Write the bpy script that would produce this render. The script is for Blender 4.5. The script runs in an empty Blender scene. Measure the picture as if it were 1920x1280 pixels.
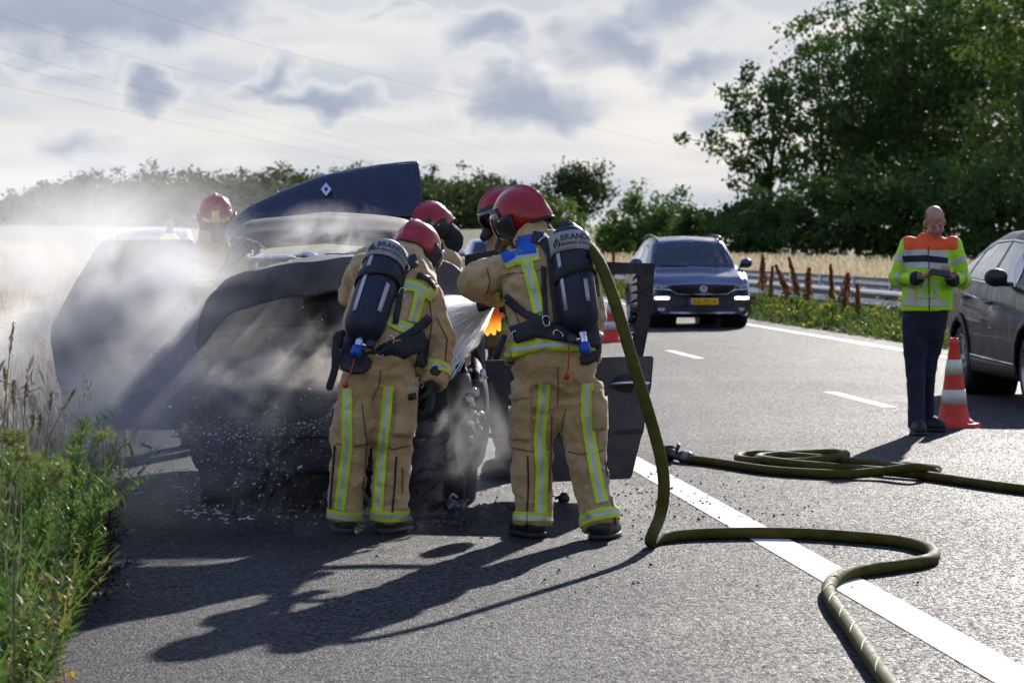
import bpy, bmesh, math, random
import numpy as np
from mathutils import Vector, Matrix
from mathutils.bvhtree import BVHTree

random.seed(7)
RNG = np.random.default_rng(7)
scene = bpy.context.scene
COL = scene.collection
R = math.radians

# ---------------------------------------------------------------- camera, sky, sun, exposure
FPX, CU, CV, HOR, CAMH = 5850.0, 960.0, 640.0, 450.0, 1.55      # focal length and horizon in photo pixels
PITCH = math.atan((CV - HOR) / FPX)
cam_d = bpy.data.cameras.new('camera')
cam_d.sensor_width = 36.0
cam_d.lens = 36.0 * FPX / 1920.0
cam_d.clip_start, cam_d.clip_end = 0.5, 6000.0
cam_d.dof.use_dof = True
cam_d.dof.focus_distance = 16.6
cam_d.dof.aperture_fstop = 7.5
cam = bpy.data.objects.new('camera', cam_d)
COL.objects.link(cam)
cam.location = (0, 0, CAMH)
cam.rotation_euler = (math.pi / 2 - PITCH, 0, 0)
scene.camera = cam

SUN_EL = R(19.0)
SUN_H = Vector((0.25, 0.97, 0)).normalized()
SUN_V = Vector((SUN_H.x * math.cos(SUN_EL), SUN_H.y * math.cos(SUN_EL), math.sin(SUN_EL)))
sun_d = bpy.data.lights.new('sun', 'SUN')
sun_d.energy = 5.0
sun_d.angle = R(0.6)
sun_d.color = (1.0, 0.94, 0.87)
sun = bpy.data.objects.new('sun', sun_d)
COL.objects.link(sun)
sun.rotation_euler = SUN_V.to_track_quat('Z', 'Y').to_euler()
sun.location = SUN_V * 60

vs = scene.view_settings
vs.view_transform = 'Standard'
vs.look = 'None'
vs.exposure = 0.5
vs.gamma = 1.0
cy = scene.cycles
cy.use_denoising = True
try:
    cy.denoiser = 'OPENIMAGEDENOISE'
except Exception:
    pass
cy.use_adaptive_sampling = True
cy.adaptive_threshold = 0.04
cy.adaptive_min_samples = 16
cy.max_bounces = 6
cy.diffuse_bounces = 2
cy.glossy_bounces = 3
cy.transmission_bounces = 4
cy.transparent_max_bounces = 10
cy.volume_bounces = 1
cy.volume_step_rate = 1.0
cy.volume_max_steps = 96
cy.sample_clamp_indirect = 4.0
cy.caustics_reflective = False
cy.caustics_refractive = False


def ray(u, v):
    sp, cp = math.sin(PITCH), math.cos(PITCH)
    a, b = u - CU, CV - v
    return Vector((a, b * sp + FPX * cp, b * cp - FPX * sp))


def P(u, v, d):
    """world point seen at photo pixel (u, v) at depth d metres"""
    r = ray(u, v)
    return Vector((0, 0, CAMH)) + r * (d / r.y)


def G(u, v, z=0.0):
    """world point on the plane z seen at photo pixel (u, v)"""
    r = ray(u, v)
    return Vector((0, 0, CAMH)) + r * ((z - CAMH) / r.z)


TH = math.atan(0.0872)


def L(lat, s, z=0.0):
    """road frame: lat metres to the right of the camera's own line, s metres along the road"""
    return Vector((lat * math.cos(TH) - s * math.sin(TH), s * math.cos(TH) + lat * math.sin(TH), z))


# ---------------------------------------------------------------- node helpers
class NT:
    def __init__(self, tree):
        self.t = tree
        self.n = tree.nodes
        self.l = tree.links

    def node(self, kind, **kw):
        nd = self.n.new(kind)
        for k, val in kw.items():
            setattr(nd, k, val)
        return nd

    def link(self, a, b):
        self.l.new(a, b)

    def set(self, sock, val):
        if isinstance(val, bpy.types.NodeSocket):
            self.l.new(val, sock)
        elif val is not None:
            sock.default_value = val

    def math(self, op, a, b=None, c=None, clamp=False):
        nd = self.node('ShaderNodeMath', operation=op, use_clamp=clamp)
        self.set(nd.inputs[0], a)
        if b is not None:
            self.set(nd.inputs[1], b)
        if c is not None:
            self.set(nd.inputs[2], c)
        return nd.outputs[0]

    def vmath(self, op, a, b=None, scale=None):
        nd = self.node('ShaderNodeVectorMath', operation=op)
        self.set(nd.inputs[0], a)
        if b is not None:
            self.set(nd.inputs[1], b)
        if scale is not None:
            self.set(nd.inputs['Scale'], scale)
        return nd.outputs['Value'] if op in ('LENGTH', 'DOT_PRODUCT', 'DISTANCE') else nd.outputs[0]

    def noise(self, vec, scale, detail=3.0, rough=0.55, lac=2.0, dist=0.0):
        nd = self.node('ShaderNodeTexNoise')
        self.set(nd.inputs['Vector'], vec)
        self.set(nd.inputs['Scale'], scale)
        self.set(nd.inputs['Detail'], detail)
        self.set(nd.inputs['Roughness'], rough)
        self.set(nd.inputs['Distortion'], dist)
        return nd.outputs['Fac']

    def ramp(self, fac, a, b, c0=0.0, c1=1.0):
        nd = self.node('ShaderNodeMapRange', interpolation_type='SMOOTHSTEP')
        self.set(nd.inputs[0], fac)
        nd.inputs[1].default_value, nd.inputs[2].default_value = a, b
        nd.inputs[3].default_value, nd.inputs[4].default_value = c0, c1
        return nd.outputs[0]

    def mix(self, fac, a, b):
        nd = self.node('ShaderNodeMix', data_type='RGBA')
        self.set(nd.inputs[0], fac)
        self.set(nd.inputs[6], a)
        self.set(nd.inputs[7], b)
        return nd.outputs[2]

    def coord(self, which='Object'):
        return self.node('ShaderNodeTexCoord').outputs[which]

    def mapping(self, vec, scale=(1, 1, 1), rot=(0, 0, 0), loc=(0, 0, 0)):
        nd = self.node('ShaderNodeMapping')
        self.set(nd.inputs[0], vec)
        nd.inputs['Location'].default_value = loc
        nd.inputs['Rotation'].default_value = rot
        nd.inputs['Scale'].default_value = scale
        return nd.outputs[0]

    def bump(self, h, strength=0.3, dist=0.01, normal=None):
        nd = self.node('ShaderNodeBump')
        nd.inputs['Strength'].default_value = strength
        nd.inputs['Distance'].default_value = dist
        self.set(nd.inputs['Height'], h)
        if normal is not None:
            self.set(nd.inputs['Normal'], normal)
        return nd.outputs[0]


def c4(c):
    return (c[0], c[1], c[2], 1.0)


MATS = {}


def mat(name, col, rough=0.6, metal=0.0, var=0.0, vscale=8.0, bump=0.0, bscale=40.0, bdist=0.004, spec=0.5, coat=0.0,
        coat_rough=0.05, emit=0.0, transl=0.0, stretch=(1, 1, 1), col2=None, dirt=0.0, sheen=0.0):
    """procedural principled material: base colour broken up by noise, relief, optional dirt and leaf translucency"""
    if name in MATS:
        return MATS[name]
    m = bpy.data.materials.new(name)
    m.use_nodes = True
    t = NT(m.node_tree)
    b = t.n['Principled BSDF']
    co = t.mapping(t.coord('Object'), scale=stretch)
    base = c4(col)
    if var > 0 or col2 is not None:
        f = t.ramp(t.noise(co, vscale, 4.0, 0.6), 0.3, 0.7)
        hi = c4(col2) if col2 is not None else c4([min(1, x * (1 + var)) for x in col])
        lo = c4(col) if col2 is not None else c4([x * (1 - var) for x in col])
        base = t.mix(f, lo, hi)
    if dirt > 0:
        f2 = t.math('MULTIPLY', t.ramp(t.noise(co, vscale * 2.7, 6.0, 0.7), 0.42, 0.75), dirt)
        base = t.mix(f2, base, (0.012, 0.011, 0.010, 1))
    t.set(b.inputs['Base Color'], base)
    if rough < 0.95 and (var > 0 or dirt > 0):
        t.set(b.inputs['Roughness'], t.ramp(t.noise(co, vscale * 3.1, 4.0, 0.6), 0.2, 0.8, max(0.03, rough - 0.1), min(1, rough + 0.12)))
    else:
        b.inputs['Roughness'].default_value = rough
    b.inputs['Metallic'].default_value = metal
    b.inputs['Specular IOR Level'].default_value = spec
    b.inputs['Coat Weight'].default_value = coat
    b.inputs['Coat Roughness'].default_value = coat_rough
    if sheen > 0:
        b.inputs['Sheen Weight'].default_value = sheen
        b.inputs['Sheen Roughness'].default_value = 0.5
    if bump > 0:
        t.set(b.inputs['Normal'], t.bump(t.noise(co, bscale, 5.0, 0.6), bump, bdist))
    if emit > 0:
        b.inputs['Emission Color'].default_value = c4(col)
        b.inputs['Emission Strength'].default_value = emit
    if transl > 0:
        tr = t.node('ShaderNodeBsdfTranslucent')
        t.set(tr.inputs['Color'], base)
        mx = t.node('ShaderNodeMixShader')
        mx.inputs[0].default_value = transl
        t.link(b.outputs[0], mx.inputs[1])
        t.link(tr.outputs[0], mx.inputs[2])
        t.link(mx.outputs[0], t.n['Material Output'].inputs[0])
    MATS[name] = m
    return m


# ---------------------------------------------------------------- world: Nishita sky with broken cumulus all the way round
world = bpy.data.worlds.new('World')
scene.world = world
world.use_nodes = True
w = NT(world.node_tree)
bg = w.n['Background']
sky = w.node('ShaderNodeTexSky', sky_type='NISHITA')
sky.sun_disc = False
sky.sun_elevation = SUN_EL
sky.sun_rotation = math.atan2(SUN_H.x, SUN_H.y)
sky.air_density, sky.dust_density, sky.ozone_density = 1.0, 2.0, 1.0
dirn = w.vmath('NORMALIZE', w.coord('Generated'))
# (u, v, half width px, half height px, weight) of the cloud banks the photo shows
CLOUDS = [(110, 50, 430, 120, 1.0), (340, 30, 260, 100, 0.9), (905, 80, 150, 72, 1.0), (1165, 85, 190, 105, 0.8), (985, 192, 190, 95, 1.0), (1310, 120, 210, 85, 0.8), (600, 195, 250, 50, 0.85),
          (525, 145, 50, 90, 0.8), (310, 168, 75, 50, 0.85), (140, 268, 240, 85, 0.6), (1260, 25, 220, 75, 0.75), (1365, 235, 110, 60, 0.7), (760, 28, 330, 34, 0.45)]
tot = None
warp = w.node('ShaderNodeTexNoise')
w.set(warp.inputs['Vector'], dirn)
warp.inputs['Scale'].default_value = 38.0
warp.inputs['Detail'].default_value = 3.0
wv = w.vmath('SCALE', w.vmath('SUBTRACT', warp.outputs['Color'], (0.5, 0.5, 0.5)), scale=0.036)
dw = w.vmath('ADD', dirn, wv)
for (u, v, a, b_, wt) in CLOUDS:
    c = ray(u, v).normalized()
    q = w.node('ShaderNodeVectorMath', operation='MULTIPLY_ADD')
    w.link(dw, q.inputs[0])
    sc_ = Vector((FPX / a, 2.0, FPX / b_))
    q.inputs[1].default_value = sc_
    q.inputs[2].default_value = (-c.x * sc_.x, -c.y * sc_.y, -c.z * sc_.z)
    f = w.math('MULTIPLY_ADD', w.vmath('LENGTH', q.outputs[0]), -wt, wt)
    tot = w.math('MAXIMUM', f, 0.0 if tot is None else tot)
flat = w.mapping(dirn, scale=(1, 1, 2.1))
fb = w.noise(flat, 32.0, 6.0, 0.57)
wide = w.noise(flat, 5.0, 1.0, 0.5)
# out of the frame the same broken clouds go on
gen = w.math('MULTIPLY', w.ramp(wide, 0.52, 0.68), 0.55)
height = w.node('ShaderNodeSeparateXYZ')
w.link(dirn, height.inputs[0])
upz = w.ramp(height.outputs[2], 0.09, 0.2)
tot = w.math('MAXIMUM', tot, w.math('MULTIPLY', gen, upz))
body = w.math('ADD', w.math('MULTIPLY', tot, 1.15), w.math('MULTIPLY', w.math('SUBTRACT', fb, 0.5), 1.15))
body = w.ramp(body, 0.08, 0.42)
core = w.ramp(w.math('ADD', tot, w.math('MULTIPLY', w.math('SUBTRACT', fb, 0.5), 1.1)), 0.06, 0.80)
nd = w.noise(w.mapping(dirn, scale=(1, 1, 5.0)), 9.0, 2.5, 0.55)
veil = w.mix(w.ramp(nd, 0.38, 0.66), (6.0, 6.85, 8.3, 1), (9.4, 9.55, 9.75, 1))
skyv = w.mix(0.95, sky.outputs[0], veil)
cl = w.mix(core, (10.6, 10.5, 10.4, 1), (4.2, 4.9, 6.4, 1))
final = w.mix(w.math('MULTIPLY', body, 0.85), skyv, cl)
# the open sky overhead is bluer than the bright band above the horizon
final = w.mix(w.ramp(height.outputs[2], 0.12, 0.7, 0.0, 0.8), final, (1.35, 2.9, 8.0, 1))
w.link(final, bg.inputs[0])
bg.inputs[1].default_value = 0.060
world.cycles.sampling_method = 'MANUAL'
world.cycles.sample_map_resolution = 512

# ---------------------------------------------------------------- mesh helpers


def finish(o, parent=None, local=False):
    COL.objects.link(o)
    if parent is not None:
        o.parent = parent
        if not local:
            o.matrix_parent_inverse = parent.matrix_basis.inverted() if parent.parent is None else (parent.parent.matrix_basis @ parent.matrix_parent_inverse).inverted()
    return o


def mk(name, geo, m, parent=None, smooth=True, local=False, idx=None):
    """one mesh object from a bmesh, a mesh or (verts, faces)"""
    if isinstance(geo, bpy.types.Mesh):
        me = geo
    else:
        me = bpy.data.meshes.new(name)
        if isinstance(geo, bmesh.types.BMesh):
            bmesh.ops.recalc_face_normals(geo, faces=geo.faces)
            geo.to_mesh(me)
            geo.free()
        else:
            v, f = geo
            if isinstance(v, np.ndarray) and isinstance(f, np.ndarray):
                me.vertices.add(len(v))
                me.vertices.foreach_set('co', v.astype(np.float32).ravel())
                k = f.shape[1]
                me.loops.add(f.size)
                me.loops.foreach_set('vertex_index', f.astype(np.int32).ravel())
                me.polygons.add(len(f))
                me.polygons.foreach_set('loop_start', np.arange(0, f.size, k, dtype=np.int32))
                me.polygons.foreach_set('loop_total', np.full(len(f), k, np.int32))
                me.update(calc_edges=True)
            else:
                me.from_pydata([tuple(p) for p in v], [], [tuple(q) for q in f])
                me.update()
    me.materials.clear()
    for x in (m if isinstance(m, (list, tuple)) else [m]):
        me.materials.append(x)
    if idx is not None:
        me.polygons.foreach_set('material_index', np.asarray(idx, np.int32))
    me.polygons.foreach_set('use_smooth', np.full(len(me.polygons), bool(smooth)))
    me.update()
    o = bpy.data.objects.new(name, me)
    return finish(o, parent, local)


def tag(o, label=None, cat=None, group=None, kind=None):
    if label:
        o['label'] = label
    if cat:
        o['category'] = cat
    if group:
        o['group'] = group
    if kind:
        o['kind'] = kind
    return o


def thing(name, label, cat, loc=(0, 0, 0), rz=0.0, group=None):
    o = bpy.data.objects.new(name, None)
    o.empty_display_size = 0.2
    COL.objects.link(o)
    o.location = loc
    o.rotation_euler = (0, 0, rz)
    return tag(o, label, cat, group)


def box(bm, cx, cy_, cz, sx, sy, sz, bev=0.0, mtx=None):
    r = bmesh.ops.create_cube(bm, size=1.0)
    vs_ = r['verts']
    bmesh.ops.scale(bm, vec=(sx, sy, sz), verts=vs_)
    bmesh.ops.translate(bm, vec=(cx, cy_, cz), verts=vs_)
    if bev > 0:
        es = list({e for v in vs_ for e in v.link_edges})
        q = bmesh.ops.bevel(bm, geom=es, offset=bev, segments=2, affect='EDGES', profile=0.6)
        vs_ = list(set(q['verts']))
    if mtx is not None:
        bmesh.ops.transform(bm, matrix=mtx, verts=list({v for v in vs_}))
    return vs_


def smooth_path(pts, n=8):
    """Catmull-Rom through the points"""
    pts = [Vector(p) for p in pts]
    out = []
    for i in range(len(pts) - 1):
        p0, p1, p2, p3 = pts[max(i - 1, 0)], pts[i], pts[i + 1], pts[min(i + 2, len(pts) - 1)]
        for k in range(n):
            t = k / n
            out.append(0.5 * ((2 * p1) + (p2 - p0) * t + (2 * p0 - 5 * p1 + 4 * p2 - p3) * t * t + (3 * p1 - p0 - 3 * p2 + p3) * t ** 3))
    out.append(pts[-1])
    return out


def tube(bm, pts, rads, seg=12, flat=None, cap=True):
    """tapered round-ended tube through pts; flat=(vector, factor) squashes the section along the vector"""
    pts = [Vector(p) for p in pts]
    n = len(pts)
    if not hasattr(rads, '__len__'):
        rads = [rads] * n
    tang = []
    for i in range(n):
        a, b = pts[max(i - 1, 0)], pts[min(i + 1, n - 1)]
        t = (b - a)
        tang.append(t.normalized() if t.length > 1e-9 else Vector((0, 0, 1)))
    ref = Vector((0, 0, 1)) if abs(tang[0].z) < 0.9 else Vector((1, 0, 0))
    s = tang[0].cross(ref).normalized()
    rings = []
    seq = []
    if cap:
        for k in (80, 55, 28):
            seq.append((pts[0] - tang[0] * rads[0] * math.sin(R(k)), rads[0] * math.cos(R(k)), tang[0]))
    for i in range(n):
        seq.append((pts[i], rads[i], tang[i]))
    if cap:
        for k in (28, 55, 80):
            seq.append((pts[-1] + tang[-1] * rads[-1] * math.sin(R(k)), rads[-1] * math.cos(R(k)), tang[-1]))
    for (p, r, t) in seq:
        s = (s - t * s.dot(t))
        s = s.normalized() if s.length > 1e-6 else t.orthogonal().normalized()
        q = t.cross(s)
        ring = []
        for j in range(seg):
            a = 2 * math.pi * j / seg
            off = s * (math.cos(a) * r) + q * (math.sin(a) * r)
            if flat is not None:
                fv = Vector(flat[0]).normalized()
                off = off + fv * (off.dot(fv) * (flat[1] - 1))
            ring.append(bm.verts.new(p + off))
        rings.append(ring)
    for a, b in zip(rings, rings[1:]):
        for j in range(seg):
            k = (j + 1) % seg
            bm.faces.new((a[j], a[k], b[k], b[j]))
    bm.faces.new(rings[0][::-1])
    bm.faces.new(rings[-1])


def lathe(bm, p0, p1, prof, seg=24, close=True):
    """prof = [(t along p0->p1 in metres, radius)]"""
    p0, p1 = Vector(p0), Vector(p1)
    ax = (p1 - p0).normalized()
    s = ax.orthogonal().normalized()
    q = ax.cross(s)
    rings = []
    for (t, r) in prof:
        rings.append([bm.verts.new(p0 + ax * t + s * (math.cos(2 * math.pi * j / seg) * r) + q * (math.sin(2 * math.pi * j / seg) * r)) for j in range(seg)])
    for a, b in zip(rings, rings[1:]):
        for j in range(seg):
            k = (j + 1) % seg
            bm.faces.new((a[j], a[k], b[k], b[j]))
    if close:
        bm.faces.new(rings[0][::-1])
        bm.faces.new(rings[-1])


def ellipsoid(bm, c, r, mtx=None, seg=16):
    q = bmesh.ops.create_uvsphere(bm, u_segments=seg, v_segments=max(8, seg * 2 // 3), radius=1.0)
    m = Matrix.Translation(Vector(c)) @ (mtx.to_4x4() if mtx is not None else Matrix.Identity(4)) @ Matrix.Diagonal((r[0], r[1], r[2], 1))
    bmesh.ops.transform(bm, matrix=m, verts=q['verts'])


def vnoise(p, seed=0):
    """smooth value noise in -1..1 for an (N,3) array"""
    i = np.floor(p).astype(np.int64)
    f = p - i
    f = f * f * (3 - 2 * f)
    out = np.zeros(len(p))
    for dx in (0, 1):
        for dy in (0, 1):
            for dz in (0, 1):
                h = ((i[:, 0] + dx) * 374761393 + (i[:, 1] + dy) * 668265263 + (i[:, 2] + dz) * 2147483647 + seed * 974711) & 0xFFFFFFFF
                h = ((h ^ (h >> 13)) * 1274126177) & 0xFFFFFFFF
                h = ((h ^ (h >> 16)) & 0xFFFF) / 32767.5 - 1
                wt = np.where(dx, f[:, 0], 1 - f[:, 0]) * np.where(dy, f[:, 1], 1 - f[:, 1]) * np.where(dz, f[:, 2], 1 - f[:, 2])
                out += wt * h
    return out


def fbm(p, o=3, seed=0):
    s, a = np.zeros(len(p)), 1.0
    for k in range(o):
        s += a * vnoise(p * (2.03 ** k), seed + k)
        a *= 0.5
    return s


def mesh_arrays(me):
    n = len(me.vertices)
    co = np.empty(n * 3, np.float32)
    me.vertices.foreach_get('co', co)
    no = np.empty(n * 3, np.float32)
    me.vertices.foreach_get('normal', no)
    return co.reshape(-1, 3).astype(float), no.reshape(-1, 3).astype(float)


def remesh(bm, voxel=0.012, smooth=4, wrinkle=None):
    """fuse overlapping closed shapes into one continuous skin"""
    bmesh.ops.recalc_face_normals(bm, faces=bm.faces)
    me = bpy.data.meshes.new('tmp')
    bm.to_mesh(me)
    bm.free()
    o = bpy.data.objects.new('tmp', me)
    COL.objects.link(o)
    r = o.modifiers.new('r', 'REMESH')
    r.mode = 'VOXEL'
    r.voxel_size = voxel
    if smooth:
        s = o.modifiers.new('s', 'SMOOTH')
        s.factor, s.iterations = 0.5, smooth
    dg = bpy.context.evaluated_depsgraph_get()
    out = bpy.data.meshes.new_from_object(o.evaluated_get(dg))
    bpy.data.objects.remove(o)
    bpy.data.meshes.remove(me)
    if wrinkle is not None:
        co, no = mesh_arrays(out)
        co = co + no * wrinkle(co)[:, None]
        out.vertices.foreach_set('co', co.astype(np.float32).ravel())
        out.update()
    return out


def bvh_of(me):
    me.calc_loop_triangles()
    return BVHTree.FromPolygons([v.co.copy() for v in me.vertices], [tuple(t.vertices) for t in me.loop_triangles])


def grid_faces(grid):
    """grid[i][j] = Vector or None -> verts, faces (with the column index of each face)"""
    verts, faces, cols, ids = [], [], [], {}
    for i, row in enumerate(grid):
        for j, p in enumerate(row):
            if p is not None:
                ids[(i, j)] = len(verts)
                verts.append(p)
    for i in range(len(grid) - 1):
        for j in range(len(grid[0]) - 1):
            k = [(i, j), (i, j + 1), (i + 1, j + 1), (i + 1, j)]
            if all(x in ids for x in k):
                faces.append([ids[x] for x in k])
                cols.append(j)
    return verts, faces, cols


def ribbon(name, bvh, path, width, cdir, m, parent, off=0.006, nc=6, pick=None, thick=0.0, step=0.02, back=1.5, maxd=None, wfun=None):
    """tape or strap laid on a surface: the path is cast along cdir onto the tree"""
    cdir = Vector(cdir).normalized()
    pts = [Vector(p) for p in path]
    den = []
    for a, b in zip(pts, pts[1:]):
        n = max(1, int((b - a).length / step))
        den += [a.lerp(b, k / n) for k in range(n)]
    den.append(pts[-1])
    grid = []
    for i, p in enumerate(den):
        t = (den[min(i + 1, len(den) - 1)] - den[max(i - 1, 0)]).normalized()
        s = t.cross(cdir).normalized()
        wd = width * (wfun(i / max(1, len(den) - 1)) if wfun else 1)
        row = []
        for j in range(nc + 1):
            q = p + s * ((j / nc - 0.5) * wd)
            h = bvh.ray_cast(q - cdir * back, cdir)
            if h[0] is None or (maxd is not None and abs((h[0] - p).dot(cdir)) > maxd):
                row.append(None)
            else:
                nn = h[1] if h[1].dot(cdir) < 0 else -h[1]
                row.append(h[0] + (nn * 0.6 - cdir * 0.4) * off)
        grid.append(row)
    v, f, cols = grid_faces(grid)
    if not f:
        return None
    o = mk(name, (v, f), m, parent, smooth=True, idx=[pick[c] for c in cols] if pick else None)
    if thick > 0:
        sd = o.modifiers.new('solid', 'SOLIDIFY')
        sd.thickness, sd.offset = thick, 0.0
    return o


def band(name, bvh, c, ax, width, m, parent, off=0.006, rout=0.35, nc=6, pick=None, seg=40, arc=None, thick=0.0):
    """tape round a limb"""
    c, ax = Vector(c), Vector(ax).normalized()
    s = ax.orthogonal().normalized()
    q = ax.cross(s)
    grid = []
    for i in range(seg + 1):
        a = 2 * math.pi * i / seg
        d = s * math.cos(a) + q * math.sin(a)
        row = []
        for j in range(nc + 1):
            o_ = c + ax * ((j / nc - 0.5) * width)
            h = bvh.ray_cast(o_, d, rout)
            row.append(h[0] + d * off if h[0] is not None else None)
        grid.append(row)
    v, f, cols = grid_faces(grid)
    if not f:
        return None
    o = mk(name, (v, f), m, parent, idx=[pick[k] for k in cols] if pick else None)
    if thick > 0:
        sd = o.modifiers.new('solid', 'SOLIDIFY')
        sd.thickness, sd.offset = thick, 0.0
    return o


def panel(name, bvh, outline, axis, m, parent, off=0.004, step=0.05, local=True, frm=None, thick=0.0, mirror=False):
    """a panel cut to a 2-D outline and laid on the body; axis 'x': outline is (y, z) seen from +-x, 'y': outline is (x, z) seen from -y,
    'z': outline is (x, y) seen from above. frm = side the rays start from"""
    ax = 'xyz'.index(axis)
    frm = frm if frm is not None else (-3.0 if axis == 'y' else 3.0)
    bm = bmesh.new()
    oth = [k for k in range(3) if k != ax]
    vsx = []
    for p in outline:
        c = [0, 0, 0]
        c[oth[0]], c[oth[1]] = p
        vsx.append(bm.verts.new(c))
    f = bm.faces.new(vsx)
    lo = [min(p[k] for p in outline) for k in (0, 1)]
    hi = [max(p[k] for p in outline) for k in (0, 1)]
    for k in (0, 1):
        n = int((hi[k] - lo[k]) / step)
        for i in range(1, n + 1):
            co = [0, 0, 0]
            co[oth[k]] = lo[k] + (hi[k] - lo[k]) * i / (n + 1)
            no = [0, 0, 0]
            no[oth[k]] = 1
            bmesh.ops.bisect_plane(bm, geom=bm.verts[:] + bm.edges[:] + bm.faces[:], plane_co=co, plane_no=no)
    d = Vector((0, 0, 0))
    d[ax] = -1 if frm > 0 else 1
    dead = []
    for v in bm.verts:
        o_ = v.co.copy()
        o_[ax] = frm
        h = bvh.ray_cast(o_, d)
        if h[0] is None:
            dead.append(v)
        else:
            nn = h[1] if h[1].dot(d) < 0 else -h[1]
            v.co = h[0] + (nn * 0.5 - d * 0.5) * off
    if dead:
        bmesh.ops.delete(bm, geom=dead, context='VERTS')
    o = mk(name, bm, m, parent, smooth=True, local=local)
    if thick > 0:
        sd = o.modifiers.new('solid', 'SOLIDIFY')
        sd.thickness, sd.offset = thick, 0.0
    return o


def text_mesh(s, size, extrude=0.0, bold=False):
    """lettering as a mesh in its own xy plane, centred"""
    cu = bpy.data.curves.new('txt', 'FONT')
    cu.body = s
    cu.size = size
    cu.extrude = extrude
    cu.offset = 0.012 * size if bold else 0.0
    cu.align_x, cu.align_y = 'CENTER', 'CENTER'
    cu.resolution_u = 3
    o = bpy.data.objects.new('txt', cu)
    COL.objects.link(o)
    dg = bpy.context.evaluated_depsgraph_get()
    me = bpy.data.meshes.new_from_object(o.evaluated_get(dg))
    bpy.data.objects.remove(o)
    return me


def map_mesh(me, fn):
    for v in me.vertices:
        v.co = fn(v.co.copy())
    me.update()
    return me


def inside(poly, x, y):
    r, j = False, len(poly) - 1
    for i in range(len(poly)):
        (xi, yi), (xj, yj) = poly[i], poly[j]
        if (yi > y) != (yj > y) and x < (xj - xi) * (y - yi) / (yj - yi) + xi:
            r = not r
        j = i
    return r

# ================================================================ the setting
def asphalt():
    m = bpy.data.materials.new('asphalt')
    m.use_nodes = True
    t = NT(m.node_tree)
    b = t.n['Principled BSDF']
    co = t.coord('Object')
    vor = t.node('ShaderNodeTexVoronoi', feature='F1')
    t.set(vor.inputs['Vector'], co)
    vor.inputs['Scale'].default_value = 78.0
    sep = t.node('ShaderNodeSeparateColor')
    t.link(vor.outputs['Color'], sep.inputs[0])
    stone = sep.outputs[0]
    big = t.noise(co, 0.35, 5.0, 0.6)
    mid = t.noise(co, 3.5, 5.0, 0.65)
    streak = t.noise(t.mapping(co, scale=(2.2, 0.12, 1), rot=(0, 0, -TH)), 1.0, 4.0, 0.6)
    base = t.mix(t.ramp(stone, 0.35, 1.0), (0.004, 0.005, 0.007, 1), (0.165, 0.164, 0.168, 1))
    base = t.mix(t.math('MULTIPLY', t.ramp(mid, 0.35, 0.75), 0.5), base, (0.042, 0.041, 0.042, 1))
    base = t.mix(t.math('MULTIPLY', t.ramp(streak, 0.4, 0.75), 0.30), base, (0.10, 0.095, 0.09, 1))
    # soot and fire water round the wreck
    c0 = P(600, 960, 17.8)
    dst = t.vmath('LENGTH', t.vmath('DIVIDE', t.vmath('SUBTRACT', co, (c0.x, c0.y + 1.2, 0)), (2.0, 4.0, 1)))
    wet = t.ramp(t.math('ADD', dst, t.math('MULTIPLY', t.math('SUBTRACT', mid, 0.5), 1.2)), 1.15, 0.6)
    base = t.mix(t.math('MULTIPLY', wet, 0.75), base, (0.011, 0.011, 0.013, 1))
    t.set(b.inputs['Base Color'], base)
    rg = t.ramp(sep.outputs[1], 0.0, 1.0, 0.50, 0.90)
    rg = t.math('ADD', rg, t.math('MULTIPLY', t.math('SUBTRACT', big, 0.5), 0.25))
    t.set(b.inputs['Roughness'], t.math('SUBTRACT', rg, t.math('MULTIPLY', wet, 0.2)))
    b.inputs['Specular IOR Level'].default_value = 0.09
    h = t.math('ADD', t.math('MULTIPLY', t.ramp(vor.outputs['Distance'], 0.0, 0.7, 1.0, 0.0), t.math('ADD', t.math('MULTIPLY', stone, 0.8), 0.3)),
               t.math('MULTIPLY', t.noise(co, 260.0, 3.0, 0.6), 0.4))
    t.set(b.inputs['Normal'], t.bump(h, 1.0, 0.015))
    return m


def ground_mat(name, ca, cb, cc):
    m = bpy.data.materials.new(name)
    m.use_nodes = True
    t = NT(m.node_tree)
    b = t.n['Principled BSDF']
    co = t.coord('Object')
    k = t.mix(t.ramp(t.noise(co, 0.08, 6.0, 0.65), 0.3, 0.7), c4(ca), c4(cb))
    k = t.mix(t.math('MULTIPLY', t.ramp(t.noise(co, 2.5, 6.0, 0.7), 0.4, 0.8), 0.6), k, c4(cc))
    t.set(b.inputs['Base Color'], k)
    b.inputs['Roughness'].default_value = 0.9
    b.inputs['Specular IOR Level'].default_value = 0.15
    t.set(b.inputs['Normal'], t.bump(t.noise(co, 14.0, 5.0, 0.7), 0.8, 0.06))
    return m


M_ASPH = asphalt()
M_FIELD = ground_mat('field_grass', (0.075, 0.10, 0.028), (0.13, 0.125, 0.045), (0.05, 0.06, 0.022))
M_SOIL = ground_mat('verge_soil', (0.05, 0.055, 0.025), (0.09, 0.075, 0.035), (0.03, 0.028, 0.018))
M_LINE = mat('road_paint', (0.66, 0.65, 0.63), rough=0.6, var=0.14, vscale=9, dirt=0.5, spec=0.2, bump=0.5, bscale=150, bdist=0.003)

gs = 1200.0
ground = tag(mk('ground', ([(-gs, -60, -0.05), (gs, -60, -0.05), (gs, gs, -0.05), (-gs, gs, -0.05)], [(0, 1, 2, 3)]), M_FIELD, smooth=False), kind='structure')


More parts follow.
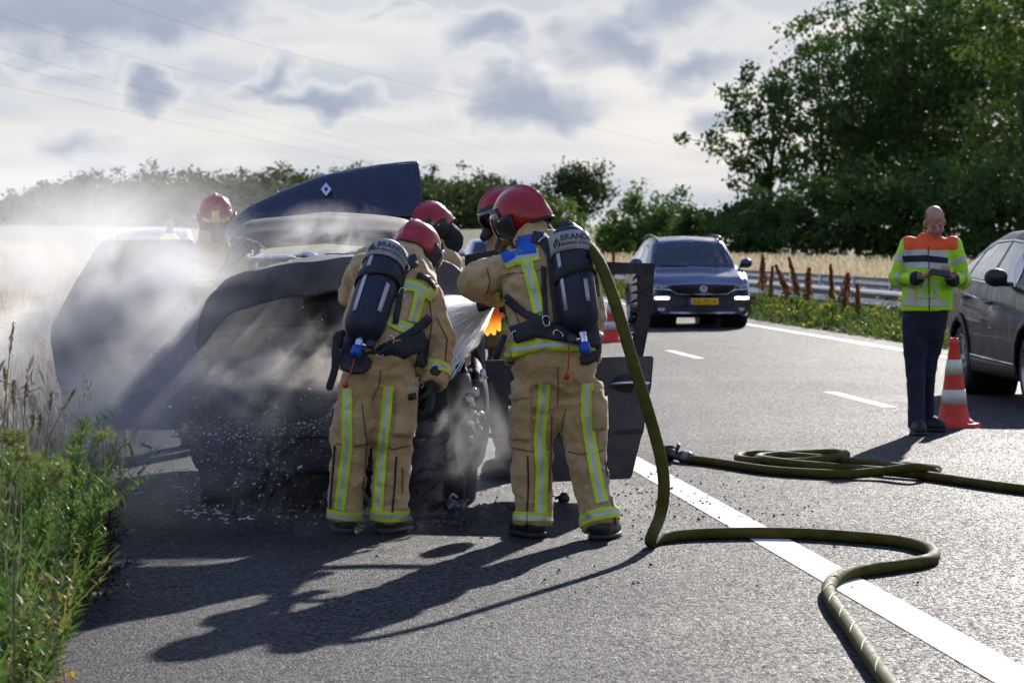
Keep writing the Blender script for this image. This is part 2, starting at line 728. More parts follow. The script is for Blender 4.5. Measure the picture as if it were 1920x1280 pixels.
def strip_mesh(lat0, lat1, s0, s1, z, ns=1):
    v, f = [], []
    for i in range(ns + 1):
        s = s0 + (s1 - s0) * i / ns
        v += [L(lat0, s, z), L(lat1, s, z)]
    for i in range(ns):
        f.append((2 * i, 2 * i + 1, 2 * i + 3, 2 * i + 2))
    return v, f


# ragged left pavement edge
vv, ff = [], []
sl = np.concatenate([np.arange(-8, 40, 0.12), np.arange(40, 700, 15)])
jit = 0.05 * fbm(np.stack([sl * 1.7, sl * 0, sl * 0], 1), 3, 5)
for k, s in enumerate(sl):
    vv += [L(-0.72 + (jit[k] if s < 40 else 0), s, 0), L(9.95, s, 0)]
for k in range(len(sl) - 1):
    ff.append((2 * k, 2 * k + 1, 2 * k + 3, 2 * k + 2))
road = tag(mk('road', (vv, ff), M_ASPH, smooth=False), kind='structure')
tag(mk('solid_edge_marking', strip_mesh(2.63, 2.83, -8, 600, 0.004), M_LINE, smooth=False), kind='structure')
tag(mk('far_edge_marking', strip_mesh(9.20, 9.38, -8, 600, 0.004), M_LINE, smooth=False), kind='structure')
s_far = 30.95 / math.cos(TH) + 0.35
for k in range(-2, 22):
    s1 = s_far + 12.0 * k
    tag(mk('lane_marking', strip_mesh(5.93, 6.06, s1 - 3.0, s1, 0.004), M_LINE, smooth=False), kind='structure')

# verges: gentle banks either side, tall far bank behind
def verge(name, lats, hs, s0, s1, ds, m, seed):
    ss = np.arange(s0, s1, ds)
    v, f = [], []
    n = len(lats)
    for s in ss:
        for a, h in zip(lats, hs):
            nz = 0.0 if a in (lats[0],) else 0.05 * float(fbm(np.array([[a * 0.8, s * 0.5, seed]]), 2)[0])
            v.append(L(a, float(s), h + nz))
    for i in range(len(ss) - 1):
        for j in range(n - 1):
            f.append((i * n + j, i * n + j + 1, (i + 1) * n + j + 1, (i + 1) * n + j))
    return tag(mk(name, (v, f), m), kind='structure')


verge('verge_left', (-0.55, -1.0, -1.8, -3.0, -5.0, -9.0, -16.0), (-0.02, 0.0, 0.06, 0.2, 0.38, 0.40, -0.06), 6, 160, 1.0, M_SOIL, 3)
verge('verge_right', (9.9, 10.4, 11.5, 13.0, 15.0, 19.0, 30.0), (-0.02, 0.0, 0.02, 0.0, 0.05, 0.15, 0.02), 10, 190, 2.0, M_SOIL, 9)
hv, hf = [], []
hx = np.linspace(-160, 170, 34)
prof = [(225, -0.06), (255, 1.0), (285, 2.3), (315, 3.0), (360, 3.2), (520, 3.0)]
for x in hx:
    for (y, z) in prof:
        hv.append((x, y + 6 * math.sin(x * 0.05), z * (0.9 + 0.1 * math.sin(x * 0.09)) if z > 0 else z))
for i in range(len(hx) - 1):
    for j in range(len(prof) - 1):
        hf.append((i * 6 + j, i * 6 + j + 1, (i + 1) * 6 + j + 1, (i + 1) * 6 + j))
tag(mk('hill', (hv, hf), M_FIELD), kind='structure')

# ---------------------------------------------------------------- foliage
M_LEAFD = mat('leaf_dark', (0.032, 0.072, 0.014), rough=0.5, col2=(0.070, 0.130, 0.024), vscale=0.5, transl=0.42, spec=0.3)
M_LEAFM = mat('leaf_mid', (0.048, 0.098, 0.018), rough=0.5, col2=(0.10, 0.17, 0.030), vscale=0.5, transl=0.48, spec=0.3)
M_LEAFL = mat('leaf_light', (0.07, 0.12, 0.022), rough=0.5, col2=(0.13, 0.19, 0.035), vscale=0.6, transl=0.45, spec=0.3)
M_LEAFF = mat('leaf_far', (0.040, 0.068, 0.020), rough=0.6, col2=(0.075, 0.10, 0.026), vscale=0.12, transl=0.35, spec=0.2)
M_BARK = mat('bark', (0.075, 0.058, 0.042), rough=0.9, var=0.4, vscale=6, bump=0.8, bscale=18, bdist=0.03, stretch=(1, 1, 0.2))
M_STRAW = mat('dry_grass', (0.38, 0.31, 0.19), rough=0.7, col2=(0.58, 0.50, 0.35), vscale=1.5, transl=0.5, spec=0.2)
M_GRASS = mat('green_grass', (0.075, 0.12, 0.025), rough=0.55, col2=(0.15, 0.19, 0.045), vscale=2, transl=0.5, spec=0.3)
M_WEED = mat('weed_leaf', (0.062, 0.135, 0.024), rough=0.45, col2=(0.16, 0.27, 0.055), vscale=5, transl=0.4, spec=0.4)
M_STEM = mat('weed_stem', (0.10, 0.11, 0.04), rough=0.7, var=0.3)
M_STALK = mat('grass_stalk', (0.16, 0.13, 0.07), rough=0.7, col2=(0.30, 0.24, 0.13), vscale=3, transl=0.3)
M_YEL = mat('yellow_petal', (0.72, 0.50, 0.02), rough=0.6, var=0.2, transl=0.3)
M_WHI = mat('white_petal', (0.75, 0.74, 0.68), rough=0.6, transl=0.3)
M_DOCK = mat('dock_seed', (0.26, 0.105, 0.048), rough=0.8, col2=(0.46, 0.22, 0.10), vscale=6, transl=0.3)
M_DEAD = mat('scorched_leaf', (0.035, 0.028, 0.024), rough=0.8, col2=(0.10, 0.08, 0.055), vscale=7)


def leaf_cards(c, size, aspect=0.6, up=None, rng=RNG):
    """N folded diamond leaves at centres c; size scalar or array; up biases their long axis"""
    n = len(c)
    size = np.broadcast_to(np.asarray(size, float), (n,))
    a = rng.normal(size=(n, 3))
    if up is not None:
        a = a * 0.55 + up
    a /= np.linalg.norm(a, axis=1)[:, None]
    b = np.cross(a, rng.normal(size=(n, 3)))
    b /= np.linalg.norm(b, axis=1)[:, None] + 1e-9
    nn = np.cross(a, b)
    s = size[:, None]
    p0, p2 = c - a * s * 0.5, c + a * s * 0.5
    p1 = c + b * s * aspect * 0.5 + nn * s * 0.12 + a * s * 0.08
    p3 = c - b * s * aspect * 0.5 + nn * s * 0.12 + a * s * 0.08
    v = np.stack([p0, p1, p2, p3], 1).reshape(-1, 3)
    f = np.arange(4 * n).reshape(n, 4)
    return v, f


def blades(base, h, w, lean, rng=RNG, bend=0.35):
    """N grass blades of two segments, bent; lean = (N,2) horizontal lean"""
    n = len(base)
    h = np.broadcast_to(np.asarray(h, float), (n,))
    a = rng.uniform(0, 2 * np.pi, n)
    sx = np.stack([np.cos(a), np.sin(a), np.zeros(n)], 1) * (w * 0.5)
    mid = base + np.stack([lean[:, 0] * h * 0.3, lean[:, 1] * h * 0.3, h * 0.6], 1)
    tip = base + np.stack([lean[:, 0] * h, lean[:, 1] * h, h * (1 - bend * np.hypot(lean[:, 0], lean[:, 1]))], 1)
    v = np.stack([base - sx, base + sx, mid + sx * 0.8, mid - sx * 0.8, tip + sx * 0.25, tip - sx * 0.25], 1).reshape(-1, 3)
    k = np.arange(n)[:, None] * 6
    f = np.concatenate([k + np.array([0, 1, 2, 3]), k + np.array([3, 2, 4, 5])], 0)
    return v, f


def joinvf(parts):
    vs_, fs, off = [], [], 0
    for v, f in parts:
        vs_.append(v)
        fs.append(f + off)
        off += len(v)
    return np.concatenate(vs_), np.concatenate(fs)


def crown_points(rng, c, r, nclump, nleaf, spread, hollow=0.35, low=0.0):
    """leaf positions gathered in clumps through an egg-shaped crown"""
    d = rng.normal(size=(nclump, 3))
    d /= np.linalg.norm(d, axis=1)[:, None]
    rad = rng.uniform(hollow, 1.0, nclump) ** 0.7
    cc = d * rad[:, None]
    cc[:, 2] = np.where(cc[:, 2] < 0, cc[:, 2] * (1 - low), cc[:, 2])
    cc = cc * r * (1 + 0.16 * rng.normal(size=(nclump, 1)))
    k = rng.integers(0, nclump, nleaf)
    sp = spread * rng.uniform(0.6, 1.3, nclump)[k]
    off = rng.normal(size=(nleaf, 3)) * np.array([1, 1, 0.7])
    return cc[k] + off * sp[:, None] + c, cc + c


def tree(label, base, h, cw, m, nclump=70, nleaf=5000, leaf=0.3, spread=0.55, trunk_r=0.16, crown_lo=0.22, group='trees of the roadside wood', seed=0, name='tree', cat='tree'):
    rng = np.random.default_rng(seed)
    base = Vector(base)
    root = thing(name, label, cat, base, group=group)
    zc = h * (crown_lo + 1.0) / 2
    cr = np.array([cw / 2, cw / 2, h * (1 - crown_lo) / 2])
    pts, cl = crown_points(rng, np.array([0, 0, zc]), cr, nclump, nleaf, spread)
    pts[:, 2] = np.maximum(pts[:, 2], 0.15)
    mk('crown', leaf_cards(pts, leaf * rng.uniform(0.6, 1.4, nleaf), 0.7, rng=rng), m, root, smooth=False, local=True)
    bm = bmesh.new()
    lean = rng.normal(size=2) * 0.03 * h
    trunk = [Vector((0, 0, -0.2)), Vector((lean[0] * 0.2, lean[1] * 0.2, h * 0.3)), Vector((lean[0] * 0.6, lean[1] * 0.6, h * 0.6)), Vector((lean[0], lean[1], h * 0.88))]
    tube(bm, trunk, [trunk_r, trunk_r * 0.75, trunk_r * 0.45, trunk_r * 0.12], 8)
    for q in cl[rng.permutation(len(cl))[:14]]:
        t0 = min(0.85, max(0.2, (q[2] / h) * 0.75))
        i = min(2, int(t0 * 3))
        st = trunk[i].lerp(trunk[i + 1], t0 * 3 - i)
        q = Vector(q)
        mid = st.lerp(q, 0.5) + Vector((0, 0, 0.05 * h))
        tube(bm, [st, mid, q], [trunk_r * 0.35, trunk_r * 0.22, trunk_r * 0.08], 5, cap=False)
    mk('trunk', bm, M_BARK, root, local=True)
    return root


# the wood beside the road: (u, depth, height, crown width, material, clumps, leaves, leaf, spread, crown_lo, label)
WOOD = [
    (1440, 186, 13.4, 7.4, M_LEAFD, 75, 4300, 0.30, 0.42, 0.20, 'airy dark tree at the open edge of the wood, sky showing through it'),
    (1545, 192, 16.4, 6.8, M_LEAFM, 70, 4300, 0.30, 0.45, 0.18, 'lighter green tree just behind the airy edge tree'),
    (1610, 200, 18.5, 8.0, M_LEAFD, 95, 5500, 0.32, 0.55, 0.22, 'tall dark tree rising out of the picture above the lighter one'),
    (1690, 190, 19.0, 7.6, M_LEAFD, 110, 6500, 0.32, 0.60, 0.15, 'tall dark tree behind the bald man, its top cut off by the frame'),
    (1765, 200, 20.5, 8.4, M_LEAFD, 110, 6500, 0.32, 0.60, 0.12, 'broad dark tree in the densest part of the wood'),
    (1845, 188, 20.0, 8.0, M_LEAFM, 110, 6500, 0.32, 0.60, 0.12, 'tall mid green tree above the dark grey car'),
    (1915, 165, 16.5, 6.4, M_LEAFL, 100, 6500, 0.30, 0.50, 0.06, 'light green tree filling the upper right corner'),
    (1980, 185, 20.0, 9.0, M_LEAFD, 90, 5000, 0.32, 0.65, 0.1, 'dark tree half outside the right edge of the photo'),
    (1725, 222, 20.0, 10., M_LEAFD, 90, 6000, 0.40, 0.85, 0.05, 'dark tree deep inside the wood, seen between the front trunks'),
    (1830, 226, 21.0, 10., M_LEAFD, 90, 6000, 0.40, 0.85, 0.05, 'dark tree deep inside the wood near the frame edge'),
    (1640, 228, 15.0, 8.0, M_LEAFD, 80, 5000, 0.40, 0.80, 0.05, 'low dark tree closing the wood behind the tall one'),
]
for i, (u, d, h, cw, m, nc, nl, lf, sp, lo, lab) in enumerate(WOOD):
    p = P(u, HOR, d)
    tree(lab, (p.x, p.y, 0), h, cw, m, nc, nl, lf, sp, 0.2, lo, seed=20 + i)
# rounded bushes at the foot of the wood and along the far verge
BUSH = [
    (1395, 168, 3.6, 4.6, M_LEAFM, 'round mid green bush at the left end of the wood'),
    (1455, 162, 4.3, 5.4, M_LEAFD, 'dark bush under the airy edge tree'),
    (1530, 160, 4.8, 5.6, M_LEAFM, 'broad bush between the airy tree and the hi-vis jacket'),
    (1610, 158, 5.4, 5.4, M_LEAFD, 'dark bush left of the bald man'),
    (1690, 156, 5.0, 5.2, M_LEAFM, 'bush right behind the bald man'),
    (1765, 156, 5.8, 5.6, M_LEAFD, 'dark bush between the bald man and the grey car'),
    (1840, 152, 5.4, 5.4, M_LEAFM, 'bush above the roof of the dark grey car'),
    (1915, 150, 5.6, 5.6, M_LEAFD, 'dark bush at the right edge above the grey car'),
    (1200, 196, 4.9, 4.6, M_LEAFM, 'leafy bush behind the roof of the dark blue car'),
    (1250, 204, 4.4, 5.0, M_LEAFD, 'dark bush just right of the tallest one behind the blue car'),
    (1310, 200, 3.4, 4.8, M_LEAFD, 'low dark bush where the bushes meet the wood'),
    (1165, 215, 3.0, 3.6, M_LEAFL, 'pale bush between the round tree and the blue car'),
]
for i, (u, d, h, cw, m, lab) in enumerate(BUSH):
    p = P(u, HOR, d)
    tree(lab, (p.x, p.y, -0.1), h, cw, m, 60, 3800, 0.25, 0.34, 0.09, 0.02, group='bushes along the far verge', seed=60 + i, name='bush', cat='bush')
p = P(1085, HOR, 300)
tree('round dark tree standing alone beyond the helmets', (p.x, p.y, 2.2), 6.3, 7.8, M_LEAFF, 85, 5200, 0.33, 0.5, 0.2, 0.16, seed=91, group='trees beyond the road')
p = P(1045, HOR, 262)
tree('small pale tree in front of the round dark one', (p.x, p.y, 1.0), 3.6, 5.0, M_LEAFL, 45, 2600, 0.28, 0.4, 0.1, 0.1, seed=92, group='trees beyond the road')

# far wood: one mass
fr = np.random.default_rng(5)
cps, crad = [], []
for row in range(3):
    for u in np.arange(-60, 1010, 30.0):
        u2 = u + fr.uniform(-14, 14)
        d = 345 + row * 26 + fr.uniform(-8, 8)
        top = np.interp(u2, [-60, 40, 60, 180, 330, 560, 700, 780, 900, 985, 1010], [395, 360, 338, 318, 312, 308, 318, 322, 322, 332, 352]) + fr.uniform(-9, 12) + (2 - row) * 9
        z1 = CAMH + (HOR - top) * d / FPX
        x = (u2 - CU) / FPX * d
        cps.append((x, d, z1))
fv = []
for (x, d, z1) in cps:
    hgt = max(2.5, z1 - 2.6)
    n = 1250
    pts, _ = crown_points(fr, np.array([x, d, 2.3 + hgt * 0.5]), np.array([3.3, 2.4, hgt * 0.52]), 40, n, 0.5, 0.15)
    fv.append(leaf_cards(pts, 0.42 * fr.uniform(0.6, 1.4, n), 0.75, rng=fr))
tag(mk('forest', joinvf(fv), M_LEAFF, smooth=False), 'distant dark green wood along the skyline behind the wreck', 'forest', kind='stuff')

# ---------------------------------------------------------------- grasses
gr = np.random.default_rng(11)


def latpts(n, lat0, lat1, s0, s1, hfun, rng, pw=1.0):
    lat = rng.uniform(lat0, lat1, n)
    s = s0 + (s1 - s0) * rng.uniform(0, 1, n) ** pw
    x = lat * math.cos(TH) - s * math.sin(TH)
    y = s * math.cos(TH) + lat * math.sin(TH)
    return np.stack([x, y, hfun(lat)], 1), lat, s


hl = lambda a: np.interp(-a, [0.55, 1.0, 1.8, 3.0, 5.0, 9.0, 16.0], [-0.02, 0.0, 0.06, 0.2, 0.38, 0.40, -0.06]) - 0.04
hr = lambda a: np.interp(a, [9.9, 10.4, 11.5, 13, 15, 19, 30], [-0.02, 0, 0.02, 0, 0.05, 0.15, 0.02]) - 0.04
b1, la, _ = latpts(34000, -9.0, -0.85, 17.5, 110, hl, gr, 1.6)
hh = gr.uniform(0.6, 1.15, len(b1)) * np.interp(-la, [0.8, 1.4, 3], [0.45, 0.85, 1.0])
v1 = blades(b1, hh, 0.012, gr.normal(size=(len(b1), 2)) * 0.16 + np.array([-0.08, 0]), gr)
# seed heads at the tips
tip = b1 + np.stack([np.zeros(len(b1)), np.zeros(len(b1)), hh * 0.96], 1)
sel = gr.random(len(b1)) < 0.45
v2 = leaf_cards(tip[sel] + gr.normal(size=(sel.sum(), 3)) * 0.05, 0.14, 0.16, np.array([-0.2, 0, 1.0]), gr)
tag(mk('tall_dry_grass', joinvf([v1, v2]), M_STRAW, smooth=False), 'tall straw coloured grass on the left verge behind the smoke', 'grass', kind='stuff')
b1, _, _ = latpts(14000, -9.0, -0.8, 17, 80, hl, gr, 1.5)
tag(mk('verge_grass', blades(b1, gr.uniform(0.2, 0.55, len(b1)), 0.014, gr.normal(size=(len(b1), 2)) * 0.25, gr), M_GRASS, smooth=False), 'short green grass under the straw coloured grass', 'grass', kind='stuff')
b1, _, _ = latpts(12000, 14.2, 24, 45, 150, hr, gr, 1.3)
hh = gr.uniform(0.45, 0.95, len(b1))
tip = b1 + np.stack([np.zeros(len(b1)), np.zeros(len(b1)), hh * 0.95], 1)
tag(mk('dry_grass', joinvf([blades(b1, hh, 0.022, gr.normal(size=(len(b1), 2)) * 0.15, gr), leaf_cards(tip, 0.2, 0.16, np.array([0, 0, 1.2]), gr)]), M_STRAW, smooth=False),
    'dry yellow grass beyond the far guard rail', 'grass', kind='stuff')
# flowery growth along the far road edge
b1, la, ss = latpts(5200, 9.95, 13.4, 36, 130, hr, gr, 1.3)
hh = gr.uniform(0.18, 0.62, len(b1)) * np.interp(la, [9.9, 10.4, 11.2, 12], [0.45, 0.85, 1.0, 0.9]) * (0.75 + 0.35 * fbm(np.stack([la, ss * 0.6, la * 0], 1), 2))
hh = np.maximum(hh, 0.08)
st = blades(b1, hh, 0.012, gr.normal(size=(len(b1), 2)) * 0.15, gr)
k = np.repeat(np.arange(len(b1)), 9)
lp = b1[k] + gr.normal(size=(len(k), 3)) * np.array([0.06, 0.06, 0.0])
lp[:, 2] += hh[k] * gr.uniform(0.15, 1.0, len(k))
lv = leaf_cards(lp, 0.085 * gr.uniform(0.6, 1.5, len(k)), 0.45, np.array([0, 0, 0.5]), gr)
tag(mk('roadside_weeds', joinvf([st, lv]), M_LEAFL, smooth=False), 'low green weeds growing along the far edge line', 'weeds', kind='stuff')
sel = gr.random(len(b1)) < 0.34
tp = b1[sel] + np.stack([gr.normal(size=sel.sum()) * 0.03, gr.normal(size=sel.sum()) * 0.03, hh[sel] * 1.02], 1)
tp = np.repeat(tp, 3, 0) + gr.normal(size=(sel.sum() * 3, 3)) * 0.022
tag(mk('yellow_flowers', leaf_cards(tp, 0.045, 0.9, rng=gr), M_YEL, smooth=False), 'small yellow flowers among the weeds at the far road edge', 'flowers', kind='stuff')
sel = gr.random(len(b1)) < 0.05
tp = b1[sel] + np.stack([0 * hh[sel], 0 * hh[sel], hh[sel] * 0.9], 1)
tag(mk('white_flowers', leaf_cards(tp, 0.055, 0.9, rng=gr), M_WHI, smooth=False), 'scattered white flowers among the weeds at the far road edge', 'flowers', kind='stuff')

# rust brown dock plants in front of the guard rail
DOCKS = [(1412, 555, 0.35, 0, 'low rust brown dock plant beside the mirror of the blue car'), (1430, 478, 0.30, 0.0, 'tallest rust brown dock plant right of the blue car'),
         (1443, 500, 0.25, 0.05, 'rust brown dock plant leaning on the tallest one'), (1486, 497, 0.30, -0.28, 'rust brown dock plant leaning hard towards the blue car'),
         (1500, 482, 0.26, -0.16, 'slender dock plant in the middle of the row'), (1514, 503, 0.24, 0.02, 'short upright dock plant right of the slender one'),
         (1561, 496, 0.30, -0.03, 'pale rust dock plant left of the drooping one'), (1577, 513, 0.32, 0.12, 'dark drooping dock plant hanging over the near guard rail'),
         (1608, 533, 0.2, 0.0, 'small dock plant nearest the man in the hi-vis jacket'), (1150, 466, 0.2, 0.0, 'lone rust red dock plant seen above the open car door')]
for i, (u, vt, wd, lean, lab) in enumerate(DOCKS):
    lat = 10.9
    d = lat / ((u - CU) / FPX + 0.0872) * 0.997
    if u < 1200:
        d = 88
    x = (u - CU) / FPX * d
    top = CAMH - (vt - HOR) * d / FPX
    root = thing('dock_plant', lab, 'plant', (x, d, 0), group='dock plants along the guard rail')
    bm = bmesh.new()
    tube(bm, [(0, 0, 0), (lean * 0.5, 0, top * 0.55), (lean * 1.6 * top * 0.7, 0, top)], [0.012, 0.010, 0.004], 6)
    mk('stem', bm, M_DOCK, root, local=True)
    n = 700
    tt = gr.uniform(0.4, 1.0, n)
    rad = wd * gr.uniform(0.22, 0.5) * (1.02 - tt) ** gr.uniform(0.35, 0.7)
    aa = gr.uniform(0, 6.28, n)
    bunch = (0.5 + 0.5 * np.sin(tt * 23 + aa * 3 + i))
    px = np.where(tt < 0.55, lean * 0.5 * tt / 0.55, lean * 0.5 + (lean * 1.12 * top - lean * 0.5) * (tt - 0.55) / 0.45)
    pts = np.stack([px + rad * bunch * np.cos(aa), rad * bunch * np.sin(aa), tt * top + rad * bunch * 0.6], 1)
    mk('seed_head', leaf_cards(pts, 0.055 * gr.uniform(0.7, 1.4, n), 0.8, rng=gr), M_DOCK, root, smooth=False, local=True)
    n = 14
    pts = np.stack([gr.normal(size=n) * 0.08, gr.normal(size=n) * 0.08, gr.uniform(0.1, top * 0.5, n)], 1)
    mk('leaves', leaf_cards(pts, 0.2, 0.3, np.array([0, 0, 0.4]), gr), M_LEAFL, root, smooth=False, local=True)

# ---------------------------------------------------------------- guard rails
M_ZINC = mat('zinc', (0.50, 0.51, 0.53), rough=0.38, metal=0.85, var=0.15, vscale=3, dirt=0.2, bump=0.1, bscale=30)


def guard_rail(label, lat, s0, s1, ztop, face):
    root = thing('guard_rail', label, 'guard rail', L(lat, s0), rz=TH, group='guard rails in the median')
    sec = [(0.00, 0.0), (0.055, -0.018), (0.075, -0.055), (0.02, -0.115), (0.0, -0.155), (0.02, -0.195), (0.075, -0.255), (0.055, -0.292), (0.0, -0.31)]
    bm = bmesh.new()
    r = []
    for y in (0.0, 4.06):
        r.append([bm.verts.new((-face * a, y, z)) for a, z in sec])
    for j in range(len(sec) - 1):
        bm.faces.new((r[0][j], r[0][j + 1], r[1][j + 1], r[1][j]))
    me = bpy.data.meshes.new('rail')
    bm.to_mesh(me)
    bm.free()
    me.materials.append(M_ZINC)
    bm = bmesh.new()
    box(bm, 0.05 * face, 0, -0.36, 0.06, 0.10, 0.78, 0.006)
    pe = bpy.data.meshes.new('post')
    bm.to_mesh(pe)
    bm.free()
    pe.materials.append(M_ZINC)
    n = int((s1 - s0) / 4)
    for k in range(n):
        o = bpy.data.objects.new('rail', me)
        o.location = (0.003 * (k % 2), 4.0 * k, ztop)
        sd = o.modifiers.new('solid', 'SOLIDIFY')
        sd.thickness = 0.004
        finish(o, root, True)
        o = bpy.data.objects.new('post', pe)
        o.location = (0, 4.0 * k + 1.0, ztop)
        finish(o, root, True)
    return root


guard_rail('near steel guard rail behind the flowering weeds', 11.45, 40, 152, 0.64, 1)
guard_rail('far steel guard rail, the one with dry grass behind it', 13.75, 48, 160, 0.74, -1)

# ---------------------------------------------------------------- overhead cables and marker post
M_CABLE = mat('cable_metal', (0.03, 0.03, 0.035), rough=0.95, spec=0.05)
CAB = [((-80, 5, 150), (560, 190, 270), (1420, 408, 620), 'highest cable at the left edge of the sky'), ((-80, 62, 150), (420, 205, 250), (1200, 398, 600), 'second cable down at the left edge of the sky'),
       ((-80, 95, 150), (400, 220, 250), (1150, 400, 600), 'third cable down at the left edge of the sky'), ((-80, 140, 150), (380, 240, 250), (1060, 385, 600), 'lowest cable at the left edge of the sky'),
       ((160, -12, 150), (880, 185, 270), (1700, 375, 620), 'cable leaving the sky through the top edge of the photo')]
for a, b_, c, lab in CAB:
    bm = bmesh.new()
    tube(bm, smooth_path([P(*a), P(*b_), P(*c)], 10), 0.0065, 5)
    tag(mk('power_cable', bm, M_CABLE), lab, 'cable', 'overhead power cables')

# ================================================================ cars
M_BLUE = mat('car_paint_blue', (0.008, 0.017, 0.080), rough=0.28, metal=0.3, coat=0.75, coat_rough=0.03, var=0.06, vscale=2)
M_GREY = mat('car_paint_grey', (0.006, 0.007, 0.010), rough=0.4, metal=0.0, spec=0.2, coat=0.35, coat_rough=0.02, var=0.06, vscale=2)
M_SILV = mat('car_paint_silver', (0.42, 0.47, 0.55), rough=0.3, metal=0.6, coat=1.0, var=0.05)
M_WHITEP = mat('car_paint_white', (0.42, 0.45, 0.50), rough=0.3, coat=0.6, var=0.05)
M_PLAS = mat('black_plastic', (0.018, 0.018, 0.020), rough=0.5, var=0.25, vscale=20, bump=0.15, bscale=300, bdist=0.001)
M_TYRE = mat('tyre_rubber', (0.016, 0.016, 0.017), rough=0.75, var=0.3, vscale=10, bump=0.4, bscale=60, bdist=0.004)
M_CHROME = mat('chrome', (0.72, 0.73, 0.75), rough=0.16, metal=1.0)
M_ALLOY = mat('alloy', (0.38, 0.39, 0.41), rough=0.28, metal=0.9, var=0.1)
M_LAMP = mat('daylight_lamp', (1.0, 0.98, 0.95), rough=0.3, emit=2.6)
M_LENS = mat('lamp_lens', (0.22, 0.24, 0.27), rough=0.12, metal=0.5, var=0.5, vscale=14, coat=1.0)
M_SEAT = mat('seat_fabric', (0.022, 0.023, 0.027), rough=0.85, var=0.2)
M_PLATE = mat('plate_yellow', (0.83, 0.50, 0.015), rough=0.5, var=0.04)
M_PLBL = mat('plate_blue', (0.02, 0.06, 0.42), rough=0.5)
M_INK = mat('black_ink', (0.012, 0.012, 0.013), rough=0.6)


def glass_mat(name, tint, amount):
    m = bpy.data.materials.new(name)
    m.use_nodes = True
    t = NT(m.node_tree)
    t.n.remove(t.n['Principled BSDF'])
    tr = t.node('ShaderNodeBsdfTransparent')
    tr.inputs[0].default_value = c4(tint)
    gl = t.node('ShaderNodeBsdfGlossy')
    gl.inputs['Roughness'].default_value = 0.02
    gl.inputs['Color'].default_value = (0.95, 0.97, 1, 1)
    lw = t.node('ShaderNodeFresnel')
    lw.inputs[0].default_value = 1.5
    mx = t.node('ShaderNodeMixShader')
    t.link(t.math('ADD', t.math('MULTIPLY', lw.outputs[0], 1.0), amount, clamp=True), mx.inputs[0])
    t.link(tr.outputs[0], mx.inputs[1])
    t.link(gl.outputs[0], mx.inputs[2])
    t.link(mx.outputs[0], t.n['Material Output'].inputs[0])
    return m


M_GLASS = glass_mat('car_glass', (0.62, 0.66, 0.68), 0.03)
M_GLASSD = glass_mat('tinted_glass', (0.45, 0.48, 0.50), 0.30)
M_VISOR = glass_mat('visor_glass', (0.55, 0.58, 0.60), 0.10)


def car_mesh(keys, Ln, n=110):
    """loft of smoothed cross-sections; keys: y -> (half width, underside z, shoulder z, top z, top half width)"""
    ys = np.linspace(0.0, Ln, n)
    ky = np.array([k[0] for k in keys])
    cur = []
    for c in range(1, 6):
        a = np.interp(ys, ky, [k[c] for k in keys])
        pad = np.concatenate([np.full(4, a[0]), a, np.full(4, a[-1])])
        ker = np.array([1, 4, 6, 4, 1]) / 16.0
        for _ in range(2):
            pad = np.convolve(pad, ker, 'same')
        cur.append(pad[4:-4])
    rings = []
    for i, y in enumerate(ys):
        hw, zb, zs, zt, ht = [c[i] for c in cur]
        ctrl = [(0, zb), (hw * 0.70, zb), (hw * 0.93, zb + 0.03), (hw * 0.985, zb + 0.16), (hw, zb + 0.45 * (zs - zb)), (hw * 0.99, zb + 0.75 * (zs - zb)),
                (hw * 0.955, zs), (hw * 0.955 * 0.45 + ht * 0.55, zs + 0.55 * (zt - zs)), (ht, zs + 0.93 * (zt - zs)), (ht * 0.72, zt), (0, zt + 0.025)]
        pts = smooth_path([Vector((a, 0, b)) for a, b in ctrl], 4)
        x = np.array([p.x for p in pts])
        z = np.array([p.z for p in pts])
        x[0] = x[-1] = 0
        fx = np.concatenate([x, -x[-2:0:-1]])
        fz = np.concatenate([z, z[-2:0:-1]])
        bow = (fx / max(hw, 0.1)) ** 2
        yy = y + 0.16 * bow * max(0, 1 - y / 0.9) ** 1.5 - 0.14 * bow * max(0, 1 - (Ln - y) / 0.9) ** 1.5
        rings.append(np.stack([fx, yy, fz], 1))

    def caps(r, sgn):
        c = np.array([0, r[:, 1].mean(), (r[:, 2].min() + r[:, 2].max()) / 2])
        out = []
        for sc, dy in ((0.985, 0.02), (0.95, 0.038), (0.88, 0.05), (0.7, 0.056), (0.4, 0.06), (0.1, 0.06)):
            q = r.copy()
            q[:, 0] *= sc
            q[:, 2] = c[2] + (q[:, 2] - c[2]) * sc
            q[:, 1] += sgn * dy
            out.append(q)
        return out
    allr = caps(rings[0], -1)[::-1] + rings + caps(rings[-1], 1)
    m = allr[0].shape[0]
    v = np.concatenate(allr)
    k = len(allr)
    i, j = np.meshgrid(np.arange(k - 1), np.arange(m), indexing='ij')
    f = np.stack([i * m + j, i * m + (j + 1) % m, (i + 1) * m + (j + 1) % m, (i + 1) * m + j], -1).reshape(-1, 4)
    return v, f


